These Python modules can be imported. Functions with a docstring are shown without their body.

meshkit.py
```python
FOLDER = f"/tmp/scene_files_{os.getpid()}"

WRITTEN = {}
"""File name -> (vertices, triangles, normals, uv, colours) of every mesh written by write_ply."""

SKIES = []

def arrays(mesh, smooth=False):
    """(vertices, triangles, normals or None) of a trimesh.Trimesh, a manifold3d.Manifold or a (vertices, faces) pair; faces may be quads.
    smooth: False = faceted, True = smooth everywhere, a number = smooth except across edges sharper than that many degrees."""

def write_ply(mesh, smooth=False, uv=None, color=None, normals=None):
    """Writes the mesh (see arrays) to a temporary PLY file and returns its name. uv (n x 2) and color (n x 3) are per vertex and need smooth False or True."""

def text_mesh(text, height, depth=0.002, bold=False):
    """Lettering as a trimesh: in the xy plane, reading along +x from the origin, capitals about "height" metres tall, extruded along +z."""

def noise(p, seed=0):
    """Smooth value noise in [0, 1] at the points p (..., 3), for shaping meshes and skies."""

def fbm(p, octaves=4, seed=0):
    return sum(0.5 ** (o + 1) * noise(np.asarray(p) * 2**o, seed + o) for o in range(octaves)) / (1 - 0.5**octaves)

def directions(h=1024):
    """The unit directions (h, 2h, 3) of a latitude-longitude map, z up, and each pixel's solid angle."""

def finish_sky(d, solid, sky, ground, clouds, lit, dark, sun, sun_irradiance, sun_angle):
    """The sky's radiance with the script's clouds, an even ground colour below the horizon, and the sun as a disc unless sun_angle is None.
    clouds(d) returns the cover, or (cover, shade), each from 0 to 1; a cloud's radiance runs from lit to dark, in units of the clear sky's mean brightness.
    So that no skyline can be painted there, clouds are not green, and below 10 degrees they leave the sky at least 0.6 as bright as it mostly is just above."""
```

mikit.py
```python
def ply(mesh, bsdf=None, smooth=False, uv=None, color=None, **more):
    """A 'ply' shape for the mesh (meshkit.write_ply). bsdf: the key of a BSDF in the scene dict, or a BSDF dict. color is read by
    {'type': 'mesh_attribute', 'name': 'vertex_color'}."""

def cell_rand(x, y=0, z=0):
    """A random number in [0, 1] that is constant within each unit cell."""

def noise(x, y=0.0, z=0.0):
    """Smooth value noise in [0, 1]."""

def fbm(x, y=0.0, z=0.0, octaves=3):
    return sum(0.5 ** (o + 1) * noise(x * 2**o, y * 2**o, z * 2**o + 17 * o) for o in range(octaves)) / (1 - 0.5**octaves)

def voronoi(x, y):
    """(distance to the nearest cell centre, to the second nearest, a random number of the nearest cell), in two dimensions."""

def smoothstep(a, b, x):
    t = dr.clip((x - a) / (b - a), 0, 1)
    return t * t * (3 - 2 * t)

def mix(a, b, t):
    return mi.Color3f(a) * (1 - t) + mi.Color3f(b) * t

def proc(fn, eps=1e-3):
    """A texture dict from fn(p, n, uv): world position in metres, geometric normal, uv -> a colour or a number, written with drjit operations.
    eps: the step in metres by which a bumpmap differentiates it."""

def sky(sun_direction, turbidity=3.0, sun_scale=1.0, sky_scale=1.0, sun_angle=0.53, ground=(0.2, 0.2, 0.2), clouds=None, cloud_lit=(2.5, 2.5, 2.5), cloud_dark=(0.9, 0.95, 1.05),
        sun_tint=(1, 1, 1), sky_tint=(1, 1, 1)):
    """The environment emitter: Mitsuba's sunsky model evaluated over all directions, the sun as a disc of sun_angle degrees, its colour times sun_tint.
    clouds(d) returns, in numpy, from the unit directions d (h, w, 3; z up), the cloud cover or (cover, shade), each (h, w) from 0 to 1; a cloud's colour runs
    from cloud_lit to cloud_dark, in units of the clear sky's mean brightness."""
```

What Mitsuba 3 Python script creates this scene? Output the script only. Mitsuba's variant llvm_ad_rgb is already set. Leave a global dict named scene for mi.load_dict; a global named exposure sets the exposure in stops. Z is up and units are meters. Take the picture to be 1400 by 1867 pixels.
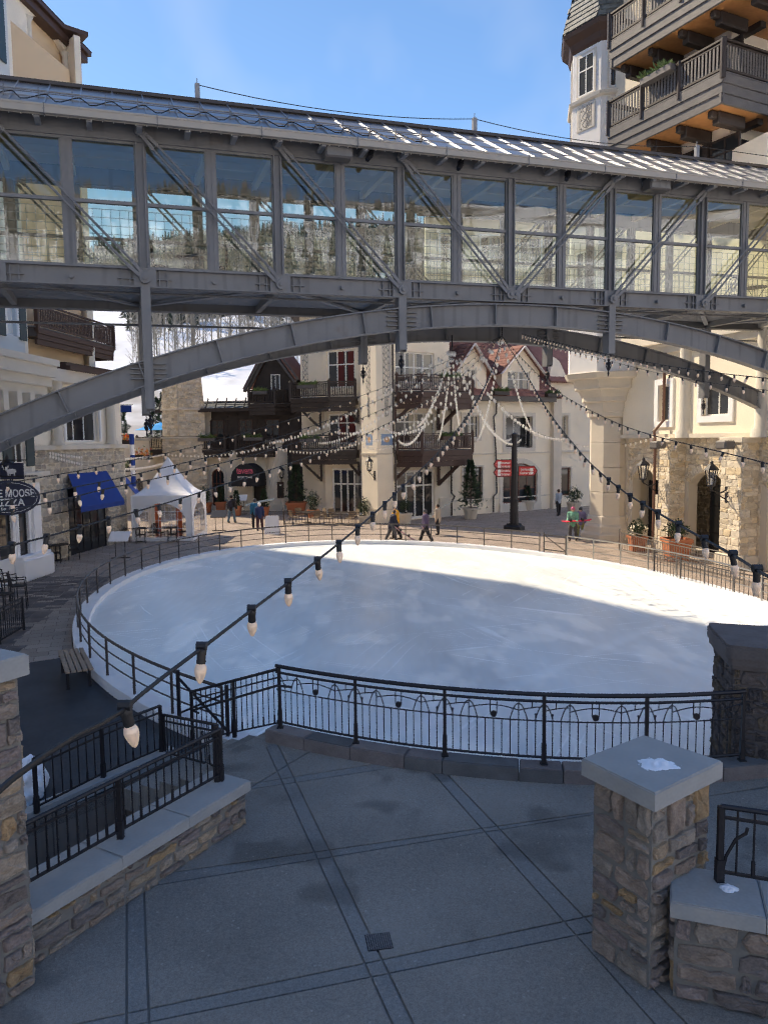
import math, random
import numpy as np, trimesh, drjit as dr, mitsuba as mi
import mikit, meshkit, manifold3d as m3
from mikit import proc, noise, fbm, cell_rand, smoothstep, mix, voronoi
from shapely.geometry import Polygon, box as rect, LineString, MultiPolygon, Point
from shapely import affinity
from shapely.ops import unary_union
scene, labels = {}, {}
RNG = random.Random(7)
V = lambda *a: np.array(a, float)
unit = lambda v: np.asarray(v, float) / np.linalg.norm(v)

# ---------------------------------------------------------------- camera, sky, exposure
CAM = V(0, 0, 5.3)                      # standing on an upper landing, 5.3 m above the plaza
FPX, PITCH, ROLL = 1400.0, math.atan(133 / 1400.0), 0.012
_f, _r = V(0, math.cos(PITCH), -math.sin(PITCH)), V(1, 0, 0)
_u = np.cross(_r, _f)
CR, CU = _r * math.cos(ROLL) - _u * math.sin(ROLL), _r * math.sin(ROLL) + _u * math.cos(ROLL)
scene['camera'] = {'type': 'perspective', 'fov': math.degrees(2 * math.atan(700 / FPX)), 'fov_axis': 'x', 'near_clip': 0.05, 'far_clip': 5000.0,
                   'to_world': mi.ScalarTransform4f().look_at(origin=CAM.tolist(), target=(CAM + _f).tolist(), up=CU.tolist())}
SUN = unit(V(-0.80, 0.62, 1.0))
exposure = 2.15
def thin_cloud(d):
    q = np.stack([d[..., 0] / (d[..., 2] + .25) * 1.6, d[..., 1] / (d[..., 2] + .25) * .8, d[..., 2] * 0], -1)
    n = meshkit.fbm(q * 2.2 + 3, 5)
    return np.clip((n - .52) * .8, 0, .16), np.zeros(n.shape)
scene['sky'] = mikit.sky(SUN.tolist(), turbidity=2.0, sky_scale=1.12, ground=(0.34, 0.33, 0.33), clouds=thin_cloud, cloud_lit=(1.9, 2.0, 2.2), sky_tint=(0.93, 1.04, 1.14))

# ---------------------------------------------------------------- measuring: where a sight line meets a real plane
def ray(px, py): return _f + CR * (px - 700) / FPX - CU * (py - 933.5) / FPX
def G(px, py, z=0.0):
    d = ray(px, py); return CAM + d * ((z - CAM[2]) / d[2])
def A(px, py, Y):
    d = ray(px, py); return CAM + d * (Y / d[1])

class Fr:
    """A wall frame: plan points a to b (left to right seen from outside), s along, d outwards, z up."""
    def __init__(s, a, b, z0=0.0, rise=0.0):
        a, b = V(*a[:2]), V(*b[:2]); s.L = float(np.linalg.norm(b - a)); u = (b - a) / s.L
        s.o, s.n = V(a[0], a[1], z0), V(u[1], -u[0], 0); s.u = V(u[0], u[1], rise)
    def pt(s, x, d, z): return s.o + s.u * x + s.n * d + V(0, 0, z)
    def apply(s, v): return s.o + np.outer(v[:, 0], s.u) + np.outer(v[:, 1], s.n) + np.outer(v[:, 2], V(0, 0, 1))
    def at(s, px, py, d=0.0):
        r = ray(px, py); p0 = s.o + s.n * d; p = CAM + r * (np.dot(p0 - CAM, s.n) / np.dot(r, s.n))
        x = float(np.dot((p - s.o)[:2], s.u[:2])); return x, float(p[2] - s.o[2] - s.u[2] * x)
    def R(s, x0, y0, x1, y1, d=0.0):
        """(s0, s1, z0, z1) of the upright rectangle seen between two corners"""
        ym = (y0 + y1) / 2; xm = (x0 + x1) / 2
        return s.at(x0, ym, d)[0], s.at(x1, ym, d)[0], s.at(xm, y1, d)[1], s.at(xm, y0, d)[1]

class M:
    """Collects boxes, beams, tubes, prisms and lathes into one mesh, in world or frame coordinates."""
    def __init__(s, fr=None): s.fr, s.v, s.f, s.t, s.n = fr, [], [], [], 0
    def add(s, v, f, tone=None):
        v = np.asarray(v, float); s.v.append(v); s.f.append(np.asarray(f, int) + s.n); s.n += len(v)
        s.t.append(np.full((len(v), 2), (RNG.random() if tone is None else tone))); return s
    def tm(s, m, tone=None): return s.add(m.vertices, m.faces, tone)
    def box(s, x0, x1, y0, y1, z0, z1, tone=None):
        v = [(x, y, z) for x in (x0, x1) for y in (y0, y1) for z in (z0, z1)]
        return s.add(v, [[0, 1, 3], [0, 3, 2], [4, 6, 7], [4, 7, 5], [0, 4, 5], [0, 5, 1], [2, 3, 7], [2, 7, 6], [0, 2, 6], [0, 6, 4], [1, 5, 7], [1, 7, 3]], tone)
    def cbox(s, x0, x1, y0, y1, z0, z1, c=.01, tone=None):
        p = []
        for i, x in enumerate((x0, x1)):
            for j, y in enumerate((y0, y1)):
                for k, z in enumerate((z0, z1)):
                    a, b, e = (1, -1)[i] * c, (1, -1)[j] * c, (1, -1)[k] * c
                    p += [(x, y + b, z + e), (x + a, y, z + e), (x + a, y + b, z)]
        h = trimesh.convex.convex_hull(np.array(p)); return s.tm(h, tone)
    def beam(s, p, q, w, h=None, up=(0, 0, 1), tone=None):
        p, q = V(*p), V(*q); h = w if h is None else h; a = unit(q - p); up = V(*up)
        if abs(np.dot(a, up)) > .98: up = V(0, 1, 0) if abs(a[1]) < .9 else V(1, 0, 0)
        x = unit(np.cross(a, up)); y = np.cross(x, a)
        v = [o + x * i * w / 2 + y * j * h / 2 for o in (p, q) for i, j in ((-1, -1), (1, -1), (1, 1), (-1, 1))]
        return s.add(v, [[0, 2, 1], [0, 3, 2], [4, 5, 6], [4, 6, 7], [0, 1, 5], [0, 5, 4], [1, 2, 6], [1, 6, 5], [2, 3, 7], [2, 7, 6], [3, 0, 4], [3, 4, 7]], tone)
    def tube(s, pts, r, n=8, caps=True, tone=None):
        P = np.asarray(pts, float); k = len(P); rr = np.broadcast_to(np.asarray(r, float), (k,))
        T = np.gradient(P, axis=0); T /= np.linalg.norm(T, axis=1, keepdims=True) + 1e-12
        x = np.cross(T[0], V(0, 0, 1) if abs(T[0][2]) < .9 else V(1, 0, 0)); x = unit(x); v = []
        for i in range(k):
            x = x - T[i] * np.dot(x, T[i]); x = unit(x); y = np.cross(T[i], x)
            a = np.arange(n) * 2 * np.pi / n
            v.append(P[i] + rr[i] * (np.outer(np.cos(a), x) + np.outer(np.sin(a), y)))
        f = []
        for i in range(k - 1):
            for j in range(n):
                a, b = i * n + j, i * n + (j + 1) % n; f += [[a, b, b + n], [a, b + n, a + n]]
        v = np.vstack(v)
        if caps:
            v = np.vstack([v, P[:1], P[-1:]]); o = k * n
            f += [[o, (j + 1) % n, j] for j in range(n)] + [[o + 1, (k - 1) * n + j, (k - 1) * n + (j + 1) % n] for j in range(n)]
        return s.add(v, f, tone)
    def prism(s, poly, a0, a1, plane='xy', tone=None):
        """polygon extruded: 'xy' upwards from a0 to a1, 'xz' in (s, z) along d from a0 to a1"""
        for g in getattr(poly, 'geoms', [poly]):
            if g.geom_type != 'Polygon' or g.area < 1e-6: continue
            m = trimesh.creation.extrude_polygon(g, abs(a1 - a0), engine='earcut'); v, f = np.array(m.vertices), np.array(m.faces)
            if plane == 'xy': v[:, 2] += min(a0, a1)
            else: v = np.c_[v[:, 0], -v[:, 2] + max(a0, a1), v[:, 1]]
            s.add(v, f, tone)
        return s
    def lathe(s, prof, c=(0, 0, 0), n=16, tone=None, a0=0., a1=2 * np.pi):
        full = abs(a1 - a0 - 2 * np.pi) < 1e-6; k = n if full else n + 1
        a = a0 + (a1 - a0) * np.arange(k) / n; v = np.vstack([[(c[0] + r * math.cos(t), c[1] + r * math.sin(t), c[2] + z) for t in a] for r, z in prof]); f = []
        for i in range(len(prof) - 1):
            for j in range(n):
                p, q = i * k + j, i * k + (j + 1) % k; f += [[p, q, q + k], [p, q + k, p + k]]
        return s.add(v, f, tone)
    def get(s):
        v, f, t = np.vstack(s.v), np.vstack(s.f), np.vstack(s.t)
        return (s.fr.apply(v) if s.fr is not None else v), f, t

used = {}
def fresh(key):
    n = used.get(key, -1) + 1; used[key] = n
    return key if n == 0 else f'{key}_{n:03d}'
def thing(name, label, cat, group=None, kind=None):
    k = fresh(name); labels[k] = {'label': label, 'category': cat}
    if group: labels[k]['group'] = group
    if kind: labels[k]['kind'] = kind
    return k
def put(parent, name, m, mat, smooth=False, label=None, kind=None, tones=False, T=None):
    """one entry of the scene: a part of parent, or the thing itself when name is None"""
    key = fresh(parent + '__' + name) if name else parent
    v, f, t = m.get() if isinstance(m, M) else (np.asarray(m.vertices), np.asarray(m.faces), None)
    d = mikit.ply(trimesh.Trimesh(v, f, process=False), mat, smooth, uv=t if tones else None)
    if T is not None: d['to_world'] = T
    scene[key] = d
    if label or kind: labels[key] = {**labels.get(key, {}), **({'label': label} if label else {}), **({'kind': kind} if kind else {})}
    return key
def copy(src, dst, T, label, cat, group=None):
    """a copy of a thing and all its parts under another key"""
    k = thing(dst, label, cat, group)
    for q in [q for q in scene if q == src or q.startswith(src + '__')]: scene[k + q[len(src):]] = {**scene[q], 'to_world': T}
    return k
def place(x, y, z=0., rz=0., sc=1.): return mi.ScalarTransform4f().translate([x, y, z]).rotate([0, 0, 1], rz).scale(sc)
def setting(name, m, mat, **k): put(name, None, m, mat, **k); labels[name] = {'kind': 'structure'}

# ---------------------------------------------------------------- materials
def bs(key, **k): scene[key] = {'type': 'twosided', 'b': {'type': 'principled', **k}}
def rgb(*c): return {'type': 'rgb', 'value': list(c)}
def bump(key, fn, scale, **k):
    scene[key] = {'type': 'twosided', 'b': {'type': 'bumpmap', 'arbitrary': proc(fn, eps=.004), 'scale': scale, 'bsdf': {'type': 'principled', **k}}}
def worn(c, amt=.12, f=2.5, f2=40., warm=0.02):
    c = [float(x) for x in c]
    def fn(p, n, uv):
        a = fbm(p.x * f, p.y * f, p.z * f, 3); b = noise(p.x * f2, p.y * f2, p.z * f2)
        k = 1 + amt * 2 * (a - .5) + amt * .8 * (b - .5)
        return mi.Color3f(c[0] * (k + warm * (a - .5)), c[1] * k, c[2] * (k - warm * (a - .5)))
    return proc(fn)
PROC = set('steel black_iron stucco_cream stucco_pale limestone limestone_pale cap_stone dark_cap mortar orange_wood dark_wood rink_white dark_asphalt snow snowy_ground grey_wood bench_wood'.split())
def plain(key, c, rough=.6, amt=.1, f=2.5, f2=30., metal=0., spec=.5):
    bs(key, base_color=worn(c, amt, f, f2) if key in PROC else rgb(*c), roughness=rough, metallic=metal, specular=spec)
def toned(key, cols, rough=.85, f=14., amt=.25, f2=70.):
    """per-piece tone: uv.x of a piece picks its colour from the palette, noise gives the grain"""
    C = [[float(x) for x in c] for c in cols]; K = len(C)
    def fn(p, n, uv):
        t = dr.clip(uv.x, 0, .9999) * K; i = dr.floor(t); out = mi.Color3f(0)
        for k in range(K): out = dr.select(i == k, mi.Color3f(*C[k]), out)
        a = fbm(p.x * f, p.y * f, p.z * f, 3); b = noise(p.x * f2, p.y * f2, p.z * f2)
        return out * (1 + amt * 2 * (a - .5) + amt * (b - .5) + .25 * (t - i - .5))
    bs(key, base_color=proc(fn), roughness=rough, specular=.3)

def streaked(p, n, uv):
    a = fbm(p.x * 1.2, p.y * 1.2, p.z * 1.2, 3); b = noise(p.x * 60, p.y * 60, p.z * 60); s = smoothstep(.55, .85, noise(p.x * 9, p.y * 9, p.z * .6)); r = smoothstep(.72, .86, fbm(p.x * 2.2 + 4, p.y * 2.2, p.z * 1.1, 4))
    return mix(mi.Color3f(.19, .187, .185) * (1 + .3 * (a - .5) + .1 * (b - .5)) * (1 - .2 * s), (.16, .115, .085), r * .45)
bs('steel', base_color=proc(streaked), roughness=.5, specular=.5)
plain('steel_light', (.25, .255, .265), .5, .1)
plain('gutter_metal', (.40, .36, .30), .45, .08)
bs('zinc', base_color=worn((.34, .35, .37), .22, 1.5, 9.), roughness=.32, metallic=.75)
plain('black_iron', (.011, .011, .015), .5, .25, 6., 60.)
plain('bronze_rail', (.055, .045, .04), .4, .15)
bs('bright_rail', base_color=rgb(.32, .30, .27), roughness=.3, metallic=.8)
plain('dark_wood', (.035, .026, .022), .55, .3, 3., 25.)
plain('brown_wood', (.062, .034, .026), .55, .25, 3., 25.)
plain('orange_wood', (.42, .20, .075), .5, .2, 1.2, 12.)
plain('grey_wood', (.10, .095, .095), .55, .25, 3., 25.)
plain('bench_wood', (.27, .2, .14), .65, .25, 6., 40.)
plain('stucco_cream', (.82, .74, .59), .9, .11, .6, 40.)
plain('stucco_pale', (.81, .75, .63), .9, .11, .6, 40.)
plain('stucco_white', (.74, .73, .71), .9, .05, .6, 40.)
plain('stucco_blue', (.58, .62, .63), .9, .05, .6, 40.)
plain('stucco_ochre', (.66, .50, .32), .9, .05, .6, 40.)
plain('limestone', (.62, .56, .46), .85, .10, 1.5, 30.)
plain('limestone_pale', (.62, .58, .50), .85, .08, 1.5, 30.)
plain('cap_stone', (.34, .34, .325), .85, .14, 3., 50.)
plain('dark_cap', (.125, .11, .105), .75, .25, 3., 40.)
plain('white_frame', (.76, .75, .72), .5, .05)
plain('red_frame', (.16, .055, .035), .5, .15)
plain('snow', (.86, .88, .91), .75, .05, 6., 60.)
plain('mortar', (.20, .19, .17), .95, .15, 5., 60.)
plain('mortar_pale', (.58, .52, .42), .95, .12, 3., 50.)
plain('terracotta', (.42, .15, .07), .75, .15)
plain('pot_cream', (.55, .50, .41), .8, .1)
plain('red_paint', (.50, .035, .04), .5, .1)
plain('white_paint', (.80, .80, .80), .55, .04)
plain('blue_cloth', (.012, .045, .24), .8, .15)
plain('sky_cloth', (.02, .30, .72), .8, .1)
plain('black_cloth', (.02, .02, .024), .8, .15)
plain('white_cloth', (.82, .83, .85), .7, .04)
plain('dark_blue_paint', (.016, .022, .055), .5, .1)
plain('grey_plastic', (.13, .12, .115), .5, .1)
plain('soil', (.03, .022, .016), .95, .3)
plain('orange_paint', (.62, .14, .04), .6, .1)
plain('curtain_red', (.09, .014, .013), .8, .2, 9., 20.)
plain('curtain_pale', (.45, .42, .34), .8, .2, 9., 20.)
plain('shutter_paint', (.03, .055, .065), .5, .2)
plain('rubber', (.012, .012, .013), .5, .2)
plain('copper_pipe', (.16, .08, .05), .5, .2)
plain('screen_dark', (.02, .02, .02), .3, .1)
bs('dark_glass', base_color=rgb(.018, .022, .026), roughness=.03, specular=.9)
bs('room_dark', base_color=rgb(.05, .045, .04), roughness=.8)
scene['pane'] = {'type': 'thindielectric', 'int_ior': 1.68, 'specular_transmittance': rgb(.78, .83, .74)}
scene['clear_vinyl'] = {'type': 'thindielectric', 'int_ior': 1.4}
scene['bulb_glow_tint'] = {'type': 'twosided', 'b': {'type': 'principled', 'base_color': rgb(.95, .70, .48), 'roughness': .18, 'specular': .8, 'clearcoat': .8, 'clearcoat_gloss': .9}}  # warm pale colour stands in for the lit glow; no emission
scene['bulb_white'] = {'type': 'twosided', 'b': {'type': 'principled', 'base_color': rgb(.92, .88, .80), 'roughness': .3, 'specular': .6}}
toned('rubble', [(.255, .20, .16), (.195, .16, .14), (.31, .25, .19), (.225, .18, .16), (.165, .142, .13), (.33, .25, .17), (.27, .22, .18), (.24, .205, .17), (.33, .225, .125)], .9, 9., .4)
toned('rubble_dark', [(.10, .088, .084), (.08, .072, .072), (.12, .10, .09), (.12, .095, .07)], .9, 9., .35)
toned('ashlar', [(.60, .52, .39), (.66, .58, .45), (.55, .47, .35), (.70, .62, .49), (.64, .53, .36), (.59, .53, .43)], .9, 5., .25, 30.)
toned('ashlar_grey', [(.40, .36, .29), (.46, .41, .33), (.35, .31, .26), (.43, .37, .28)], .9, 5., .25, 30.)
toned('paver', [(.11, .095, .09), (.13, .11, .10), (.095, .085, .082), (.145, .12, .105)], .85, 6., .25)  # near lane tones darker than the plaza; its shade is put into the colour
toned('roof_tile', [(.27, .135, .11), (.23, .115, .095), (.31, .165, .13), (.20, .10, .085)], .8, 4., .25)
toned('slate', [(.12, .14, .145), (.15, .17, .175), (.105, .12, .125), (.135, .15, .155)], .65, 4., .2)
toned('kerb_stone', [(.19, .168, .162), (.215, .19, .18), (.13, .132, .134), (.205, .18, .172)], .85, 5., .3)
toned('foliage', [(.035, .06, .03), (.05, .08, .04), (.028, .05, .03), (.06, .09, .05)], .8, 8., .3)
toned('shrub_green', [(.10, .16, .05), (.14, .19, .07), (.08, .12, .05)], .8, 8., .3)
toned('flowers', [(.75, .25, .04), (.8, .5, .06), (.6, .08, .06), (.12, .2, .06)], .8, 8., .2)

# ---------------------------------------------------------------- masonry
def cells(x0, x1, z0, z1, w, h, rng, var=.45):
    """rows of uneven height, cut into uneven lengths; some rows split again"""
    out, z = [], z0
    while z < z1 - 1e-6:
        hh = h * (1 + var * (rng.random() * 2 - 1)); hh = z1 - z if z1 - z < hh * 1.5 else hh
        x = x0
        while x < x1 - 1e-6:
            ww = w * (1 + var * 1.3 * (rng.random() * 2 - 1)); ww = x1 - x if x1 - x < ww * 1.45 else ww
            if rng.random() < .22 and hh > h * .8:
                k = .35 + .3 * rng.random(); out += [(x, x + ww, z, z + hh * k), (x, x + ww, z + hh * k, z + hh)]
            else: out.append((x, x + ww, z, z + hh))
            x += ww
        z += hh
    return out
def stone(m, poly, d0, d1, rng, n=10, rough=.01, rings=True):
    """one rough-faced stone standing proud of the mortar, its outline the polygon (s, z)"""
    L = poly.exterior.length; c = np.array(poly.centroid.coords[0])
    P = np.array([poly.exterior.interpolate((i + .3 * rng.random()) * L / n).coords[0] for i in range(n)])
    if not poly.exterior.is_ccw: P = P[::-1]
    P = P + np.array([[rng.uniform(-1, 1), rng.uniform(-1, 1)] for _ in range(n)]) * rough * .5
    ring = lambda k, d, j: np.c_[c[0] + (P[:, 0] - c[0]) * k, np.array([d + rng.uniform(-1, 1) * j for _ in range(n)]), c[1] + (P[:, 1] - c[1]) * k]
    rs = [ring(1, d0, 0), ring(.97, d0 + (d1 - d0) * .75, rough * .2), ring(.88, d1, rough * .4)] + ([ring(.5, d1, rough * .7)] if rings else [])
    v = np.vstack(rs + [[(c[0], d1 + rng.uniform(-1, 1) * rough * .5, c[1])]]); f = []
    for i in range(len(rs) - 1):
        for j in range(n):
            a, b = i * n + j, i * n + (j + 1) % n; f += [[a, b, b + n], [a, b + n, a + n]]
    o = (len(rs) - 1) * n; f += [[o + j, o + (j + 1) % n, len(v) - 1] for j in range(n)]
    return m.add(v, f, rng.random())
def masonry(parent, fr, region, w, h, gap, proud, mat, seed, limit=300, rough=.01, n=8, name='stone', rings=False, base=0., var=.45):
    """stones over the region (s, z) of a frame: the largest as parts, the rest joined"""
    rng = random.Random(seed); x0, z0, x1, z1 = region.bounds; polys = []
    for a, b, c, d in cells(x0, x1, z0, z1, w, h, rng, var):
        g = rect(a, c, b, d).intersection(region).buffer(-gap * rng.uniform(.5, 1.1), join_style=2)
        for q in getattr(g, 'geoms', [g]):
            if q.geom_type == 'Polygon' and q.area > w * h * .06: polys.append(q)
    polys.sort(key=lambda q: -q.area); rest = M(fr)
    for i, q in enumerate(polys):
        m = M(fr) if i < limit else rest
        stone(m, q, base - .01, base + proud * rng.uniform(.5, 1.2), rng, n, rough, rings)
        if i < limit: put(parent, name, m, mat, False, tones=True)
    if rest.n: put(parent, name + '_fill', rest, mat, kind='stuff', tones=True)
    return len(polys)
def arch_poly(x0, x1, z0, z1, rise):
    """opening with a segmental (or, at half the width, round) head"""
    w = (x1 - x0) / 2; rise = min(rise, w); R = (w * w + rise * rise) / (2 * rise); a = math.asin(min(1, w / R)); cx, cz = (x0 + x1) / 2, z1 - R
    return Polygon([(x0, z0), (x1, z0)] + [(cx + R * math.sin(t), cz + R * math.cos(t)) for t in np.linspace(a, -a, 13)])
# ---------------------------------------------------------------- the ground, the plaza, the rink, the hills
def paving(p, n, uv):
    q = mi.Point2f(p.x * .94 + p.y * .34, p.y * .94 - p.x * .34); i = dr.floor(q.y / .42); x = q.x / .62 + .5 * (i - 2 * dr.floor(i / 2))
    fx, fy = x - dr.floor(x), q.y / .42 - i
    e = dr.minimum(dr.minimum(fx, 1 - fx) * .62, dr.minimum(fy, 1 - fy) * .42)
    j = smoothstep(.004, .014, e); t = cell_rand(dr.floor(x), i)
    k = (.86 + .28 * t) * (.8 + .4 * fbm(p.x * .5, p.y * .5, 0., 4)) * (.94 + .12 * noise(p.x * 30, p.y * 30))
    return mix((.12, .10, .085), (.285, .235, .195), j) * k
bs('plaza_paving', base_color=proc(paving), roughness=.8, specular=.3)
plain('snowy_ground', (.6, .6, .6), .9, .2, .05, 2.)
setting('ground', M().lathe([(0, -2.3), (60, -2.3), (92, -.8), (3500, -.8)], n=64), 'snowy_ground')
PIT = Polygon([(-2.75, 8.9), (-4.6, 5.8), (-9, 5.8), (-5.9, 9.2), (-3.75, 11.9)])
EC, EA, EB, EV = V(.9, 24.56), 14.27, 9.83, math.degrees(math.atan2(-.93, .36))
ELL = affinity.translate(affinity.rotate(affinity.scale(Point(0, 0).buffer(1, 96), EA, EB), EV, origin=(0, 0)), *EC)
def ell(t, grow=0.):
    """point of the rink's outline, t in radians, grow metres outside"""
    a = math.radians(EV); x, y = EA * math.cos(t), EB * math.sin(t); n = unit(V(math.cos(t) / EA, math.sin(t) / EB))
    x, y = x + n[0] * grow, y + n[1] * grow
    return V(EC[0] + x * math.cos(a) - y * math.sin(a), EC[1] + x * math.sin(a) + y * math.cos(a))
def tof(px, py):
    """the outline's t nearest to a plan direction from the centre"""
    ts = np.linspace(0, 2 * np.pi, 1440); P = np.array([ell(t) for t in ts]); return float(ts[np.argmin(((P - V(px, py)) ** 2).sum(1))])
setting('plaza', M().prism(rect(-60, -12, 60, 75).difference(ELL.buffer(.45)).difference(PIT), -2.2, 0), 'plaza_paving')
def ice(p, n, uv):
    s = noise(p.x * 1.2 + p.y * .5, p.y * .18, 3.); g = fbm(p.x * .35, p.y * .35, 1., 4); f = noise(p.x * 9, p.y * 1.3); w = noise(p.x * 60, p.y * 25)
    ln = dr.abs(p.x * .82 + p.y * .57 - 15.2); ln2 = dr.abs(p.x * .72 - p.y * .69 + 9.)
    band = .06 * (smoothstep(.35, .1, ln) + smoothstep(.3, .05, ln2))
    k = .80 + .11 * (g - .5) + .10 * (s - .5) + .05 * (f - .5) + .025 * (w - .5) + band
    for an_, f_, sd_ in ((.3, 1.1, 3.), (-.5, .9, 7.), (1.1, 1.3, 11.), (2.0, .8, 17.)):
        ca, sa = math.cos(an_), math.sin(an_); uu, vv = p.x * ca + p.y * sa + .6 * noise(p.x * .3, p.y * .3, sd_), p.y * ca - p.x * sa + .8 * noise(p.x * .25 + 5, p.y * .25, sd_)
        k = k + .19 * smoothstep(.86, .97, noise(uu * .35 * f_, vv * 16 * f_, sd_)) * smoothstep(.35, .65, noise(p.x * .25, p.y * .25, sd_ + 1))
    scr = smoothstep(.56, .74, fbm(p.x * 1.1 + 7, p.y * .5, 2., 4)) * .18 - smoothstep(.6, .75, fbm(p.x * .4 + 2, p.y * .25, 8., 4)) * .08
    return mi.Color3f(.93 * (k + scr), .975 * (k + scr * .8), .96 * (k + scr * .6))
bs('ice', base_color=proc(ice), roughness=proc(lambda p, n, uv: .22 + .25 * fbm(p.x * .8, p.y * .4, 4., 3)), specular=.5)
setting('lower_floor', M().prism(PIT.buffer(.3), -2.29, -2.15), 'dark_asphalt')
setting('rink_ice', M().prism(ELL.buffer(.02), -.1, .05), 'ice')
plain('rink_white', (.72, .73, .74), .7, .08)
rk = thing('rink_kerb', 'low white kerb running round the oval ice rink', 'kerb')
put(rk, None, M().prism(ELL.buffer(.42).difference(ELL), -.2, .22), 'rink_white')

def hill_h(x, y):
    r = np.hypot(x, y); az = np.arctan2(x, y)
    q = np.stack([x * .006, y * .006, x * 0], -1)
    k = .24 + .10 * meshkit.fbm(np.stack([np.cos(az) * 2.2 + 5, np.sin(az) * 2.2, az * 0], -1), 2) + .07 * (np.cos(az) < 0)
    ridge = 620 + 180 * meshkit.noise(np.stack([np.cos(az) * 3, np.sin(az) * 3, az * 0], -1), 3)
    rr = np.clip(r - 95, 0, None); rr = np.where(r < ridge, rr, ridge - 95 - (r - ridge) * .5)
    return -.6 + k * rr * (1 - .35 * np.exp(-rr / 60)) + (meshkit.fbm(q * 3, 4) - .5) * np.clip(rr * .12, 0, 16)
nr, na = 90, 260
R_, A_ = np.meshgrid(np.r_[np.linspace(90, 300, 45), np.linspace(310, 950, nr - 45)], np.linspace(0, 2 * np.pi, na, endpoint=False), indexing='ij')
X_, Y_ = R_ * np.sin(A_), R_ * np.cos(A_)
hv = np.stack([X_, Y_, hill_h(X_, Y_)], -1).reshape(-1, 3)
i_, j_ = np.meshgrid(np.arange(nr - 1), np.arange(na), indexing='ij'); a_, b_ = (i_ * na + j_).ravel(), (i_ * na + (j_ + 1) % na).ravel()
def snow_hill(p, n, uv):
    g = fbm(p.x * .02, p.y * .02, p.z * .02, 4); b = fbm(p.x * .25, p.y * .25, p.z * .25, 3)
    bare = smoothstep(.47, .62, g + .12 * (b - .5)) * .75
    return mix((.66, .69, .72), (.20, .17, .13), bare) * (.9 + .2 * b)
bs('snow_hill', base_color=proc(snow_hill), roughness=.85, specular=.2)
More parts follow.
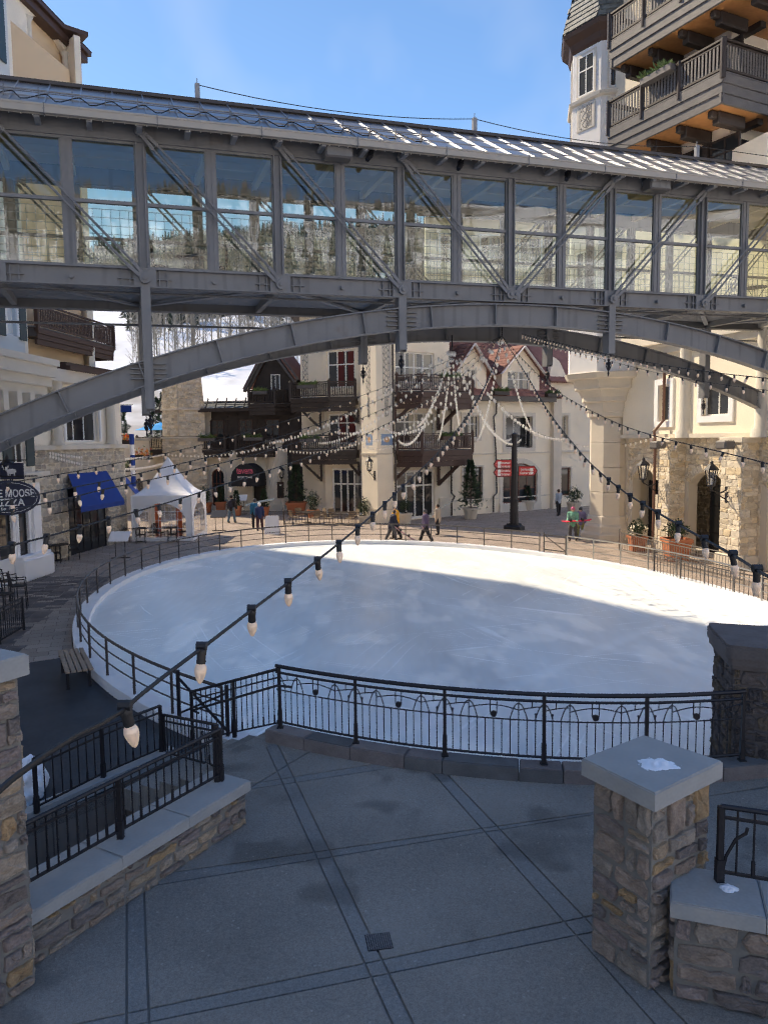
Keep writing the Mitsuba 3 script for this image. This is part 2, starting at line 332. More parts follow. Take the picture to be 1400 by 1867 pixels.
setting('hills', M().add(hv, np.vstack([np.c_[a_, a_ + na, b_], np.c_[b_, a_ + na, b_ + na]])), 'snow_hill', smooth=True)
def conifer_low(rng):
    m = M()
    for k in range(4):
        z0, z1, r = .1 + k * .2, .42 + k * .2, .19 * (1 - k * .21); n = 7; a = rng.random() * 6
        v = [(r * (.75 + .5 * rng.random()) * math.cos(a + i * 2 * math.pi / n), r * (.75 + .5 * rng.random()) * math.sin(a + i * 2 * math.pi / n), z0 + .05 * rng.random()) for i in range(n)] + [(0, 0, z1)]
        m.add(v, [[i, (i + 1) % n, n] for i in range(n)])
    return m.get()
def conifer_fine(rng):
    m = M(); m.tube([(0, 0, 0), (0, 0, 1)], [.012, .003], 3, False)
    for i in range(110):
        t = (i / 110) ** .8; R = .19 * (1.02 - t) * rng.uniform(.6, 1.15); a = rng.random() * 6.2832; d = V(math.cos(a), math.sin(a), rng.uniform(-.5, -.1)); e = V(-d[1], d[0], 0) * (.030 + .03 * (1 - t)); z = .06 + .93 * t
        m.add([(0, 0, z + .03), V(0, 0, z) + d * R * .6 + e, V(0, 0, z) + d * R, V(0, 0, z) + d * R * .6 - e], [[0, 1, 2], [0, 2, 3]])
    return m.get()
def aspen_low(rng):
    m = M(); m.tube([(0, 0, 0), (.01, 0, 1)], [.016, .005], 3, False)
    for k in range(9):
        z = .3 + .07 * k; a = rng.random() * 6.3; L = .10 + .12 * rng.random() * (1.2 - z)
        m.tube([(0, 0, z), (L * math.cos(a), L * math.sin(a), z + .12 + .1 * rng.random())], [.008, .004], 3, False)
    return m.get()
def forest(name, label, cat, protos, n, region, seed, hlo, hhi, mat):
    rng = np.random.default_rng(seed); vs, fs, ts, off, got = [], [], [], 0, 0
    while got < n:
        az, r = rng.uniform(*region[0]), math.sqrt(rng.uniform(region[1][0] ** 2, region[1][1] ** 2)); x, y = r * math.sin(az), r * math.cos(az)
        if not region[2](x, y, r, az, rng): continue
        v, f, t = protos[rng.integers(len(protos))]; h = rng.uniform(hlo, hhi); c = rng.uniform(0, 6.3)
        w = v * h; w = np.c_[w[:, 0] * math.cos(c) - w[:, 1] * math.sin(c), w[:, 0] * math.sin(c) + w[:, 1] * math.cos(c), w[:, 2]] + V(x, y, float(hill_h(np.array(x), np.array(y))) - .3)
        vs.append(w); fs.append(f + off); ts.append(np.full((len(w), 2), rng.random())); off += len(w); got += 1
    k = thing(name, label, cat, kind='stuff'); m = M(); m.v, m.f, m.t, m.n = vs, fs, ts, off
    put(k, None, m, mat, tones=True)
rr_ = random.Random(3); CON, ASP = [conifer_low(rr_) for _ in range(6)], [aspen_low(rr_) for _ in range(6)]
toned('far_pine', [(.05, .07, .055), (.07, .09, .07), (.09, .105, .085)], .9, .3, .2, 2.)
toned('far_aspen', [(.28, .255, .21), (.34, .31, .255), (.22, .20, .165)], .9, .3, .2, 2.)
cl = lambda x, y, s: float(meshkit.fbm(np.array([x * .012, y * .012, s]), 3))
piste = lambda az, r: -.40 < az + .00012 * (r - 200) < -.31 and r < 420
forest('pine_forest', 'dark conifers spread over the snowy hillside beyond the village', 'trees', [conifer_fine(rr_) for _ in range(6)], 4200, ((-.7, .5), (300, 760), lambda x, y, r, az, g: not piste(az, r) and cl(x, y, 1) > .46 + .25 * g.random() * (r < 450)), 1, 9, 19, 'far_pine')
forest('pine_grove', 'scattered dark conifers on the lower snowy slope behind the roofs', 'trees', [conifer_fine(rr_) for _ in range(5)], 700, ((-.45, .45), (220, 420), lambda x, y, r, az, g: not piste(az, r) and cl(x, y, 3) > .5), 9, 7, 13, 'far_pine')
forest('aspen_forest', 'bare grey aspens in a wide belt on the snowy hillside', 'trees', ASP, 5200, ((-.7, .5), (170, 560), lambda x, y, r, az, g: not piste(az, r) and cl(x, y, 1) < .56), 2, 8, 15, 'far_aspen')
forest('aspen_stand', 'pale bare aspens standing thickly on the slope right of the open piste', 'trees', ASP, 1700, ((-.31, -.02), (180, 430), lambda x, y, r, az, g: True), 12, 8, 14, 'far_aspen')
forest('reflected_forest', 'bare trees on the hillside that mirrors in the bridge glass', 'trees', ASP + CON[:2], 3000, ((math.pi - .8, math.pi + .8), (140, 700), lambda x, y, r, az, g: cl(x, y, 5) > .40), 3, 9, 17, 'far_aspen')
# ---- separate pavers of the near left lane
lane = Polygon([(-12.6, 17.5), (-8.4, 17.5), (-9.6, 20.5), (-10.3, 24.5), (-10.2, 30), (-13.9, 30.5), (-13.5, 24)])
lane = lane.difference(ELL.buffer(.75)); pl = 'plaza'
cl_ = []
for a, b, c, d in cells(-16, -6, 15, 32, .50, .27, random.Random(21), .04):
    if (b - a) < .3 or (d - c) < .2: continue
    p = affinity.rotate(rect(a + .006, c + .006, b - .006, d - .006), 8, origin=(-11, 24))
    if lane.contains(p): cl_.append(p)
cl_.sort(key=lambda p: math.hypot(*p.centroid.coords[0])); rest = M(); rg = random.Random(5)
for i, p in enumerate(cl_):
    m = M() if i < 300 else rest; q = p.buffer(-.008, join_style=2); z = .007 + .004 * rg.random()
    a, b = np.array(p.exterior.coords[:4]), np.array(q.exterior.coords[:4])
    if len(a) < 4 or len(b) < 4: continue
    if Polygon(a).exterior.is_ccw is False: a = a[::-1]
    b = np.array([min(b, key=lambda w: np.hypot(*(w - v))) for v in a])
    v = np.vstack([np.c_[a, np.full(4, .001)], np.c_[b, np.full(4, z)]])
    m.add(v, [[j, (j + 1) % 4, (j + 1) % 4 + 4] for j in range(4)] + [[j, (j + 1) % 4 + 4, j + 4] for j in range(4)] + [[4, 5, 6], [4, 6, 7]])
    if i < 300: put(pl, 'paver', m, 'paver', tones=True)
if rest.n: put(pl, 'paver_fill', rest, 'paver', kind='stuff', tones=True)
# ---------------------------------------------------------------- terrace in the foreground
TZ = .55
arcpts = [ell(t, .42) for t in np.linspace(tof(-1.75, 12.1), tof(5.6, 11.0) + (2 * np.pi if tof(5.6, 11.0) < tof(-1.75, 12.1) - 3 else 0), 40)]
if arcpts[0][0] > arcpts[-1][0]: arcpts = arcpts[::-1]
WD = unit(V(1.5, 2.58))                                  # direction of the left wall and of the steps
stepA, stepB = V(-1.62, 12.02), V(-2.62, 10.30)
terr = Polygon([tuple(p) for p in arcpts] + [(9, 11), (9, -1), (-7, -1), (-7.5, .5), (-4.30, 5.80), (-2.20, 9.42), tuple(stepB), tuple(stepA)]).buffer(0)
joints = []
def grooves(p0, p1, gap):
    a, b = G(*p0, TZ)[:2], G(*p1, TZ)[:2]; u = unit(b - a); n = V(-u[1], u[0])
    for k in (0, 1): joints.append(LineString([tuple(a - u * 12 + n * gap * k), tuple(b + u * 12 + n * gap * k)]).buffer(.007))
def line2(p0, p1, ext=12):
    a, b = G(*p0, TZ)[:2], G(*p1, TZ)[:2]; u = unit(b - a); return LineString([tuple(a - u * ext), tuple(b + u * ext)]).buffer(.007)
for p0, p1 in [((510, 1417), (674, 1777)), ((530, 1407), (707, 1772)), ((763, 1381), (893, 1528)), ((787, 1383), (905, 1506)),
               ((320, 1590), (580, 1553)), ((330, 1607), (590, 1565)), ((270, 1840), (650, 1760)), ((262, 1866), (680, 1781)),
               ((515, 1420), (760, 1381)), ((490, 1434), (790, 1389))]: joints.append(line2(p0, p1))
for p0, p1 in [((231, 1690), (231, 1866)), ((264, 1665), (272, 1866))]: joints.append(line2(p0, p1, 2.2))
joints.append(LineString([tuple(G(590, 1355, TZ)[:2]), tuple(G(440, 1446, TZ)[:2] - WD * 1.)]).buffer(.008))
def concrete(c, sp):
    c = [float(x) for x in c]
    def fn(p, n, uv):
        a = fbm(p.x * .7, p.y * .7, 0., 4); b = noise(p.x * 60, p.y * 60); d = noise(p.x * 160, p.y * 160); st = smoothstep(.58, .75, fbm(p.x * 1.3 + 9, p.y * 1.3, 1., 3))
        k = (1 + .55 * (a - .5) + .25 * (b - .5) + .36 * (d - .5)) * (1 - .34 * st) + sp * smoothstep(.93, 1., d) + .35 * smoothstep(.992, .998, cell_rand(dr.floor(p.x * 45), dr.floor(p.y * 45)))
        return mi.Color3f(c[0] * k, c[1] * k, c[2] * k)
    return proc(fn)
bs('aggregate', base_color=concrete((.25, .235, .21), .12), roughness=.8, specular=.3)
bs('smooth_band', base_color=concrete((.225, .222, .21), .05), roughness=.65, specular=.35)
setting('terrace', M().prism(terr, -.25, TZ - .02), 'mortar')
field = terr.difference(unary_union(joints))
for g in sorted(field.geoms, key=lambda g: -g.area):
    if g.area < .004: continue
    g2 = g.buffer(-.004, join_style=2)
    if g2.is_empty: continue
    mr = g.minimum_rotated_rectangle; xs = np.array(mr.exterior.coords); sl = sorted([np.hypot(*(xs[1] - xs[0])), np.hypot(*(xs[2] - xs[1]))])
    band = sl[0] < .36
    m = M().prism(g2, TZ - .03, TZ - .002 + .002 * (not band)); put('terrace', 'slab', m, 'smooth_band' if band else 'aggregate')
# steps going down to the left
sp = V(-WD[1], WD[0]) ; st = thing('terrace_steps', 'grey concrete steps going down from the terrace beside the left wall', 'steps')
for k in range(4):
    a, b = stepA + sp * (.38 * k), stepB + sp * (.38 * k)
    P = Polygon([tuple(a), tuple(b), tuple(b + sp * .4), tuple(a + sp * .4)])
    put(st, 'step', M().prism(P, -.2, TZ - .14 * k - .006 * (k == 0) - (.14 if k else .0) * 0 - .001), 'aggregate')
# kerb stones under the balustrade
kb = thing('terrace_kerb', 'mauve stone kerb under the ornate black railing', 'kerb')
P_ = np.array(arcpts); seg = np.r_[0, np.cumsum(np.hypot(*np.diff(P_, axis=0).T))]
def on_arc(s, off):
    x, y = np.interp(s, seg, P_[:, 0]), np.interp(s, seg, P_[:, 1]); e = .05
    t = unit(V(np.interp(s + e, seg, P_[:, 0]) - np.interp(s - e, seg, P_[:, 0]), np.interp(s + e, seg, P_[:, 1]) - np.interp(s - e, seg, P_[:, 1])))
    return V(x, y) + V(-t[1], t[0]) * off
s_, rg = 0., random.Random(11)
while s_ < seg[-1] - .3:
    L = rg.uniform(.5, 1.05); e = min(s_ + L, seg[-1]); q = np.linspace(s_ + .006, e - .006, 6)
    pol = Polygon([tuple(on_arc(t, .02)) for t in q] + [tuple(on_arc(t, -.30)) for t in q[::-1]])
    z = TZ + .2 + rg.uniform(-.004, .004)
    put(kb, 'stone', M().prism(pol, TZ - .3, z - .015, tone=rg.random()).prism(pol.buffer(-.015, join_style=2), z - .03, z, tone=rg.random()), 'kerb_stone', tones=True); s_ = e
# ---------------------------------------------------------------- ornate front balustrade
def arcx(px, py): return min(np.linspace(0, seg[-1], 400), key=lambda s: np.hypot(*(on_arc(s, -.13) - G(px, py, TZ + .2)[:2])))
br_ = thing('ornate_railing', 'curved black railing with pointed arches and round medallions at the terrace edge', 'railing')
S0, S1 = arcx(540, 1312), arcx(1322, 1368); nb = 5
posts = np.linspace(S0, S1, nb + 1); W3 = lambda s, z, o=-.13: np.r_[on_arc(s, o), z]
Z0 = TZ + .2
for i, s in enumerate(posts):
    put(br_, 'post', M().beam(W3(s, Z0), W3(s, Z0 + .98), .045).beam(W3(s, Z0), W3(s, Z0 + .30), .062).cbox(*(W3(s, 0)[0] + V(-.05, .05)), *(W3(s, 0)[1] + V(-.05, .05)), Z0, Z0 + .02, .004), 'black_iron')
fine = np.linspace(S0 - .06, S1 + .02, 60)
put(br_, 'handrail', M().tube([W3(s, Z0 + 1.0) for s in fine], .032, 8), 'black_iron')
for z, r in ((.90, .02), (.10, .018), (.62, .010)): put(br_, 'rail', M().tube([W3(s, Z0 + z) for s in fine], r, 6), 'black_iron')
for i in range(nb):
    a, b = posts[i], posts[i + 1]; L = b - a
    for k in range(1, 12):
        s = a + L * k / 12; q = k % 4
        if k in (1, 11, 5, 7) and q in (1, 3): top = .62 if k in (1, 11) else .62
        top = {1: .70, 2: .62, 3: .88, 4: .62, 5: .62, 6: .62, 7: .62, 8: .62, 9: .88, 10: .62, 11: .70}[k]
        m = M().tube([W3(s, Z0 + .10), W3(s, Z0 + top)], .0085, 5)
        if top == .70: m.lathe([(0, -.02), (.016, -.008), (.016, .008), (0, .02)], W3(s, Z0 + .71), 8)
        put(br_, 'baluster', m, 'black_iron')
    for c in (3, 9, 0, 12):                              # pointed arches
        if c == 12 and i < nb - 1: continue
        for sg in (-1, 1):
            if (c == 0 and sg < 0 and i == 0) or (c == 12 and sg > 0): continue
            pts = [W3(a + L * (c + sg * 1.05 * (1 - t) ** .5) / 12, Z0 + .62 + .24 * t) for t in np.linspace(0, 1, 9)]
            put(br_, 'arch_bar', M().tube(pts, .0085, 5), 'black_iron')
    for c0, c1 in ((0, 3), (3, 9), (9, 12)):
        pts = [W3(a + L * (c0 + (c1 - c0) * t) / 12, Z0 + .76 + .06 * math.sin(math.pi * (t if c1 - c0 == 6 else (t / 2 + (.5 if c0 else 0) * 0)))) for t in np.linspace(0, 1, 9)]
        put(br_, 'scroll_bar', M().tube(pts, .0085, 5), 'black_iron')
    for c in (5.6, 6.4): put(br_, 'baluster', M().tube([W3(a + L * c / 12, Z0 + .70), W3(a + L * c / 12, Z0 + .90)], .008, 5), 'black_iron')
    for c in (1.4, 10.6, 3.0): put(br_, 'baluster', M().tube([W3(a + L * c / 12, Z0 + .79), W3(a + L * c / 12, Z0 + .90)], .008, 5), 'black_iron')
    s = a + L * .5; p, q = W3(s, Z0 + .685, -.145), W3(s, Z0 + .685, -.115)
    put(br_, 'medallion', M().tube([p, q], .045, 14), 'black_iron')
# ---------------------------------------------------------------- walls, pillars
def block_stones(parent, corners, z0, z1, seed, mat='rubble', mort='mortar', w=.26, h=.17, top=None, proud=.036, faces=None, gap=.021, limit=300):
    """a masonry block on a plan polygon (counter-clockwise), stones on the faces given; top(k) = list of (s, z) of a sloping head"""
    c = [V(*p) for p in corners]; put(parent, 'core', M().prism(Polygon([tuple(p) for p in c]), z0 - .3, z1 - .002), mort)
    for k in range(len(c)):
        if faces is not None and k not in faces: continue
        fr = Fr(c[k], c[(k + 1) % len(c)], 0); fr.n = V(fr.u[1], -fr.u[0], 0)
        masonry(parent, fr, rect(0, z0, fr.L, z1), w, h, gap, proud, mat, seed + k, limit, .026, 10, rings=True, var=.55)
def slabs(parent, p, q, wid, z0, z1, n, mat, side, seed=0):
    """cap stones along p to q, butted, side = +1/-1 the side on which the width lies"""
    p, q = V(*p), V(*q); u = unit(q - p); nn = V(-u[1], u[0]) * side; L = np.linalg.norm(q - p); rg = random.Random(seed)
    cut = [0] + [L * (k + rg.uniform(-.15, .15)) / n for k in range(1, n)] + [L]
    for a, b in zip(cut[:-1], cut[1:]):
        pol = Polygon([tuple(p + u * (a + .003)), tuple(p + u * (b - .003)), tuple(p + u * (b - .003) + nn * wid), tuple(p + u * (a + .003) + nn * wid)])
        put(parent, 'cap_slab', M().prism(pol, z0, z1 - .012).prism(pol.buffer(-.012, join_style=2), z1 - .02, z1), mat)
def snow_patch(label, x, y, z, r, seed, h=.035):
    rg = np.random.default_rng(seed); n, k = 60, 16; ph = rg.uniform(0, 6, 4)
    v, f = [], []
    for i in range(k):
        t = i / (k - 1)
        for j in range(n):
            a = 2 * math.pi * j / n; R = r * (.55 + 1.0 * float(meshkit.fbm(np.array([math.cos(a) * 1.9 + seed, math.sin(a) * 1.9 + 3, .5]), 4)))
            nz = float(meshkit.fbm(np.array([math.cos(a) * t * 3 + seed, math.sin(a) * t * 3, 1.]) * 2.2, 4))
            v.append((x + R * t * math.cos(a), y + R * t * .75 * math.sin(a), z + h * max(0, (1 - t ** 3)) * (.1 + 1.7 * nz * nz)))
    for i in range(k - 1):
        for j in range(n):
            a, b = i * n + j, i * n + (j + 1) % n; f += [[a, a + n, b + n], [a, b + n, b]]
    m = M().add(v, f)
    for _ in range(14):
        a, d = rg.uniform(0, 6.28), r * rg.uniform(.75, 1.25); b = trimesh.creation.icosphere(1, r * rg.uniform(.02, .06)); m.add(b.vertices * V(1, 1, .5) + V(x + d * math.cos(a), y + .75 * d * math.sin(a), z), b.faces)
    q = thing('snow_patch', label, 'snow'); put(q, None, m, 'snow', smooth=True)
# right pillar
def pillar(name, label, corners, z0, z1, capz, over, seed, capmat, **kw):
    k = thing(name, label, 'pillar'); block_stones(k, corners, z0, z1, seed, **kw)
    P = Polygon(corners).buffer(over, join_style=2)
    put(k, 'cap', M().prism(P, z1, capz - .012).prism(P.buffer(-.012, join_style=2), capz - .02, capz), capmat)
    return k
rc = list(np.array(Polygon([(2.20, 6.06), (3.03, 6.68), (2.53, 7.32), (1.78, 6.78)]).buffer(-.085, join_style=2).exterior.coords[:-1])[::1])
rc = rc if Polygon(rc).exterior.is_ccw else rc[::-1]
i0 = int(np.argmin([p[1] for p in rc])); rc = [V(*rc[(i0 + k) % 4]) for k in range(4)]
rpk = pillar('stone_pillar', 'rubble stone pillar with a square pale concrete cap and a snow patch on top', [tuple(p) for p in rc], TZ, 2.21, 2.37, .085, 31, 'cap_stone', faces=(0, 3, 1), w=.27, h=.19)
snow_patch('small melting snow patch on the pale cap of the nearest stone pillar', 2.42, 6.62, 2.369, .17, 4)
# low wall beside it
wa, wb = V(2.41, 6.12), V(4.6, 5.30); wk = thing('low_stone_wall', 'low rubble wall under pale cap slabs right of the stone pillar', 'wall')
wu = unit(wb - wa); wn = V(-wu[1], wu[0])
block_stones(wk, [tuple(wa), tuple(wb), tuple(wb + wn * .5), tuple(wa + wn * .5)], TZ, 1.28, 51, faces=(0, 3), w=.3, h=.2)
slabs(wk, wa - wu * .04 - wn * .06, wb, .62, 1.28, 1.42, 3, 'cap_stone', 1, 3)
snow_patch('little snow remnant on the cap slab right of the stone pillar', 2.92, 6.25, 1.419, .075, 8, .03)
# dark pillar by the rink
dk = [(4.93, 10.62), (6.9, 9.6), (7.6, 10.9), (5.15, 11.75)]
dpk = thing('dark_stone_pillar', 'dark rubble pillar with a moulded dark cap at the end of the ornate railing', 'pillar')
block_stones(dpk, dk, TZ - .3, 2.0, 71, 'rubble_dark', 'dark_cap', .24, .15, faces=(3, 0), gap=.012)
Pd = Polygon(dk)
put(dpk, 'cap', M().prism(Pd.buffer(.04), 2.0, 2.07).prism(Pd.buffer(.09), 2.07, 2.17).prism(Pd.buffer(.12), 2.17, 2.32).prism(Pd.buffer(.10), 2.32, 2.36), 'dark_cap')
snow_patch('thin snow smear on the dark moulded cap near the rink', 5.75, 10.75, 2.359, .17, 12, .03)
# left wall with slabs
la, lb = V(-3.85, 5.55), V(-1.77, 9.17); lk = thing('left_stone_wall', 'low rubble wall with broad pale cap slabs carrying the black railing on the left', 'wall')
lu = unit(lb - la); ln = V(-lu[1], lu[0])
lc = [tuple(la), tuple(lb), tuple(lb + ln * .52), tuple(la + ln * .52)]
block_stones(lk, lc, TZ, .96, 91, faces=(0, 1), w=.27, h=.16)
slabs(lk, la - ln * .05, lb + lu * .06 - ln * .05, .64, .96, 1.09, 4, 'cap_stone', 1, 6)
# left tall pillar
pa = V(-3.13, 6.36); pc = [tuple(pa - lu * .7), tuple(pa), tuple(pa + ln * .75), tuple(pa - lu * .7 + ln * .75)]
pillar('tall_stone_pillar', 'tall rubble pillar with a pale cap at the left edge, beside the low wall', pc, TZ, 3.34, 3.52, .07, 111, 'cap_stone', faces=(0, 1), w=.27, h=.19)
# ---------------------------------------------------------------- plain railings
def railing(name, label, pts, h, sp=.125, post=1.35, rake=None, base=.09, mat='black_iron', r=.024, lamb=True, rails=(.86,), foot=True):
    """posts, bottom and top rails and balusters along 3D foot points"""
    k = thing(name, label, 'railing'); P = [V(*p) for p in pts]
    for a, b in zip(P[:-1], P[1:]):
        L = np.linalg.norm(b - a); n = max(1, round(L / post)); up = V(0, 0, 1)
        put(k, 'handrail', M().tube([a + up * h, b + up * h], r, 8), mat)
        for z in (base,) + tuple(h * q for q in rails): put(k, 'rail', M().beam(a + up * z, b + up * z, .03, .022), mat)
        nb = max(2, int(L / sp))
        for i in range(1, nb):
            p = a + (b - a) * i / nb; m = M().beam(p + up * base, p + up * (h - .02), .014)
            if lamb and i % 2 == 0: m.beam(p + up * base, p + up * (base + .14), .026)
            put(k, 'baluster', m, mat)
        for i in range(n + 1):
            if i == n and b is not P[-1]: continue
            p = a + (b - a) * i / n; m = M().beam(p, p + up * h, .05)
            if foot: m.beam(p, p + up * h * .3, .066)
            put(k, 'post', m, mat)
    return k
lw = lambda s, o=.42: np.r_[la + lu * s + ln * o, 1.09]
Lw = np.linalg.norm(lb - la)
railing('wall_railing', 'black iron railing standing on the cap slabs of the low left wall', [lw(.9, .27), lw(Lw - .12, .27)], .66, .115)
ra = np.r_[wa + wu * .36 + wn * .40, 1.42]; rb = np.r_[wb + wn * .40, 1.42]
rrk = railing('short_railing', 'short black railing on the low wall right of the stone pillar', [ra, rb], .68, .13)
put(rrk, 'curved_brace', M().tube([ra + np.r_[wu * .02, .09], ra + np.r_[wu * .05, .24], ra + np.r_[wu * .12, .40], ra + np.r_[wu * .2, .47], ra + np.r_[wu * .21, .52]], .014, 6), 'black_iron')
# lower railing beyond the wall, ramp kerb
R2 = [np.r_[-4.95, 10.40, .10], np.r_[-4.35, 11.35, .16], np.r_[-3.7, 12.2, .20]]
railing('ramp_railing', 'black railing along the sloping ramp below the low wall', R2, .80, .13)
R3 = [np.r_[-3.62, 12.15, .25], np.r_[-2.30, 9.9, .45]]
railing('landing_railing', 'black railing across the landing at the far end of the low wall', [np.r_[-3.66, 12.22, .12], np.r_[-2.45, 10.75, .50], lw(Lw - .16, .30)], .72, .13)
kk = thing('ramp_kerb', 'pale sloping concrete kerb under the ramp railing', 'kerb')
put(kk, None, M().beam((-5.6, 9.75, .02), (-3.55, 12.35, .16), .2, .16), 'cap_stone')
plain('dark_asphalt', (.028, .034, .042), .6, .3, 1.2, 30.)  # very dark blue-grey for the lower path and floor
setting('lower_path', M().prism(Polygon([(-9.6, 8), (-2.4, 8), (-2.6, 10), (-3.3, 12.3), (-2.9, 13.0), (-5.0, 14.9), (-7.7, 18.8), (-8.8, 18.1), (-9.6, 12)]).difference(ELL.buffer(.43)).difference(PIT), -.2, .004), 'dark_asphalt')
cov = thing('snow_heap', 'lumpy heap of old snow behind the ramp railing at the left', 'snow')
m = trimesh.creation.icosphere(4, 1.0); v = np.array(m.vertices); v *= (1 + 1.1 * (meshkit.fbm(v * 1.6 + 4, 4) - .5))[:, None]; v = v * V(.26, .5, .42) + V(-5.42, 11.0, .16)
put(cov, None, M().add(v, m.faces), 'snow', smooth=True)
# stair railing
a, b = np.r_[on_arc(S0, -.13), Z0], G(352, 1360, .05)
railing('stair_railing', 'black stair railing sloping down from the ornate railing to the rink side', [b, a], .96, .12, post=1.0)
hr = thing('stair_handrail', 'black bracket handrail sloping beside the stair railing', 'handrail')
put(hr, None, M().tube([b + V(.18, -.22, .66), b + V(.05, -.2, .70), a + V(-.02, -.1, .72), a + V(.22, -.12, .70)], .02, 8), 'black_iron')
gr = thing('drain_grate', 'dark iron drain grate set in the terrace floor', 'drain')
p0, p1, p2, p3 = [G(*q, TZ)[:2] for q in [(665, 1708), (708, 1703), (714, 1728), (676, 1733)]]; c = (p0 + p1 + p2 + p3) / 4; u = unit(p1 - p0); n = V(-u[1], u[0])
put(gr, 'frame', M().beam(np.r_[c - u * .12, TZ - .012], np.r_[c + u * .12, TZ - .012], .24, .03), 'black_iron')
for k in range(11):
    o = c + u * (-.105 + .021 * k); put(gr, 'bar', M().beam(np.r_[o - n * .11, TZ + .005], np.r_[o + n * .11, TZ + .005], .009, .008), 'steel')
# bench
bp = [G(*q, .45) for q in [(105, 1188), (152, 1182), (172, 1220), (118, 1228)]]
bk = thing('slat_bench', 'wooden slat bench standing on the lane beside the rink railing', 'bench')
for k in range(5):
    t0, t1 = k / 5 + .02, (k + 1) / 5 - .02; e = lambda t: (bp[0] + (bp[1] - bp[0]) * t, bp[3] + (bp[2] - bp[3]) * t)
    (a0, b0), (a1, b1) = e(t0), e(t1); put(bk, 'slat', M().beam((a0 + a1) / 2, (b0 + b1) / 2, np.linalg.norm(a1 - a0), .04), 'bench_wood')
for t in (.15, .85):
    a, b = bp[0] + (bp[3] - bp[0]) * t, bp[1] + (bp[2] - bp[1]) * t
    put(bk, 'leg', M().beam(a * V(1, 1, 0) + (b - a) * .12 * V(1, 1, 0), a + (b - a) * .12 - V(0, 0, .03), .05).beam(b * V(1, 1, 0) - (b - a) * .12 * V(1, 1, 0), b - (b - a) * .12 - V(0, 0, .03), .05).beam(a - V(0, 0, .045), b - V(0, 0, .045), .05, .04), 'black_iron')
# ---------------------------------------------------------------- rink guard rail
def guard(name, label, t0, t1, n, mat, h=1.05, bars=(1.0, .68, .36), grow=.27, wires=False):
    k = thing(name, label, 'railing'); ts = np.linspace(t0, t1, n * 6 + 1); z0 = .22
    for i, q in enumerate(bars): put(k, 'handrail' if i == 0 else 'rail', M().tube([np.r_[ell(t, grow), z0 + (h - .22) * q] for t in ts], .03 if i == 0 else .016, 8), mat)
    for i in range(n + 1):
        p = ell(ts[i * 6], grow); put(k, 'post', M().beam(np.r_[p, .2], np.r_[p, h], .045), mat)
    return k
def T_(px, py):
    p = G(px, py, 1.05); return tof(p[0], p[1])
tl0, tl1, tl2, tr0, tr1 = T_(320, 1280), T_(143, 1110), T_(430, 965), T_(965, 975), T_(1400, 1060)
def span(a, b, through):
    """t from a to b passing through the given t"""
    two = 2 * math.pi; d = (b - a) % two
    return (a, a + d) if (through - a) % two < d else (a, a - (two - d))
a, b = span(tl0, tl2, tl1); guard('rink_railing', 'dark tube railing round the shaded left end of the rink', a, b, 17, 'bronze_rail')
a, b = span(tl2, T_(962, 975), T_(700, 960)); guard('rink_railing', 'bronze tube railing along the far side of the rink before the cafes', a, b, 12, 'bronze_rail')
a, b = span(T_(1006, 981), tof(11.6, 19.0), T_(1200, 1012)); guard('rink_railing', 'pale shiny tube railing along the right side of the rink', a, b, 10, 'bright_rail')
p0, p1 = ell(T_(966, 976), .27), ell(T_(1003, 981), .27); gt = thing('rink_gate', 'bronze gate with a diagonal brace in the rink railing', 'gate')
for p in (p0, p1): put(gt, 'post', M().beam(np.r_[p, .2], np.r_[p, 1.1], .05), 'bronze_rail')
put(gt, 'frame', M().beam(np.r_[p0, 1.0], np.r_[p1, 1.0], .04).beam(np.r_[p0, .35], np.r_[p1, .35], .04).beam(np.r_[p0, .7], np.r_[p1, .7], .03), 'bronze_rail')
put(gt, 'brace', M().beam(np.r_[p0, .98], np.r_[p1, .37], .03), 'bronze_rail')
q0, q1 = ell(T_(245, 1250), .3), ell(T_(330, 1285), .3); gt = thing('rink_gate', 'dark gate with crossed braces at the near left end of the rink', 'gate')
for p in (q0, q1): put(gt, 'post', M().beam(np.r_[p, .2], np.r_[p, 1.12], .06), 'black_iron')
put(gt, 'brace', M().beam(np.r_[q0, .98], np.r_[q1, .3], .035).beam(np.r_[q0, .3], np.r_[q1, .98], .035), 'black_iron')
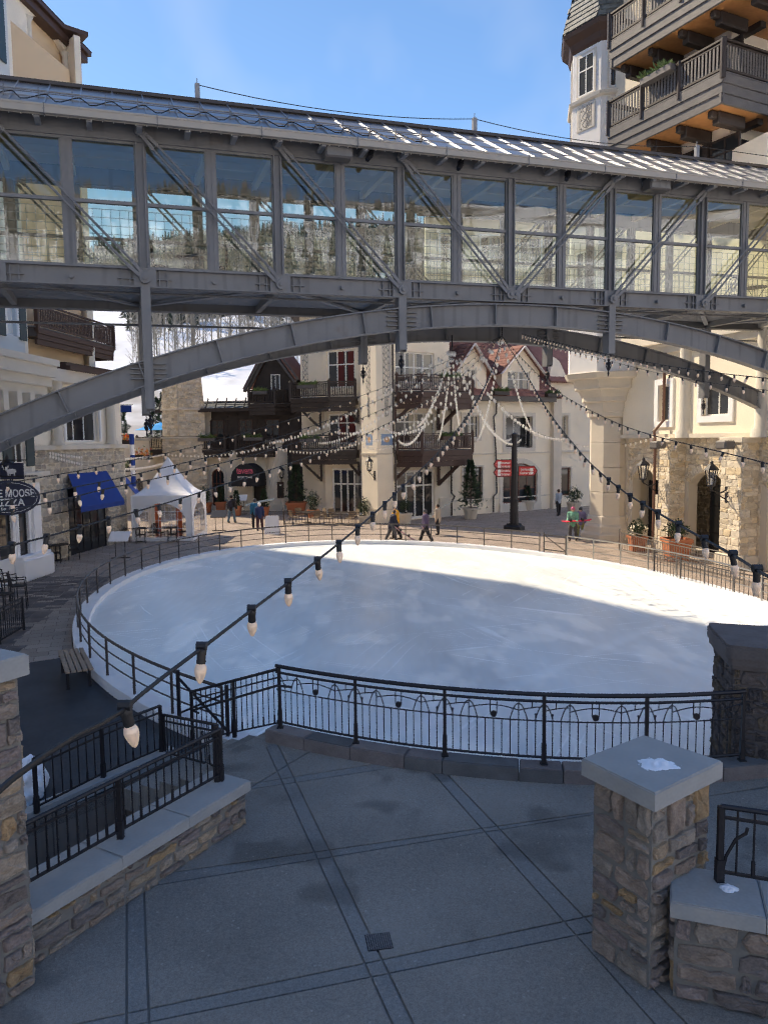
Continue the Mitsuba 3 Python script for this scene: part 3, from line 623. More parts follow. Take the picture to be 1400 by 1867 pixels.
# ---------------------------------------------------------------- the covered bridge: s along, d towards the terrace, z above the bottom pins
BF = Fr((-5.7, 18.98), (9.84, 24.21), 9.20, .0085); BAY = 3.28; WID = 3.5; S_0, S_1 = -5 * BAY, 8 * BAY
B = thing('covered_bridge', 'grey steel footbridge with glass walls, zinc roof and twin arches over the rink', 'bridge')
node = lambda i: i * BAY
nodes = range(-3, 8)
for d, nm in ((0., 'front'), (-WID, 'back')):
    sg = 1 if d == 0 else -1; f = d + .07 * sg
    m = M(BF).box(S_0, S_1, d - .03, d + .03, -.17, .22).box(S_0, S_1, d - .14, d + .14, -.20, -.17).box(S_0, S_1, d - .14, d + .14, .22, .25)
    put(B, 'bottom_chord', m, 'steel')
    put(B, 'top_chord', M(BF).box(S_0, S_1, d - .10, d + .06, 3.18, 3.64), 'steel')
    for i in nodes:
        s = node(i); m = M(BF).box(s - .10, s - .07, d - .12, d + .10, .25, 3.18).box(s + .07, s + .10, d - .12, d + .10, .25, 3.18).box(s - .07, s + .07, d - .02, d + .02, .25, 3.18)
        put(B, 'post', m, 'steel')
        mm = M(BF).box(s + BAY / 2 - .10, s + BAY / 2 - .03, d - .1, d + .02, .25, 3.18).box(s + BAY / 2 + .03, s + BAY / 2 + .10, d - .1, d + .02, .25, 3.18).box(s + BAY / 2 - .03, s + BAY / 2 + .03, d - .08, d - .0, .25, 3.18)
        put(B, 'mullion', mm, 'steel')
        for a0, a1 in ((s + .10, s + BAY / 2 - .10), (s + BAY / 2 + .10, s + BAY - .10)):
            fr_ = M(BF).box(a0, a1, d - .09, d + .01, 1.72, 1.80).box(a0, a1, d - .09, d + .01, .25, .31).box(a0, a1, d - .09, d + .01, 3.12, 3.18).box(a0, a0 + .04, d - .08, d, .31, 3.12).box(a1 - .04, a1, d - .08, d, .31, 3.12)
            put(B, 'window_frame', fr_, 'steel')
            for z0, z1 in ((.31, 1.72), (1.80, 3.12)):
                put(B, 'pane', M(BF).add([(a0 + .04, d - .04, z0), (a1 - .04, d - .04, z0), (a1 - .04, d - .04, z1), (a0 + .04, d - .04, z1)], [[0, 1, 2], [0, 2, 3]]), 'pane')
        m = M(BF)
        for k in range(1, 15): x = s + .1 + (BAY - .2) * k / 15; m.beam((x, d - .16 * sg, .3), (x, d - .16 * sg, 1.62), .011)
        for k in range(8): z = .3 + .19 * k; m.beam((s + .1, d - .16 * sg, z), (s + BAY - .1, d - .16 * sg, z), .011)
        put(B, 'guard_mesh', m, 'steel_light', kind='stuff')
    # gusset plates, pins and the double tie rods
    y0 = d + .10 * sg
    for i in nodes:
        s = node(i)
        put(B, 'gusset', M(BF).box(s - .26, s + .26, min(d + .03 * sg, y0 + .03 * sg), max(d + .03 * sg, y0 + .03 * sg), -.17, .22), 'steel')
        m = M(BF)
        for o in (-.52, -.34, .34, .52): m.box(s + o - .012, s + o + .012, min(d + .03 * sg, y0), max(d + .03 * sg, y0), -.17, .22)
        for o in (-.43, .43): m.box(s + o - .2, s + o + .2, min(d + .03 * sg, y0), max(d + .03 * sg, y0), -.01, .01)
        put(B, 'stiffener', m, 'steel', kind='stuff')
        put(B, 'chord_boss', M(BF).tube([(s + BAY / 2, d + .03 * sg, .0), (s + BAY / 2, y0 + .04 * sg, 0)], .055, 10), 'steel')
    for i in nodes:
        if i + 1 > 7: continue
        up, dn = (node(i), node(i + 1)) if i < 3 else (node(i + 1), node(i)); q = 1 if up < dn else -1; e = y0 + .09 * sg
        if i < 3: up, dn = up, dn - (.08 if i == 2 else 0)
        if i == 3: dn += .08
        t, b_ = V(up, e, 3.4), V(dn, e, 0.); u = unit(b_ - t); nrm = V(u[2], 0, -u[0]) * q
        if nrm[2] < 0: nrm = -nrm
        for o in (.07, -.07): put(B, 'tie_rod', M(BF).tube([t + u * .42 + nrm * o, b_ - u * .42 + nrm * o], .029, 8), 'steel', smooth=40)
        for p, w in ((t, u), (b_, -u)):
            m = M(BF).tube([p - V(0, .05, 0), p + V(0, .05, 0)], .125, 16).tube([p - V(0, .09, 0), p + V(0, .09, 0)], .055, 6)
            for o in (.07, -.07): m.beam(p + w * .04 + nrm * o * .5, p + w * .5 + nrm * o, .05, .085)
            put(B, 'pin_plate', m, 'steel', smooth=30)
    # the arch rib: web, flanges, stiffeners
    R = 33.; cs, cz = 10.3, 9.05 - 9.2 - R - .09; aa = np.linspace(-.62, .62, 61)
    def ring(r, y, a): return np.c_[cs + r * np.sin(a), np.full(len(a), y), cz + r * np.cos(a)]
    def arc_box(r0, r1, y0_, y1_):
        v = np.vstack([ring(r0, y0_, aa), ring(r1, y0_, aa), ring(r1, y1_, aa), ring(r0, y1_, aa)]); n = len(aa); f = []
        for k in range(4):
            for j in range(n - 1): p, r_ = k * n + j, ((k + 1) % 4) * n + j; f += [[p, p + 1, r_ + 1], [p, r_ + 1, r_]]
        f += [[0, n, 2 * n], [0, 2 * n, 3 * n], [n - 1, 3 * n - 1, 2 * n - 1], [n - 1, 4 * n - 1, 3 * n - 1]]
        return M(BF).add(v, f)
    put(B, 'arch_rib', arc_box(R - .57, R - .03, d - .02, d + .02), 'steel', smooth=30)
    for r0, r1 in ((R - .60, R - .57), (R - .03, R)): put(B, 'arch_flange', arc_box(r0, r1, d - .16, d + .16), 'steel', smooth=30)
    for k in range(-8, 9):
        a = (k + .5) * 1.95 / R - .0; u = V(math.sin(a), 0, math.cos(a)); c = V(cs, 0, cz)
        for y in (d + .085, d - .085): put(B, 'arch_stiffener', M(BF).beam(c + u * (R - .57) + V(0, y, 0), c + u * (R - .03) + V(0, y, 0), .13, .025, up=(1, 0, 0)), 'steel')
    for i, zb in ((0, -3.15), (2, -1.62), (4, -1.62), (-2, -5.3), (6, -2.7)):
        s = node(i)
        put(B, 'hanger', M(BF).box(s - .11, s + .11, d + .13, d + .16, zb + .05, -.17).box(s - .11, s - .08, d - .16, d + .13, zb, -.20).box(s + .08, s + .11, d - .16, d + .13, zb, -.20).box(s - .10, s + .10, d - .02, d + .02, zb, -.20), 'steel')
        za = cz + math.sqrt(max(0, R * R - (s - cs) ** 2)); m = M(BF)
        for k in range(4): m.box(s - .42, s + .42, d + .02, d + .12, za - .12 - .12 * k - .012, za - .12 - .12 * k + .012).box(s - .42, s + .42, d - .12, d - .02, za - .12 - .12 * k - .012, za - .12 - .12 * k + .012)
        put(B, 'hanger_cleat', m, 'steel', kind='stuff')
        m = M(BF).tube([(s, d, zb), (s, d, zb - .12)], .012, 5)
        m.lathe([(0, -.55), (.03, -.45), (.012, -.38), (.06, -.30), (.02, -.22), (.075, -.15), (.02, -.08), (.05, -.03), (0, 0)], (s, d, zb - .08), 8)
        for k in range(5): m.tube([(s + .07 * math.cos(k * 1.257 + a_), d + .07 * math.sin(k * 1.257 + a_), zb - .2 - q_) for a_, q_ in ((0, 0), (.5, .08), (0, .16), (-.5, .1))], .012, 4)
        put(B, 'pendant', m, 'black_iron')
# deck: floor, corrugated underside, cross beams, braces
put(B, 'floor', M(BF).box(S_0, S_1, -WID + .1, -.10, .16, .24), 'smooth_band')
m = M(BF); k = 0; y = -WID + .16
while y < -.16:
    m.add([(S_0, y, .10), (S_0, y + .04, .03), (S_0, y + .10, .03), (S_0, y + .14, .10), (S_1, y, .10), (S_1, y + .04, .03), (S_1, y + .10, .03), (S_1, y + .14, .10)], [[0, 1, 5], [0, 5, 4], [1, 2, 6], [1, 6, 5], [2, 3, 7], [2, 7, 6]])
    m.add([(S_0, y + .14, .10), (S_0, y + .20, .10), (S_1, y + .20, .10), (S_1, y + .14, .10)], [[0, 1, 2], [0, 2, 3]]); y += .20
put(B, 'corrugated_deck', m, 'steel_light')
for i in nodes:
    s = node(i)
    put(B, 'cross_beam', M(BF).box(s - .07, s + .07, -WID + .1, -.1, -.16, .03), 'steel')
    if i < 7: put(B, 'deck_brace', M(BF).beam((s + .1, -.15 if i % 2 else -WID + .15, -.06), (s + BAY - .1, -WID + .15 if i % 2 else -.15, -.06), .14, .05), 'steel_light')
put(B, 'conduit', M(BF).tube([(S_0, -.6, -.22), (S_1, -.6, -.22)], .03, 6), 'steel')
put(B, 'conduit', M(BF).tube([(S_0, -WID - .25, -.55), (S_1, -WID - .25, -.55)], .035, 6), 'steel')
# ceiling: cream beams and boards
plain('ceiling_cream', (.55, .47, .30), .7, .08)
put(B, 'ceiling', M(BF).add([(S_0, -.1, 3.62), (S_1, -.1, 3.62), (S_1, -WID / 2, 4.55), (S_0, -WID / 2, 4.55), (S_1, -WID + .1, 3.62), (S_0, -WID + .1, 3.62)], [[0, 1, 2], [0, 2, 3], [3, 2, 4], [3, 4, 5]]), 'ceiling_cream')
for i in range(-6, 16):
    s = i * BAY / 2; put(B, 'rafter_tie', M(BF).box(s - .07, s + .07, -WID + .1, -.1, 3.36, 3.56), 'ceiling_cream')
put(B, 'purlin', M(BF).box(S_0, S_1, -1.0, -.86, 3.60, 3.78).box(S_0, S_1, -WID + .86, -WID + 1.0, 3.60, 3.78), 'ceiling_cream')
# roof: panels with standing seams, gutter, ridge
EY, EZ, RZ = .62, 3.52, 4.92; RY = -WID / 2; rg = random.Random(13)
def roofpt(s, t, h=0.): return V(s, EY + (RY - EY) * t, EZ + (RZ - EZ) * t) + V(0, .51, .86) * h
P_S = .72; k = 0; s = S_0
while s < S_1 - .1:
    e = s + P_S; j = rg.uniform(0, .012); m = M(BF)
    def slab4(a, b, t0, t1, h0, h1):
        v = [roofpt(a, t0, 0), roofpt(b, t0, 0), roofpt(b, t1, 0), roofpt(a, t1, 0), roofpt(a, t0, h0), roofpt(b, t0, h0), roofpt(b, t1, h1), roofpt(a, t1, h1)]
        m.add(v, [[0, 2, 1], [0, 3, 2], [4, 5, 6], [4, 6, 7], [0, 1, 5], [0, 5, 4], [1, 2, 6], [1, 6, 5], [2, 3, 7], [2, 7, 6], [3, 0, 4], [3, 4, 7]])
    for t0, t1 in ((0, .34), (.33, .67), (.66, 1.0)): slab4(s + .01, e - .01, t0, t1, .055 + j, .035 + j * .5)
    slab4(s - .012, s + .012, 0, 1, .095, .095)
    put(B, 'roof_panel', m, 'zinc'); s = e; k += 1
put(B, 'roof_back', M(BF).add([(S_0, RY, RZ + .03), (S_1, RY, RZ + .03), (S_1, -WID - EY, EZ), (S_0, -WID - EY, EZ), (S_0, RY, RZ - .06), (S_1, RY, RZ - .06), (S_1, -WID - EY, EZ - .09), (S_0, -WID - EY, EZ - .09)], [[0, 1, 2], [0, 2, 3], [4, 6, 5], [4, 7, 6], [2, 3, 7], [2, 7, 6]]), 'zinc')
put(B, 'ridge_cap', M(BF).box(S_0, S_1, RY - .10, RY + .10, RZ + .045, RZ + .13), 'bronze_rail')
put(B, 'soffit', M(BF).add([(S_0, -.05, 3.64), (S_1, -.05, 3.64), (S_1, EY, EZ - .02), (S_0, EY, EZ - .02)], [[0, 1, 2], [0, 2, 3]]), 'steel')
s = S_0; k = 0
while s < S_1:
    put(B, 'gutter', M(BF).box(s + .004, s + 2.39, EY, EY + .02, EZ - .17, EZ + .02).box(s + .004, s + 2.39, EY + .02, EY + .13, EZ - .16, EZ - .14).box(s + .004, s + 2.39, EY + .11, EY + .13, EZ - .14, EZ + .03).box(s + .004, s + 2.39, EY + .13, EY + .145, EZ - .01, EZ + .03).box(s + .004, s + 2.39, EY + .13, EY + .14, EZ - .16, EZ - .12), 'gutter_metal')
    put(B, 'gutter_strap', M(BF).box(s + 2.38, s + 2.405, EY - .01, EY + .15, EZ - .18, EZ + .05), 'steel')
    s += 2.4
for i in range(-8, 26): put(B, 'rafter_tail', M(BF).box(i * 1.09 - .06, i * 1.09 + .06, .10, EY - .02, EZ - .21, EZ - .11), 'steel_light')
m = M(BF)
for i in range(180): m.lathe([(0, -.03), (.009, -.02), (.006, .0), (0, .01)], (S_0 + .24 * i, EY + .05, EZ - .19), 5)
put(B, 'eave_bulbs', m, 'bulb_white', kind='stuff')
for z in (.16, .24): put(B, 'snow_guard', M(BF).tube([roofpt(S_0, .12 + z, .16 + .0), roofpt(7.5, .12 + z, .16)], .012, 5), 'steel')
m = M(BF)
for i in range(-14, 11): m.beam(roofpt(i * P_S, .26, .05), roofpt(i * P_S, .34, .24), .02, .03)
put(B, 'guard_bracket', m, 'steel', kind='stuff')
pts = []
for i in range(-28, 21): pts += [roofpt(i * P_S / 2 + .02, .10 if i % 2 else .34, .09), roofpt(i * P_S / 2 + .16, .08 if i % 2 else .37, .11)]
put(B, 'heat_cable', M(BF).tube(pts, .014, 5), 'rubber')
wp = []
for px, py in ((360, 172), (865, 233), (1270, 277)):
    s = BF.at(px, py, RY)[0]; put(B, 'ridge_post', M(BF).box(s - .06, s + .06, RY - .06, RY + .06, RZ + .1, RZ + .52).tube([(s, RY, RZ + .5), (s, RY, RZ + .66)], .012, 5), 'steel_light'); wp.append((s, RY, RZ + .5))
pts = []
for a, b in zip(wp[:-1], wp[1:]): pts += [V(*a) * (1 - t) + V(*b) * t - V(0, 0, .25 * 4 * t * (1 - t)) for t in np.linspace(0, 1, 12)]
pts += [V(*wp[-1]), V(wp[-1][0] + 8, RY, RZ + .4)]
put(B, 'ridge_wire', M(BF).tube(pts, .012, 5), 'rubber')
# fittings under the eave
def eave_speaker(s, label, tilt):
    k = thing('flood_speaker', label, 'speaker'); c = V(s, .34, 3.26)
    m = M(BF).cbox(s - .36, s + .36, .12, .52, 3.12, 3.46, .03); put(k, 'housing', m, 'grey_plastic')
    put(k, 'grille', M(BF).box(s - .32, s + .32, .52, .535, 3.16, 3.42), 'steel')
    put(k, 'bracket', M(BF).box(s - .05, s + .05, .06, .4, 3.46, 3.56), 'steel')
eave_speaker(BF.at(617, 300, .4)[0], 'wide dark speaker box hung under the eave, second bay from the left half', 0)
eave_speaker(BF.at(1200, 352, .4)[0], 'dark hooded speaker box hung under the eave near the right end', 0)
for n, (px, py) in enumerate(((678, 297), (842, 310), (1037, 326))):
    s, z = BF.at(px, py, .3); k = thing('eave_spotlight', ['black spotlight under the eave just left of the centre post', 'black spotlight under the eave right of the centre post', 'black spotlight under the eave above the upturned tie rods'][n], 'spotlight', 'spotlights under the bridge eave')
    put(k, 'lamp_head', M(BF).tube([(s - .03, .30, 3.33), (s - .16, .42, 3.16)], [.075, .06], 8), 'black_iron'); put(k, 'arm', M(BF).box(s - .05, s + .05, .15, .32, 3.35, 3.45), 'black_iron')
# table and chairs on the bridge
def iron_chair(label, s, d, rot):
    k = thing('wire_chair', label, 'chair', 'scrolled iron chairs on the bridge'); T = lambda x, y, z: V(s + x * math.cos(rot) - y * math.sin(rot), d + x * math.sin(rot) + y * math.cos(rot), .24 + z)
    c = lambda r, z, n=16: [T(r * math.cos(a), r * math.sin(a), z) for a in np.linspace(0, 2 * math.pi, n + 1)]
    m = M(BF).tube(c(.2, .45), .016, 5).tube(c(.12, .45), .012, 5)
    for a in (0, 1.57): m.beam(T(.2 * math.cos(a), .2 * math.sin(a), .45), T(-.2 * math.cos(a), -.2 * math.sin(a), .45), .02)
    put(k, 'seat', m, 'black_iron')
    for x, y in ((.16, .16), (-.16, .16), (.16, -.16), (-.16, -.16)): put(k, 'leg', M(BF).tube([T(x, y, .45), T(x * 1.25, y * 1.25, 0)], .013, 5), 'black_iron')
    b = lambda w, z0, z1: [T(w * math.cos(a), .2, (z0 + z1) / 2 + (z1 - z0) / 2 * math.sin(a)) for a in np.linspace(0, 2 * math.pi, 19)]
    put(k, 'backrest', M(BF).tube([T(-.16, .18, .45)] + [T(-.19 + .0 * t, .2, .45 + .4 * t) for t in (.5, 1)] + [T(.19 * math.sin(a), .2, .85 + .17 * math.cos(a)) for a in np.linspace(-1.57, 1.57, 9)] + [T(.19, .2, .65), T(.16, .18, .45)], .016, 5).tube(b(.1, .55, .95), .011, 5).tube(b(.05, .6, .8), .009, 5), 'black_iron')
def iron_table(label, s, d):
    k = thing('wire_table', label, 'table', 'iron cafe tables on the bridge'); m = M(BF).lathe([(0, .70), (.36, .70), (.38, .715), (.36, .73), (0, .73)], (s, d, .24), 18); put(k, 'table_top', m, 'black_iron')
    for a in (.4, 2.5, 4.6): put(k, 'leg', M(BF).tube([(s + .3 * math.cos(a), d + .3 * math.sin(a), .94), (s + .08 * math.cos(a), d + .08 * math.sin(a), .6), (s + .3 * math.cos(a), d + .3 * math.sin(a), .24)], .015, 5), 'black_iron')
sT = BF.at(345, 455, -1.6)[0]
iron_table('black iron cafe table behind the glass of the second bay from the left', sT, -1.6)
iron_chair('scrolled iron chair left of the table in the second glazed bay', sT - .75, -1.7, 1.5); iron_chair('scrolled iron chair right of the table in the second glazed bay', sT + .75, -1.5, -1.6)
sT = BF.at(1378, 520, -1.6)[0]
iron_table('black iron cafe table behind the glass near the right end of the bridge', sT, -1.6)
iron_chair('scrolled iron chair left of the table near the right end of the bridge', sT - .7, -1.7, 1.4); iron_chair('scrolled iron chair right of the table near the right end of the bridge', sT + .7, -1.5, -1.5)
# ---------------------------------------------------------------- builders for houses
def wall(parent, fr, s0, s1, z0, z1, mat, holes=(), thick=.3, name='wall', top=None, d=0.):
    P = Polygon(top) if top is not None else rect(s0, z0, s1, z1)
    for h in holes: P = P.difference(h)
    return put(parent, name, M(fr).prism(P, d - thick, d, 'xz'), mat)
def window(parent, fr, s0, s1, z0, z1, cols=2, rows=(.68,), d=-.14, mat='white_frame', glass='dark_glass', arch=0., bar=.075, name='window', surround=None, smat='limestone_pale', curtain=None, sill=False):
    """frame with mullions as a part, each pane a sub-part; returns the opening's outline"""
    P = arch_poly(s0, s1, z0, z1, arch) if arch else rect(s0, z0, s1, z1)
    inner = P.buffer(-bar, join_style=2); xs = [s0 + bar + (s1 - s0 - 2 * bar) * k / cols for k in range(cols + 1)]; zs = [z0 + bar] + [z0 + (z1 - z0) * r for r in rows] + [z1 - bar]
    panes = []
    for i in range(cols):
        for j in range(len(zs) - 1):
            g = inner.intersection(rect(xs[i] + bar * .4 * (i > 0), zs[j] + bar * .4 * (j > 0), xs[i + 1] - bar * .4 * (i < cols - 1), zs[j + 1] - bar * .4 * (j < len(zs) - 2)))
            if g.area > .004 and g.geom_type == 'Polygon': panes.append(g)
    frame = P.difference(unary_union(panes))
    k = put(parent, name, M(fr).prism(frame, d - .07, d, 'xz'), mat)
    for g in panes: put(k, 'pane', M(fr).prism(g.buffer(.006), d - .05, d - .03, 'xz'), glass)
    if curtain:
        for a, b in ((s0 + (s1 - s0) * .37, s0 + (s1 - s0) * .58), (s1 - (s1 - s0) * .28, s1 - .16)): put(k, 'curtain', M(fr).prism(rect(a, z0 + .1, b, z1 - .1), d - .029, d - .026, 'xz'), curtain)
    if surround:
        Q = P.buffer(surround, join_style=2).difference(P); Q = Q.intersection(rect(s0 - 9, z0, s1 + 9, z1 + 9)) if not sill else Q
        put(k, 'surround', M(fr).prism(Q, -.03, .05, 'xz'), smat)
    return P
def balcony(parent, pts, z, fascia=.9, h=1.0, mat='dark_wood', deckmat='dark_wood', sp=.14, name='balcony', back=None, caps=True, single=False, boards=3, postmat=None):
    """outer edge polyline in plan (left to right), the deck reaching back to the wall points"""
    P = [V(*p) for p in pts]; pol = Polygon([tuple(p) for p in P] + [tuple(V(*b)) for b in (back or [])]).buffer(0)
    k = put(parent, name, M().prism(pol.buffer(-.03), z - fascia * .55, z), deckmat)
    put(k, 'coping', M().prism(pol.buffer(.05, join_style=2), z, z + .04), 'grey_wood')
    bal = M()
    for a, b in zip(P[:-1], P[1:]):
        L = np.linalg.norm(b - a); u = (b - a) / L; n = V(u[1], -u[0])
        for q in range(boards):
            z1 = z - fascia * q / boards; o = .05 - .045 * q
            put(k, 'fascia_board', M().beam(np.r_[a + n * (o - .05), z1 - fascia / boards / 2 - .006], np.r_[b + n * (o - .05), z1 - fascia / boards / 2 - .006], .10, fascia / boards - .012), mat)
        for hh_, w_, t_ in ((h, .12, .07), (h - .12, .05, .06), (.14, .06, .08)): put(k, 'rail', M().beam(np.r_[a, z + hh_], np.r_[b, z + hh_], w_, t_), postmat or mat)
        nb = max(1, int(L / sp))
        for i in range(nb):
            c = a + u * (L * (i + .5) / nb); m = M() if single else bal
            m.beam(np.r_[c, z + .16], np.r_[c, z + h - .13], sp * .52, .03, up=np.r_[n, 0])
            if single: put(k, 'baluster', m, mat)
    if not single: put(k, 'balustrade', bal, mat, kind='stuff')
    for p in P:
        m = M().beam(np.r_[p, z - fascia * .2], np.r_[p, z + h + .06], .17)
        if caps: m.lathe([(0, .06), (.13, .06), (.13, .10), (.05, .14), (.07, .19), (0, .22)], (p[0], p[1], z + h), 8)
        put(k, 'post', m, postmat or mat)
    return k
def bracket(parent, a, b, w=.16, mat='dark_wood'):
    """a timber strut from the wall foot a up to b, with its wall post"""
    a, b = V(*a), V(*b); return put(parent, 'bracket', M().beam(a, b, w).beam(V(a[0], a[1], a[2] - .1), V(a[0], a[1], b[2]), w * .9).beam(V(a[0], a[1], b[2]), b, w * .9), mat)
def planter(label, a, b, w, z, seed, mat='dark_wood'):
    """a trough of trailing green, hung on a rail"""
    rg = random.Random(seed); k = thing('planter_box', label, 'planter'); a, b = V(*a), V(*b)
    put(k, 'trough', M().beam(np.r_[a, z + .12], np.r_[b, z + .12], w, .24), mat); m = M(); L = np.linalg.norm(b - a)
    for i in range(int(170 * L)):
        t, q = rg.random(), rg.uniform(-.5, .5); c = np.r_[a + (b - a) * t, z + .24] + np.r_[(b - a)[1], -(b - a)[0], 0] / L * q * w
        d = unit(V(rg.gauss(0, .8), rg.gauss(0, .8), rg.uniform(.3, 1.3))); e = unit(np.cross(d, V(rg.random(), rg.random(), .3))) * .02; hh = rg.uniform(.12, .34) * (1 + .5 * math.sin(t * 11 + seed))
        m.add([c - e, c + e, c + d * hh + e * .3, c + d * hh * .6 + e * 3], [[0, 1, 2], [0, 2, 3]])
    put(k, 'greenery', m, 'shrub_green', tones=True); return k
def wall_lantern(label, fr, s, z, d=.5, sc=1., mat='black_iron'):
    k = thing('wall_lantern', label, 'lantern'); c = (s, d, z)
    P = lambda r, zz: [(s + r * sc * math.cos(a), d + r * sc * math.sin(a), z + zz * sc) for a in np.arange(6) * math.pi / 3]
    put(k, 'roof', M(fr).lathe([(.24 * sc, .34 * sc), (.20 * sc, .40 * sc), (.10 * sc, .50 * sc), (.05 * sc, .54 * sc), (.05 * sc, .60 * sc), (.015 * sc, .64 * sc), (0, .76 * sc)], c, 6), mat)
    m = M(fr)
    for a, b in zip(P(.11, -.15), P(.19, .36)): m.beam(a, b, .022 * sc)
    m.lathe([(0, -.28 * sc), (.04 * sc, -.26 * sc), (.05 * sc, -.20 * sc), (.12 * sc, -.17 * sc), (.12 * sc, -.13 * sc), (0, -.13 * sc)], c, 6)
    put(k, 'cage', m, mat); put(k, 'glass', M(fr).lathe([(.10 * sc, -.13 * sc), (.175 * sc, .34 * sc)], c, 6), 'clear_vinyl')
    put(k, 'candle', M(fr).tube([(s, d, z - .12 * sc), (s, d, z + .08 * sc)], .025 * sc, 6), 'bulb_white')
    put(k, 'bracket', M(fr).tube([(s, .0, z - .30 * sc), (s, d * .5, z - .42 * sc), (s, d, z - .28 * sc)], .022 * sc, 6).tube([(s, .0, z - .62 * sc), (s, d * .35, z - .52 * sc), (s, d * .55, z - .40 * sc)], .018 * sc, 6).box(s - .06 * sc, s + .06 * sc, 0, .03, z - .72 * sc, z - .2 * sc), mat)
    return k
def downpipe(parent, pts, r=.06, mat='bronze_rail'): return put(parent, 'downpipe', M().tube(pts, r, 8), mat)
def scroll_strip(parent, fr, s, z0, z1, w, mat='grey_plastic'):
    """painted tendril: a thin flat winding band with leaves"""
    n = int((z1 - z0) / .1); m = M(fr)
    for sg in (-1, 1):
        p = [(s + sg * w * .28 * math.sin(i * .9), .006, z0 + (z1 - z0) * i / n) for i in range(n + 1)]
        for a, b in zip(p[:-1], p[1:]): m.beam(a, b, .006, .03, up=(1, 0, 0))
    for i in range(0, n, 2):
        z = z0 + (z1 - z0) * i / n; x = s + (w * .36 if i % 4 else -w * .36); m.add([(x - .05, .006, z), (x, .007, z - .05), (x + .05, .006, z), (x, .007, z + .07)], [[0, 1, 2], [0, 2, 3]])
    for q in (-.5, .5): m.box(s + w * q - .012, s + w * q + .012, .001, .006, z0, z1)
    return put(parent, 'painted_scroll', m, mat, kind='stuff')
def tiles(parent, o, u, v, L, H, mat='roof_tile', tw=.32, th=.30, seed=0, limit=160, clip=None, name='tile'):
    """overlapping roof tiles on the slope spanned by u (along the eave) and v (up the slope)"""
    rg = random.Random(seed); o, u, v = V(*o), unit(u), unit(v); n = unit(np.cross(u, v)); rest = M(); k = 0
    n = n if n[2] > 0 else -n
    for r in range(int(H / th)):
        x = -tw * (r % 2) / 2
        while x < L - .02:
            x0, x1 = max(0, x) + .006, min(L, x + tw) - .006; x += tw
            if x1 - x0 < .08: continue
            if clip is not None and not clip.contains(Point((x0 + x1) / 2, (r + .5) * th)): continue
            m = M() if k < limit else rest; a, b = r * th, (r + 1.12) * th; j = rg.uniform(0, .012)
            q = [o + u * X + v * Y + n * Z for X, Y, Z in ((x0, a, .045 + j), (x1, a, .045 + j), (x1, b, .012), (x0, b, .012), (x0, a, .01), (x1, a, .01))]
            m.add(q, [[0, 1, 2], [0, 2, 3], [4, 5, 1], [4, 1, 0]], rg.random())
            if k < limit: put(parent, name, m, mat, tones=True)
            k += 1
    if rest.n: put(parent, name + '_fill', rest, mat, kind='stuff', tones=True)
def slope(parent, name, q, mat, t=.12):
    """a roof slab from four corners"""
    q = [V(*p) for p in q]; n = unit(np.cross(q[1] - q[0], q[3] - q[0])); n = n if n[2] > 0 else -n
    v = q + [p - n * t for p in q]
    return put(parent, name, M().add(v, [[0, 1, 2], [0, 2, 3], [4, 6, 5], [4, 7, 6], [0, 4, 5], [0, 5, 1], [1, 5, 6], [1, 6, 2], [2, 6, 7], [2, 7, 3], [3, 7, 4], [3, 4, 0]]), mat)
def lettering(parent, text, at, u, up, h, mat, bold=True, width=None, name='lettering', depth=.008):
    """raised letters centred on a point, reading along u"""
    m = meshkit.text_mesh(text, h, depth, bold); v = np.array(m.vertices); w = v[:, 0].max() - v[:, 0].min(); v[:, 0] -= (v[:, 0].max() + v[:, 0].min()) / 2; v[:, 1] -= h / 2
    if width: v[:, 0] *= width / w
    u, up = unit(u), unit(up); n = np.cross(u, up)
    return put(parent, name, M().add(V(*at) + np.outer(v[:, 0], u) + np.outer(v[:, 1], up) + np.outer(v[:, 2], n), m.faces), mat)
def body(parent, fr, s0, s1, z0, z1, depth, mat='stucco_pale', name='core'):
    """the block of the house behind a facade"""
    return put(parent, name, M(fr).box(s0, s1, -depth, -.62, z0, z1), mat)
# ---------------------------------------------------------------- left row: pizza house, stone house with the blue awning
L1 = thing('pizza_house', 'tall pale house at the left edge with cornice, shutters and a white ground floor', 'building')
F1 = Fr((-14.6, 18), (-14.0, 30.9)); E1 = Fr((-14.0, 30.9), (-26, 31.4))
put(L1, 'core', M().prism(Polygon([(-14.75, -16), (-14.75, 18), (-14.15, 30.75), (-26, 31.2), (-26, -16)]), 0, 30.4), 'stucco_blue')  # runs on out of view and rises higher to shade the terrace
wh = [rect(11.35, .95, 12.1, 3.55), rect(9.9, 1.0, 10.9, 3.55)]
wall(L1, F1, 0, 12.9, 0, 4.0, 'stucco_white', wh, d=.02)
for h in wh: a = h.bounds; window(L1, F1, a[0], a[2], a[1], a[3], 1, (.35, .68), d=-.06, mat='screen_dark', surround=.16, smat='white_paint')
put(L1, 'plinth', M(F1).cbox(10.9, 13.25, 0, .45, 0, .85, .05).cbox(10.95, 13.2, 0, .36, .85, .98, .03), 'white_paint')
put(L1, 'pilaster', M(F1).box(12.35, 12.95, .02, .14, .98, 3.9), 'white_paint')
for k, (z, o, hh) in enumerate(((3.75, .18, .12), (3.87, .30, .14), (4.01, .42, .16))): put(L1, 'cornice', M(F1).box(0, 12.9 + o, .02, o, z, z + hh), 'limestone_pale')
up = [rect(11.2, 4.5, 12.2, 6.0)]
wall(L1, F1, 0, 12.9, 4.17, 7.3, 'limestone_pale', up, d=.0)
window(L1, F1, 11.2, 12.2, 4.5, 6.0, 2, (.6,), d=-.1)
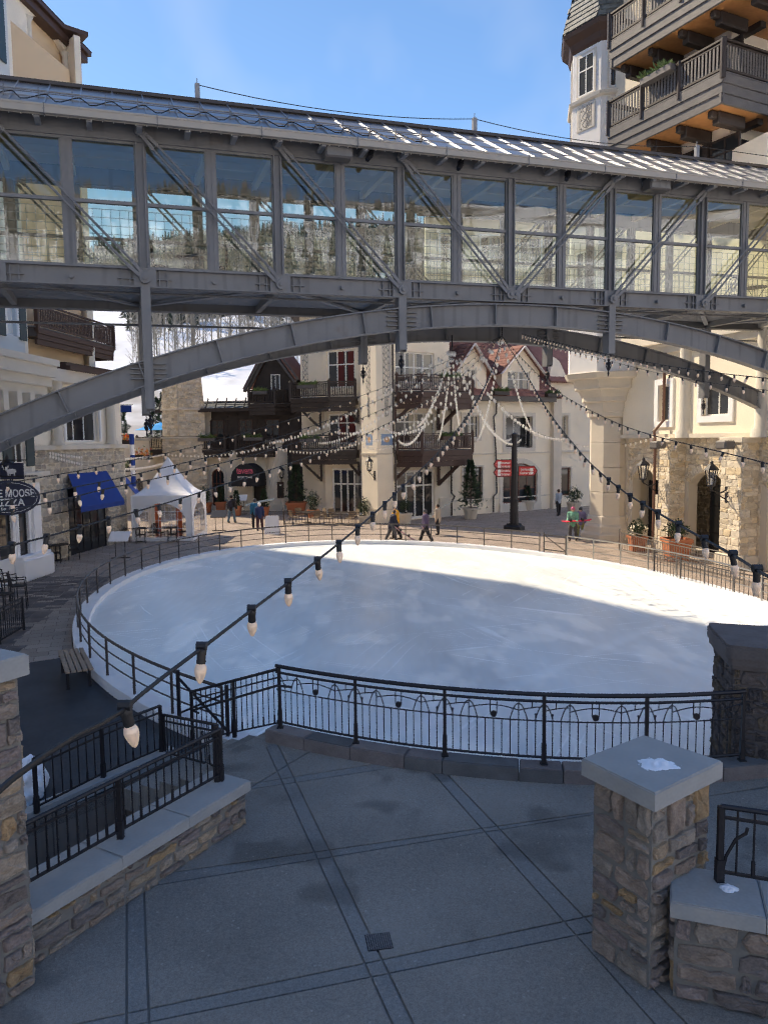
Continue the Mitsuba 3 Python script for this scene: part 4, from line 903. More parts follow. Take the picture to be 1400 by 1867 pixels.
for s in (10.55, 12.25): put(L1, 'shutter', M(F1).box(s, s + .6, .0, .06, 4.4, 6.05), 'shutter_paint')
for k, (z, o, hh) in enumerate(((6.9, .25, .3), (7.2, .55, .35), (7.55, .75, .35), (7.9, .95, .45), (8.35, 1.05, .25))): put(L1, 'cornice', M(F1).box(0, 12.9 + o * .4, .0, o, z, z + hh), 'limestone_pale')
for k in range(4): put(L1, 'corbel', M(F1).box(9.4 + k * .95, 9.75 + k * .95, .0, .8, 6.5, 7.2).box(9.45 + k * .95, 9.7 + k * .95, 0, .45, 6.1, 6.5), 'limestone_pale')
uh = [rect(11.3, 9.4, 12.1, 11.4), rect(11.2, 14, 12.0, 16), rect(10.9, 19.6, 11.7, 22)]
wall(L1, F1, 0, 12.9, 8.6, 30.4, 'stucco_blue', uh)
for h in uh:
    a = h.bounds; window(L1, F1, a[0], a[2], a[1], a[3], 2, (.6,), surround=.14, smat='white_paint')
    for s in (a[0] - .62, a[2] + .12): put(L1, 'shutter', M(F1).box(s, s + .5, .02, .08, a[1] - .1, a[3] + .1), 'shutter_paint')
put(L1, 'end_wall', M(E1).box(0, 12, -.25, 0, 0, 30.4), 'stucco_pale')
put(L1, 'eave', M(F1).box(-34, 13.3, -8, .5, 30.4, 30.9), 'brown_wood')
# hanging sign
sg = thing('hanging_sign', 'dark oval hanging sign reading BLUE MOOSE PIZZA in white', 'sign')
c = V(-12.72, 26.0, 3.47); E = affinity.scale(Point(0, 0).buffer(1, 24), .94, .56); FS = Fr((c[0] - 1, c[1] - .25), (c[0] + 1, c[1] + .25))
FS.o = c - FS.u * 0
put(sg, 'board', M(FS).prism(E, -.05, .0, 'xz'), 'dark_blue_paint'); put(sg, 'rim', M(FS).prism(E.buffer(.03).difference(E.buffer(-.025)), -.06, .02, 'xz'), 'dark_blue_paint')
put(sg, 'rim_line', M(FS).prism(E.buffer(-.045).difference(E.buffer(-.06)), .0, .006, 'xz'), 'white_paint')
lettering(sg, 'BLUE MOOSE', c + V(0, -.0, .15) + FS.n * .001, FS.u, (0, 0, 1), .25, 'white_paint', width=1.62)
lettering(sg, 'PIZZA', c + V(0, 0, -.16) + FS.n * .001, FS.u, (0, 0, 1), .24, 'white_paint', width=.98)
lettering(sg, 'Est. 2002', c + V(0, 0, -.38) + FS.n * .001, FS.u, (0, 0, 1), .085, 'white_paint')
put(sg, 'bracket', M().tube([c + V(-1.7, 0, .72), c + V(.9, .22, .72)], .025, 6).tube([c + V(-.5, -.1, .5), c + V(-.5, -.1, .72)], .012, 5).tube([c + V(.5, .12, .5), c + V(.5, .12, .72)], .012, 5).tube([c + V(-1.7, 0, 1.3), c + V(-.9, .1, 1.1), c + V(-.2, .1, .72)], .018, 6), 'black_iron')
mo = thing('moose_sign', 'small dark blue bracket sign with a pale animal shape above the oval sign', 'sign'); c2 = V(-13.05, 27.0, 4.45)
put(mo, 'board', M().cbox(c2[0] - .42, c2[0] + .42, 26.97, 27.03, 4.05, 4.62, .02), 'dark_blue_paint')
an = unary_union([affinity.scale(Point(0, 0).buffer(1), .17, .09), rect(-.14, -.2, -.1, 0), rect(.08, -.2, .12, 0), rect(-.06, -.2, -.03, 0), affinity.scale(Point(-.2, .09).buffer(1), .08, .06), rect(-.3, .13, -.1, .16), rect(-.32, .13, -.29, .22), rect(-.12, .13, -.09, .22)])
FM = Fr((c2[0] - 1, 26.97), (c2[0] + 1, 26.97)); FM.o = V(c2[0], 26.968, 4.33); put(mo, 'animal_shape', M(FM).prism(an, .0, .008, 'xz'), 'white_paint')
put(mo, 'bracket', M().tube([(-14.1, 27, 4.72), (-12.5, 27, 4.72)], .022, 6).tube([(c2[0], 27, 4.6), (c2[0], 27, 4.72)], .015, 5), 'black_iron')
wall_lantern('large black lantern on the white ground floor beside the oval pizza sign', Fr((-14.4, 22), (-14.0, 30.9)), 5.2, 4.15, .9, 1.15)
# ---- stone house with blue awning
L2 = thing('stone_house', 'stone ground floor house with a blue awning, cream upper storeys and a tower loggia', 'building')
F2 = Fr((-15.35, 31.3), (-13.9, 41.4)); E2 = Fr((-13.9, 41.4), (-19, 42.4))
put(L2, 'core', M().prism(Polygon([(-15.65, 31.3), (-14.2, 41.1), (-24, 43), (-24, 31.3)]), 0, 5.0), 'room_dark')
put(L2, 'core', M().prism(Polygon([(-16.0, 31.3), (-14.6, 41.0), (-24, 43), (-24, 31.3)]), 5.0, 8.6), 'stucco_pale')
wA = F2.R(123, 863, 196, 1000); doorP = rect(wA[0] + .1, .0, wA[1], 3.2)
reg = rect(0, 0, F2.L, 5.0).difference(doorP.buffer(.02, join_style=2))
put(L2, 'wall', M(F2).prism(reg, -.3, 0, 'xz'), 'mortar_pale')
masonry(L2, F2, reg, .52, .24, .012, .02, 'ashlar_grey', 201, 200, .01, 7)
window(L2, F2, *doorP.bounds[0::2], 0., 3.2, 5, (.18, .42, .68), d=-.12, mat='black_iron', bar=.05, name='shop_window')
put(L2, 'end_wall', M(E2).box(0, 5, -.3, 0, 0, 5.0), 'mortar_pale')
masonry(L2, E2, rect(0, 0, 5, 5), .52, .24, .012, .02, 'ashlar_grey', 203, 40, .01, 7)
put(L2, 'string_course', M(F2).box(0, F2.L + .15, .0, .14, 5.0, 5.2), 'limestone_pale')
w3 = F2.R(120, 745, 181, 812); top3 = 8.6
P3 = rect(w3[0], 5.35, w3[1], 7.6)
wall(L2, F2, 0, F2.L, 5.2, top3, 'stucco_pale', [P3], d=-.12)
window(L2, F2, w3[0], w3[1], 5.35, 7.6, 3, (.72,), d=-.25, surround=.14, smat='white_paint')
for px in (100, 199):
    s = F2.at(px, 780)[0]; put(L2, 'column', M(F2).lathe([(.30, 5.2), (.30, 5.35), (.23, 5.45), (.21, 7.6), (.28, 7.7), (.32, 7.9), (.32, 8.05)], (s, .12, 0), 14), 'limestone_pale', smooth=40)
put(L2, 'entablature', M(F2).box(0, F2.L + .3, -.1, .5, 8.05, 8.6), 'limestone_pale')
put(L2, 'eave', M(F2).box(4, F2.L + .5, -.3, .7, 8.6, 8.8).box(4, F2.L + .3, -.3, .5, 8.8, 8.95), 'brown_wood')
F2U = Fr((-16.2, 30), (-15.1, 41)); E2U = Fr((-14.36, 39), (-20.96, 46.5))
put(L2, 'core', M().prism(Polygon([(-16.3, 30), (-14.9, 38.9), (-21.2, 46.2), (-26, 45), (-26, 30)]), 8.6, 23.2), 'stucco_ochre')
w9 = F2U.R(91, 596, 151, 639); lg = F2U.R(52, 40, 126, 140)
bz = F2U.at(110, 615)[1]; ez = F2U.at(148, 82, .3)[1]; lgz0, lgz1 = F2U.at(90, 125)[1], F2U.at(90, 47)[1]
P9, PL = rect(w9[0], bz, w9[1], w9[3]), arch_poly(lg[0], lg[1] - .2, lgz0, lgz1, .55)
wall(L2, F2U, 0, F2U.L, 8.6, ez - .3, 'stucco_pale', [P9, PL])
window(L2, F2U, w9[0], w9[1], bz, w9[3], 3, (.65,), surround=.12, smat='white_paint')
put(L2, 'loggia_back', M(F2U).box(lg[0] - .3, lg[1] + .2, -1.6, -.31, lgz0 - .2, lgz1 + .2), 'stucco_ochre')
for s in (lg[0] + .15, lg[1] - .35): put(L2, 'column', M(F2U).lathe([(.22, lgz0), (.16, lgz0 + .2), (.14, lgz1 - .7), (.24, lgz1 - .5)], (s, -.05, 0), 12), 'limestone_pale', smooth=40)
put(L2, 'loggia_sill', M(F2U).box(lg[0] - .6, F2U.L + .12, .0, .16, lgz0 - .2, lgz0), 'limestone_pale')
put(L2, 'relief_panel', M(F2U).box(lg[0] + .3, lg[1] - .4, .0, .03, lgz0 - 1.6, lgz0 - .5), 'limestone_pale'); scroll_strip(L2, F2U, (lg[0] + lg[1]) / 2, lgz0 - 1.55, lgz0 - .55, .9, 'white_frame')
put(L2, 'eave', M(F2U).box(0, F2U.L + .3, -6, .42, ez - .16, ez + .05).box(0, F2U.L + .22, -6, .25, ez - .5, ez - .16), 'brown_wood')
put(L2, 'end_wall', M(E2U).box(0, 7.5, -.3, 0, 8.6, ez - .3), 'stucco_pale')
rc0, rc1, rc2, ap = F2U.pt(-3, .45, ez + .06), F2U.pt(F2U.L + .35, .45, ez + .06), E2U.pt(9.5, .45, ez + .06), V(-20.3, 41.0, 27.3)
put(L2, 'tower_roof', M().add([rc0, rc1, rc2, ap, V(-26, 44, ez), V(-26, 30, ez)], [[0, 1, 3], [1, 2, 3], [2, 4, 3], [4, 5, 3], [5, 0, 3]]), 'brown_wood')
put(L2, 'eave', M(E2U).box(0, 9.5, -3, .4, ez - .16, ez + .04), 'brown_wood')
bf = F2U.R(65, 615, 190, 676)
bp0, bp1 = F2U.pt(F2U.at(70, 640, .9)[0], .9, 0)[:2], F2U.pt(F2U.L + .3, .9, 0)[:2]
balcony(L2, [bp0, bp1, F2U.pt(F2U.L + .3, -.8, 0)[:2]], bz - .05, .7, 1.05, 'brown_wood', back=[F2U.pt(F2U.L - .2, -.8, 0)[:2], F2U.pt(F2U.L - .2, 0, 0)[:2], F2U.pt(3, 0, 0)[:2]], caps=False)
# unseen tall block left of the view, shaped to shade the ice
TH = thing('tall_hotel', 'tall pale block out of view at the left, placed to shade the ice', 'building')
tp = [(-30.7, 51), (-35.2, 58), (-46.3, 68), (-60, 62), (-58, 36), (-32, 38)]
put(TH, 'wall', M().prism(Polygon(tp), 0, 48.5), 'stucco_pale'); put(TH, 'roof', M().prism(Polygon(tp).buffer(.3), 48.5, 50), 'brown_wood')
tf = Fr(tp[5], tp[0])
for z in range(6, 46, 5): window(TH, tf, 2, 4, z, z + 2.4, 2, d=.06); window(TH, tf, 7, 9, z, z + 2.4, 2, d=.06)
# blue awning
aw = thing('blue_awning', 'deep blue sloping fabric awning over the shop window of the stone house', 'awning')
a0, a1 = F2.at(123, 863)[0], F2.at(194, 863)[0]; za = F2.at(150, 862)[1]; D = 1.35; b0, b1 = F2.at(147, 920, D)[0], F2.at(227, 917, D)[0]; zb = F2.at(185, 919, D)[1]
q = [F2.pt(a0, .02, za), F2.pt(a1, .02, za), F2.pt(b1, D, zb), F2.pt(b0, D, zb)]
mm = [p - V(0, 0, .012) for p in q]
put(aw, 'cover', M().add(q + mm, [[0, 1, 2], [0, 2, 3], [4, 6, 5], [4, 7, 6], [0, 4, 5], [0, 5, 1], [1, 5, 6], [1, 6, 2], [2, 6, 7], [2, 7, 3], [3, 7, 4], [3, 4, 0]]), 'blue_cloth')
put(aw, 'valance', M().add([q[3], q[2], q[2] - V(0, 0, .22), q[3] - V(0, 0, .22)], [[0, 1, 2], [0, 2, 3]]), 'blue_cloth')
put(aw, 'arm', M().tube([F2.pt(b0, .03, zb - .3), q[3] - V(0, 0, .03)], .025, 6), 'black_iron'); put(aw, 'arm', M().tube([F2.pt(b1, .03, zb - .3), q[2] - V(0, 0, .03)], .025, 6), 'black_iron')
# ---------------------------------------------------------------- tavern lodge with chimney
TV = thing('tavern_lodge', 'dark timber tavern lodge with stone chimney, gable and arched doors', 'building')
TF = Fr((-20, 60.1), (-8.9, 58.0)); ts = lambda x: x + 1.02
dA, dB = arch_poly(ts(5.93), ts(6.95), .35, 3.18, .5), arch_poly(1.1, 1.75, .9, 3.3, .32)
dC = arch_poly(ts(9.2), ts(10.3), .0, 3.2, .5)
wall(TV, TF, 0, TF.L, 0, 4.6, 'stucco_cream', [dA, dB, dC])
put(TV, 'core', M(TF).box(0, TF.L, -7, -.6, 0, 4.5), 'room_dark'); put(TV, 'core', M(TF).box(4.6, TF.L, -7, -.6, 4.5, 8.2), 'room_dark')
put(TV, 'stone_wall', M(TF).box(4.3, 7.1, -.28, .06, 4.62, 7.6), 'limestone')
for P, n in ((dA, 3), (dB, 2)):
    a = P.bounds; k = window(TV, TF, a[0], a[2], a[1], a[3], n, (.3, .6), d=-.12, mat='red_frame', arch=.5 if n == 3 else .32, surround=.22, smat='limestone_pale', name='door' if n == 3 else 'window')
put(TV, 'step', M(TF).box(ts(5.6), ts(7.3), 0, .5, 0, .17).box(ts(5.7), ts(7.2), 0, .3, .17, .34), 'limestone')
put(TV, 'timber_wall', M(TF).box(7.1, TF.L + 3.2, -.28, .02, 4.62, 7.75), 'dark_wood')
for i in range(5, 14): put(TV, 'timber_board', M(TF).box(3.7 + i * .8, 3.72 + i * .8 + .70, .02, .05, 4.7, 7.7), 'dark_wood')
for s in (ts(6.0), ts(8.3), ts(10.4)): window(TV, TF, s, s + 1.1, 5.0, 6.9, 2, (.7,), d=.10, mat='brown_wood')
for nm, (x0, x1) in (('a', (348, 410)), ('b', (430, 497))):
    s0, s1 = TF.at(x0, 812, .9)[0], TF.at(x1, 812, .9)[0]
    balcony(TV, [TF.pt(s0, 0, 0)[:2], TF.pt(s0, .9, 0)[:2], TF.pt(s1, .9, 0)[:2], TF.pt(s1, 0, 0)[:2]], 4.62, .55, .95, 'dark_wood', sp=.16)
    planter(f'green planter trough on the tavern balcony {"beside the chimney" if nm == "a" else "above the black awning"}', TF.pt(s0 + .7, 1.05, 0)[:2], TF.pt(s1 - .7, 1.05, 0)[:2], .25, 5.3, 3 + ord(nm), 'grey_wood')
s0, s1 = TF.at(250, 810, .9)[0], TF.at(297, 810, .9)[0]
balcony(TV, [TF.pt(s0, .9, 0)[:2], TF.pt(s1, .9, 0)[:2]], 4.7, .5, .95, 'dark_wood', back=[TF.pt(s1, 0, 0)[:2], TF.pt(s0, 0, 0)[:2]])
# roof with snow guards
rs0, rs1 = 3.0, TF.L + .6
slope(TV, 'roof', [TF.pt(rs0, 1.0, 7.7), TF.pt(rs1, 1.0, 7.7), TF.pt(rs1, -3.2, 9.6), TF.pt(rs0, -3.2, 9.6)], 'slate', .18)
put(TV, 'roof_snow', M().add([TF.pt(rs0, -.1, 8.26), TF.pt(rs1, -.1, 8.26), TF.pt(rs1, -3.2, 9.70), TF.pt(rs0, -3.2, 9.70)], [[0, 1, 2], [0, 2, 3]]), 'snow')
for r in range(3): put(TV, 'snow_guard', M(TF).tube([(rs0, .78 - r * .3, 8.0 + r * .14), (rs1, .78 - r * .3, 8.0 + r * .14)], .035, 6), 'black_iron')
for i in range(14): put(TV, 'guard_bracket', M(TF).beam((rs0 + .3 + i * .75, .9, 7.75), (rs0 + .3 + i * .75, .35, 8.5), .05, .12), 'black_iron')
put(TV, 'fascia', M(TF).box(rs0, rs1, .95, 1.05, 7.48, 7.74), 'dark_wood')
# gable
g0, g1, gp, gz = TF.at(445, 712, 1.)[0], TF.at(538, 690, 1.)[0], TF.at(489, 640, 1.)[0], 12.2
put(TV, 'gable_wall', M(TF).prism(Polygon([(g0 + .5, 7.3), (g1 - .3, 7.3), (g1 - .3, 9.9), (gp, gz - .3), (g0 + .5, 9.3)]), -3, .4, 'xz'), 'dark_wood')
for a, b in (((g0, 8.9), (gp, gz)), ((gp, gz), (g1, 9.5))):
    put(TV, 'barge_board', M(TF).beam((a[0], .95, a[1]), (b[0], .95, b[1]), .12, .42, up=(0, 1, 0)).beam((a[0], .7, a[1] + .1), (b[0], .7, b[1] + .1), .5, .12, up=(0, 1, 0)), 'grey_wood')
    put(TV, 'gable_roof', M(TF).add([(a[0], 1.1, a[1] + .25), (b[0], 1.1, b[1] + .25), (b[0], -4, b[1] + .25), (a[0], -4, a[1] + .25)], [[0, 1, 2], [0, 2, 3]]), 'roof_tile', tones=True)
w = TF.R(494, 682, 511, 712, .42); window(TV, TF, w[0], w[1], w[2], w[3], 2, (), d=.46)
s0, s1 = TF.at(454, 735, 1.5)[0], TF.at(501, 735, 1.5)[0]
balcony(TV, [TF.pt(s0, .3, 0)[:2], TF.pt(s0, 1.5, 0)[:2], TF.pt(s1, 1.5, 0)[:2], TF.pt(s1 + .9, .4, 0)[:2]], 7.95, .8, 1.0, 'dark_wood', sp=.12)
planter('green planter trough on the gable balcony of the timber lodge', TF.pt(s0 + .4, 1.65, 0)[:2], TF.pt(s1 - .5, 1.65, 0)[:2], .25, 8.65, 9, 'grey_wood')
# black barrel awning with letters
ba = thing('tavern_awning', 'black barrel awning lettered tavern in pink over the arched entrance', 'awning')
s0, s1, zc = TF.at(421, 880, 1.6)[0], TF.at(472, 880, 1.6)[0], 2.15; r = (s1 - s0) / 2; cx = (s0 + s1) / 2; m = M(TF); n = 18
ar = [(cx + r * math.cos(a), zc + 1.12 * r * math.sin(a) + .25) for a in np.linspace(math.pi, 0, n + 1)]; ar = [(s0, zc - .2)] + ar + [(s1, zc - .2)]
put(ba, 'front', M(TF).prism(Polygon(ar), 1.57, 1.6, 'xz'), 'black_cloth')
v = [(x, .0, z) for x, z in ar] + [(x, 1.57, z) for x, z in ar]; k = len(ar); put(ba, 'barrel', M(TF).add(v, [[i, i + 1, i + 1 + k] for i in range(k - 1)] + [[i, i + 1 + k, i + k] for i in range(k - 1)]), 'black_cloth', smooth=40)
bs('pink_paint', base_color=rgb(.70, .13, .2), roughness=.6)
lettering(ba, 'tavern', TF.pt(cx, 1.603, zc + .95), TF.u, (0, 0, 1), .42, 'pink_paint', width=1.25); lettering(ba, 'ON THE SQUARE', TF.pt(cx, 1.603, zc + .48), TF.u, (0, 0, 1), .15, 'white_paint', width=1.15)
# chimney
ch = thing('stone_chimney', 'tall tapered pale stone chimney rising through the tavern roof', 'chimney')
cA, cB, cC = V(-16.75, 58.5), V(-15.15, 57.2), V(-13.3, 58.1); FA_, FB_ = Fr(cA, cB), Fr(cB, cC); cD = cA + cC - cB
put(ch, 'core', M().prism(Polygon([tuple(cA), tuple(cB), tuple(cC), tuple(cD)]).buffer(-.03), 0, 5.6).prism(Polygon([tuple(cA), tuple(cB), tuple(cC), tuple(cD)]).buffer(-.14), 5.6, 11), 'mortar_pale')
for fr, sd, lf in ((FA_, 221, True), (FB_, 222, False)):
    L = fr.L; t0, t1 = (.0, .30)
    masonry(ch, fr, rect(.0, 0, L, 5.5), .40, .24, .01, .035, 'ashlar', sd, 110, .02, 8)
    Pc = Polygon([(.06, 5.7), (L - .06, 5.7), (L - .06, 7.6), (L - (.06 if lf else .3), 11), (.3 if lf else .06, 11), (.06, 7.6)])
    put(ch, 'face', M(fr).prism(Pc, -.3, -.02, 'xz'), 'mortar_pale'); masonry(ch, fr, Pc, .40, .24, .01, .035, 'ashlar', sd + 5, 110, .02, 8, base=-.02)
    for z in (5.6, 7.7): put(ch, 'band', M(fr).box(-.05, L + .05, -.3, .09, z - .07, z + .05), 'limestone')
# ---------------------------------------------------------------- hotel
HT = thing('corner_hotel', 'cream hotel with timber balconies, painted scrolls and tiled dormers facing the rink', 'building')
ZT = 14.2
HA, HB = Fr((-5.9, 56.1), (-4.15, 54.9)), Fr((-4.15, 54.6), (-1.37, 53.4))
HC1, HC2 = Fr((-1.37, 48.9), (-.38, 47.6)), Fr((-.38, 47.6), (.58, 47.7)); HD = Fr((.6, 49.3), (3.75, 51.6)); HR = Fr((4.5, 52.2), (12.4, 57.0)); HS = Fr((12.4, 57.4), (16.2, 59.0)); HG = Fr((3.75, 51.6), (4.5, 52.2))
put(HT, 'core', M().prism(Polygon([(-5.7, 57), (-4, 55.6), (-.9, 54.1), (-.9, 49.4), (-.2, 48.4), (.3, 48.5), (.4, 50.1), (3.6, 52.5), (4.4, 53), (4.4, 62), (-5.7, 62)]), 0, ZT), 'room_dark')
wall(HT, HA, 0, HA.L, 0, ZT, 'stucco_cream'); scroll_strip(HT, HA, .45, 8.2, 12, .5)
# round bay and tree niche at the left
put(HT, 'round_bay', M().lathe([(1.05, 0), (1.05, .5), (1.0, .52), (1.0, 5.0), (1.12, 5.1), (1.12, 5.35), (0, 5.4)], (-8.0, 58.6, 0), 28), 'stucco_cream', smooth=40)
put(HT, 'niche_wall', M().prism(Polygon([(-8.2, 58.4), (-5.6, 57.3), (-5.6, 58), (-8.2, 59)]), 0, 7.5), 'room_dark')
hb = [rect(.5, .02, 2.9, 3.3), rect(.3, 5.0, 2.5, 7.1), rect(.3, 8.9, 2.45, 11.5)]
wall(HT, HB, 0, HB.L, 0, ZT, 'stucco_cream', hb)
window(HT, HB, .5, 2.9, .02, 3.3, 4, (.66,), bar=.15, name='door_window'); window(HT, HB, .3, 2.5, 5.0, 7.1, 3, (.7,), bar=.11, curtain='curtain_red'); window(HT, HB, .3, 2.45, 8.9, 11.5, 3, (.62,), bar=.11, curtain='curtain_red')
for f in (HC1, HC2):
    wall(HT, f, 0, f.L, 0, ZT, 'stucco_cream'); put(HT, 'plinth_line', M(f).box(0, f.L, 0, .04, .9, .96).box(0, f.L, 0, .05, 4.35, 4.45), 'limestone')
put(HT, 'side_wall', M().prism(Polygon([(-1.37, 48.9), (-1.1, 48.95), (-1.1, 53.4), (-1.37, 53.4)]), 0, ZT), 'stucco_pale')
put(HT, 'side_wall', M().prism(Polygon([(.3, 47.75), (.58, 47.7), (.6, 49.4), (.3, 49.4)]), 0, ZT), 'stucco_pale')
for f, s in ((HC1, .82), (HC2, .62)):
    scroll_strip(HT, f, s, 8.1, 11.8, .42); scroll_strip(HT, f, s, 6.7, 7.9, .2)
    bs('faded_blue', base_color=rgb(.27, .36, .50), roughness=.9); bs('faded_orange', base_color=rgb(.62, .38, .2), roughness=.9)
    put(HT, 'painted_square', M(f).prism(rect(s - .36, 4.92, s + .36, 5.62), .001, .006, 'xz'), 'faded_blue')
    put(HT, 'painted_flower', M(f).prism(affinity.translate(unary_union([affinity.rotate(affinity.scale(Point(0, .09).buffer(.09), .6, 1.2), a, origin=(0, 0)) for a in range(0, 360, 45)]), s, 5.27), .006, .01, 'xz'), 'faded_orange')
hd = [rect(.3, .05, 3.5, 3.25), rect(.2, 5.0, 3.6, 7.0), rect(.3, 8.9, 3.5, 10.9)]
wall(HT, HD, 0, HD.L, 0, ZT, 'stucco_cream', hd)
window(HT, HD, .3, 3.5, .05, 3.25, 4, (.68,), bar=.15, name='door_window'); window(HT, HD, .2, 3.6, 5.0, 7.0, 4, (.7,), bar=.11, curtain='curtain_pale'); window(HT, HD, .3, 3.5, 8.9, 10.9, 4, (.5,), bar=.11, curtain='curtain_pale')
wall(HT, HG, 0, HG.L, 0, ZT, 'stucco_cream'); put(HT, 'plinth_block', M(HG).box(-.05, HG.L + .1, 0, .12, 0, 1.3), 'limestone')
downpipe(HT, [HC2.pt(1.02, .12, ZT - 2), HC2.pt(1.02, .12, 4.5), HC2.pt(1.12, .16, 4.2), HC2.pt(1.12, .16, .1)])
downpipe(HT, [HR.pt(.05, .12, 8), HR.pt(.05, .12, 1.6), HR.pt(.3, .14, 1.35), HR.pt(.05, .14, 1.0), HR.pt(.05, .14, .05)])
downpipe(HT, [HR.pt(3.95, .14, 8), HR.pt(3.95, .14, 7.0), HR.pt(3.7, .14, 6.8), HR.pt(3.9, .14, 4.4), HR.pt(4.0, .14, 1.4), HR.pt(3.7, .14, 1.2), HR.pt(3.7, .14, .05)], .055)
# right wing with dormers
w1, w2 = rect(1.18, 5.3, 2.5, 6.85), rect(4.9, 4.55, 7.4, 6.8); aw_ = arch_poly(4.65, 7.9, .6, 3.45, .75)
nich = rect(1.1, .9, 2.8, 3.3)
wall(HT, HR, 0, HR.L, 0, 8.0, 'stucco_cream', [w1, w2, aw_, nich])
put(HT, 'core', M(HR).box(0, HR.L, -9, -.9, 0, 8.0), 'room_dark')
window(HT, HR, 1.18, 2.5, 5.3, 6.85, 2, (.62,), surround=.2, smat='limestone_pale', curtain='curtain_pale', sill=True); window(HT, HR, 1.1, 2.8, .9, 3.3, 2, (), mat='brown_wood', surround=.12)
window(HT, HR, 4.9, 7.4, 4.55, 6.8, 2, (), d=-.6, surround=.28, smat='limestone_pale', sill=True)
put(HT, 'juliet_rail', M(HR).box(4.9, 7.4, -.1, -.06, 5.45, 5.5).box(4.9, 7.4, -.1, -.06, 4.62, 4.66), 'black_iron')
for i in range(17): put(HT, 'juliet_bar', M(HR).box(4.95 + i * .15, 4.97 + i * .15, -.1, -.07, 4.66, 5.45), 'black_iron')
window(HT, HR, 4.65, 7.9, .6, 3.45, 4, (.36, .72), mat='red_frame', arch=.75, surround=.35, smat='limestone_pale', bar=.07, name='shop_window')
put(HT, 'stall_riser', M(HR).box(4.3, 8.2, .0, .16, 0, .6), 'limestone_pale')
for z, o in ((4.15, .08), (.98, .05)): put(HT, 'string_course', M(HR).box(0, HR.L, 0, o, z, z + .09), 'limestone_pale')
put(HT, 'gutter', M(HR).box(-.2, HR.L, .0, .55, 7.85, 8.2), 'bronze_rail')
put(HT, 'pilaster', M(HR).box(HR.L - .05, HR.L + .75, -.4, .35, 0, 8.6), 'limestone')
rfp = [HR.pt(-.6, .5, 8.2), HR.pt(HR.L + .6, .5, 8.2), HR.pt(HR.L + .6, -4.2, 12.6), HR.pt(-.6, -4.2, 12.6)]
slope(HT, 'roof', rfp, 'brown_wood'); tiles(HT, rfp[0] + V(0, 0, .0), rfp[1] - rfp[0], rfp[3] - rfp[0], HR.L + 1.2, 6.4, seed=5, limit=150)
def dormer(s0, s1, z0, ze, zp, wx, d=.05):
    mid = (s0 + s1) / 2; P = Polygon([(s0, z0), (s1, z0), (s1, ze), (mid, zp), (s0, ze)])
    k = put(HT, 'dormer', M(HR).prism(P.difference(rect(wx[0], wx[2], wx[1], wx[3])), d - .25, d, 'xz').box(s0, s0 + .2, -3, d - .25, z0, ze).box(s1 - .2, s1, -3, d - .25, z0, ze), 'stucco_cream')
    window(HT, HR, *wx, 2, (.62,), d=d - .1, surround=None, curtain='curtain_pale')
    for a, b in (((s0 - .35, ze - .35), (mid, zp + .1)), ((mid, zp + .1), (s1 + .35, ze - .35))):
        q = [HR.pt(a[0], d + .35, a[1]), HR.pt(b[0], d + .35, b[1]), HR.pt(b[0], -4, b[1]), HR.pt(a[0], -4, a[1])]
        put(k, 'roof', M().add(q + [p - V(0, 0, .14) for p in q], [[0, 1, 2], [0, 2, 3], [4, 6, 5], [4, 7, 6], [0, 4, 5], [0, 5, 1]]), 'roof_tile', tones=True)
        e0, e1 = (V(*a), V(*b)) if a[0] < mid else (V(*b), V(*a)); base = HR.pt(e0[0], d + .35, e0[1]) if a[0] < mid else HR.pt(e0[0], d + .35, e0[1])
        ln = np.linalg.norm(e1 - e0); run = q[2] - q[1]
        ev = HR.pt(a[0], d + .35, a[1]) if a[0] < mid else HR.pt(b[0], d + .35, b[1]); top = HR.pt(b[0], d + .35, b[1]) if a[0] < mid else HR.pt(a[0], d + .35, a[1])
        tiles(k, ev + V(0, 0, .01), run, top - ev, 4.0, np.linalg.norm(top - ev), seed=int(s0 * 10 + a[0]), limit=40)
        put(k, 'barge_board', M(HR).beam((a[0], d + .37, a[1] - .12), (b[0], d + .37, b[1] - .12), .05, .24, up=(0, 1, 0)), 'stucco_white')
dormer(4.5, 8.0, 8.25, 10.2, 11.75, (5.05, 7.1, 8.5, 10.0)); dormer(.55, 3.1, 8.25, 10.1, 11.7, (1.5, 2.25, 8.6, 10.0))
planter('dark planter trough on the gutter between the two dormers', HR.pt(3.2, .7, 0)[:2], HR.pt(4.5, .7, 0)[:2], .35, 8.25, 41); planter('dark planter trough at the right end of the dormer gutter', HR.pt(8.1, .7, 0)[:2], HR.pt(9.2, .7, 0)[:2], .35, 8.2, 42)
# far right wall behind
hs = [rect(.4, 5.2, 1.6, 6.9), rect(1.0, .9, 1.9, 3.0)]
wall(HT, HS, 0, HS.L + 9, 0, 9.4, 'stucco_cream', hs); put(HT, 'core', M(HS).box(0, HS.L + 9, -6, -.8, 0, 9.4), 'room_dark')
window(HT, HS, .4, 1.6, 5.2, 6.9, 2, (), d=-.2, curtain='curtain_pale', surround=.2, sill=True); window(HT, HS, 1.0, 1.9, .9, 3.0, 1, (), mat='red_frame', surround=.12)
put(HT, 'string_course', M(HS).box(0, HS.L + 2, 0, .1, 4.15, 4.3), 'limestone_pale'); put(HT, 'roof_gable', M(HS).prism(Polygon([(0, 9.4), (1.6, 9.4), (1.2, 10.2), (.8, 10.9), (.3, 11.2), (0, 11.2)]), -.4, 0, 'xz'), 'stucco_pale')
slope(HT, 'roof', [HS.pt(-.2, .4, 9.4), HS.pt(14, .4, 9.4), HS.pt(14, -4, 13.5), HS.pt(-.2, -4, 13.5)], 'roof_tile', .15)
put(HT, 'quoin', M(HS).box(.02, .3, 0, .03, .3, 4.1), 'limestone')
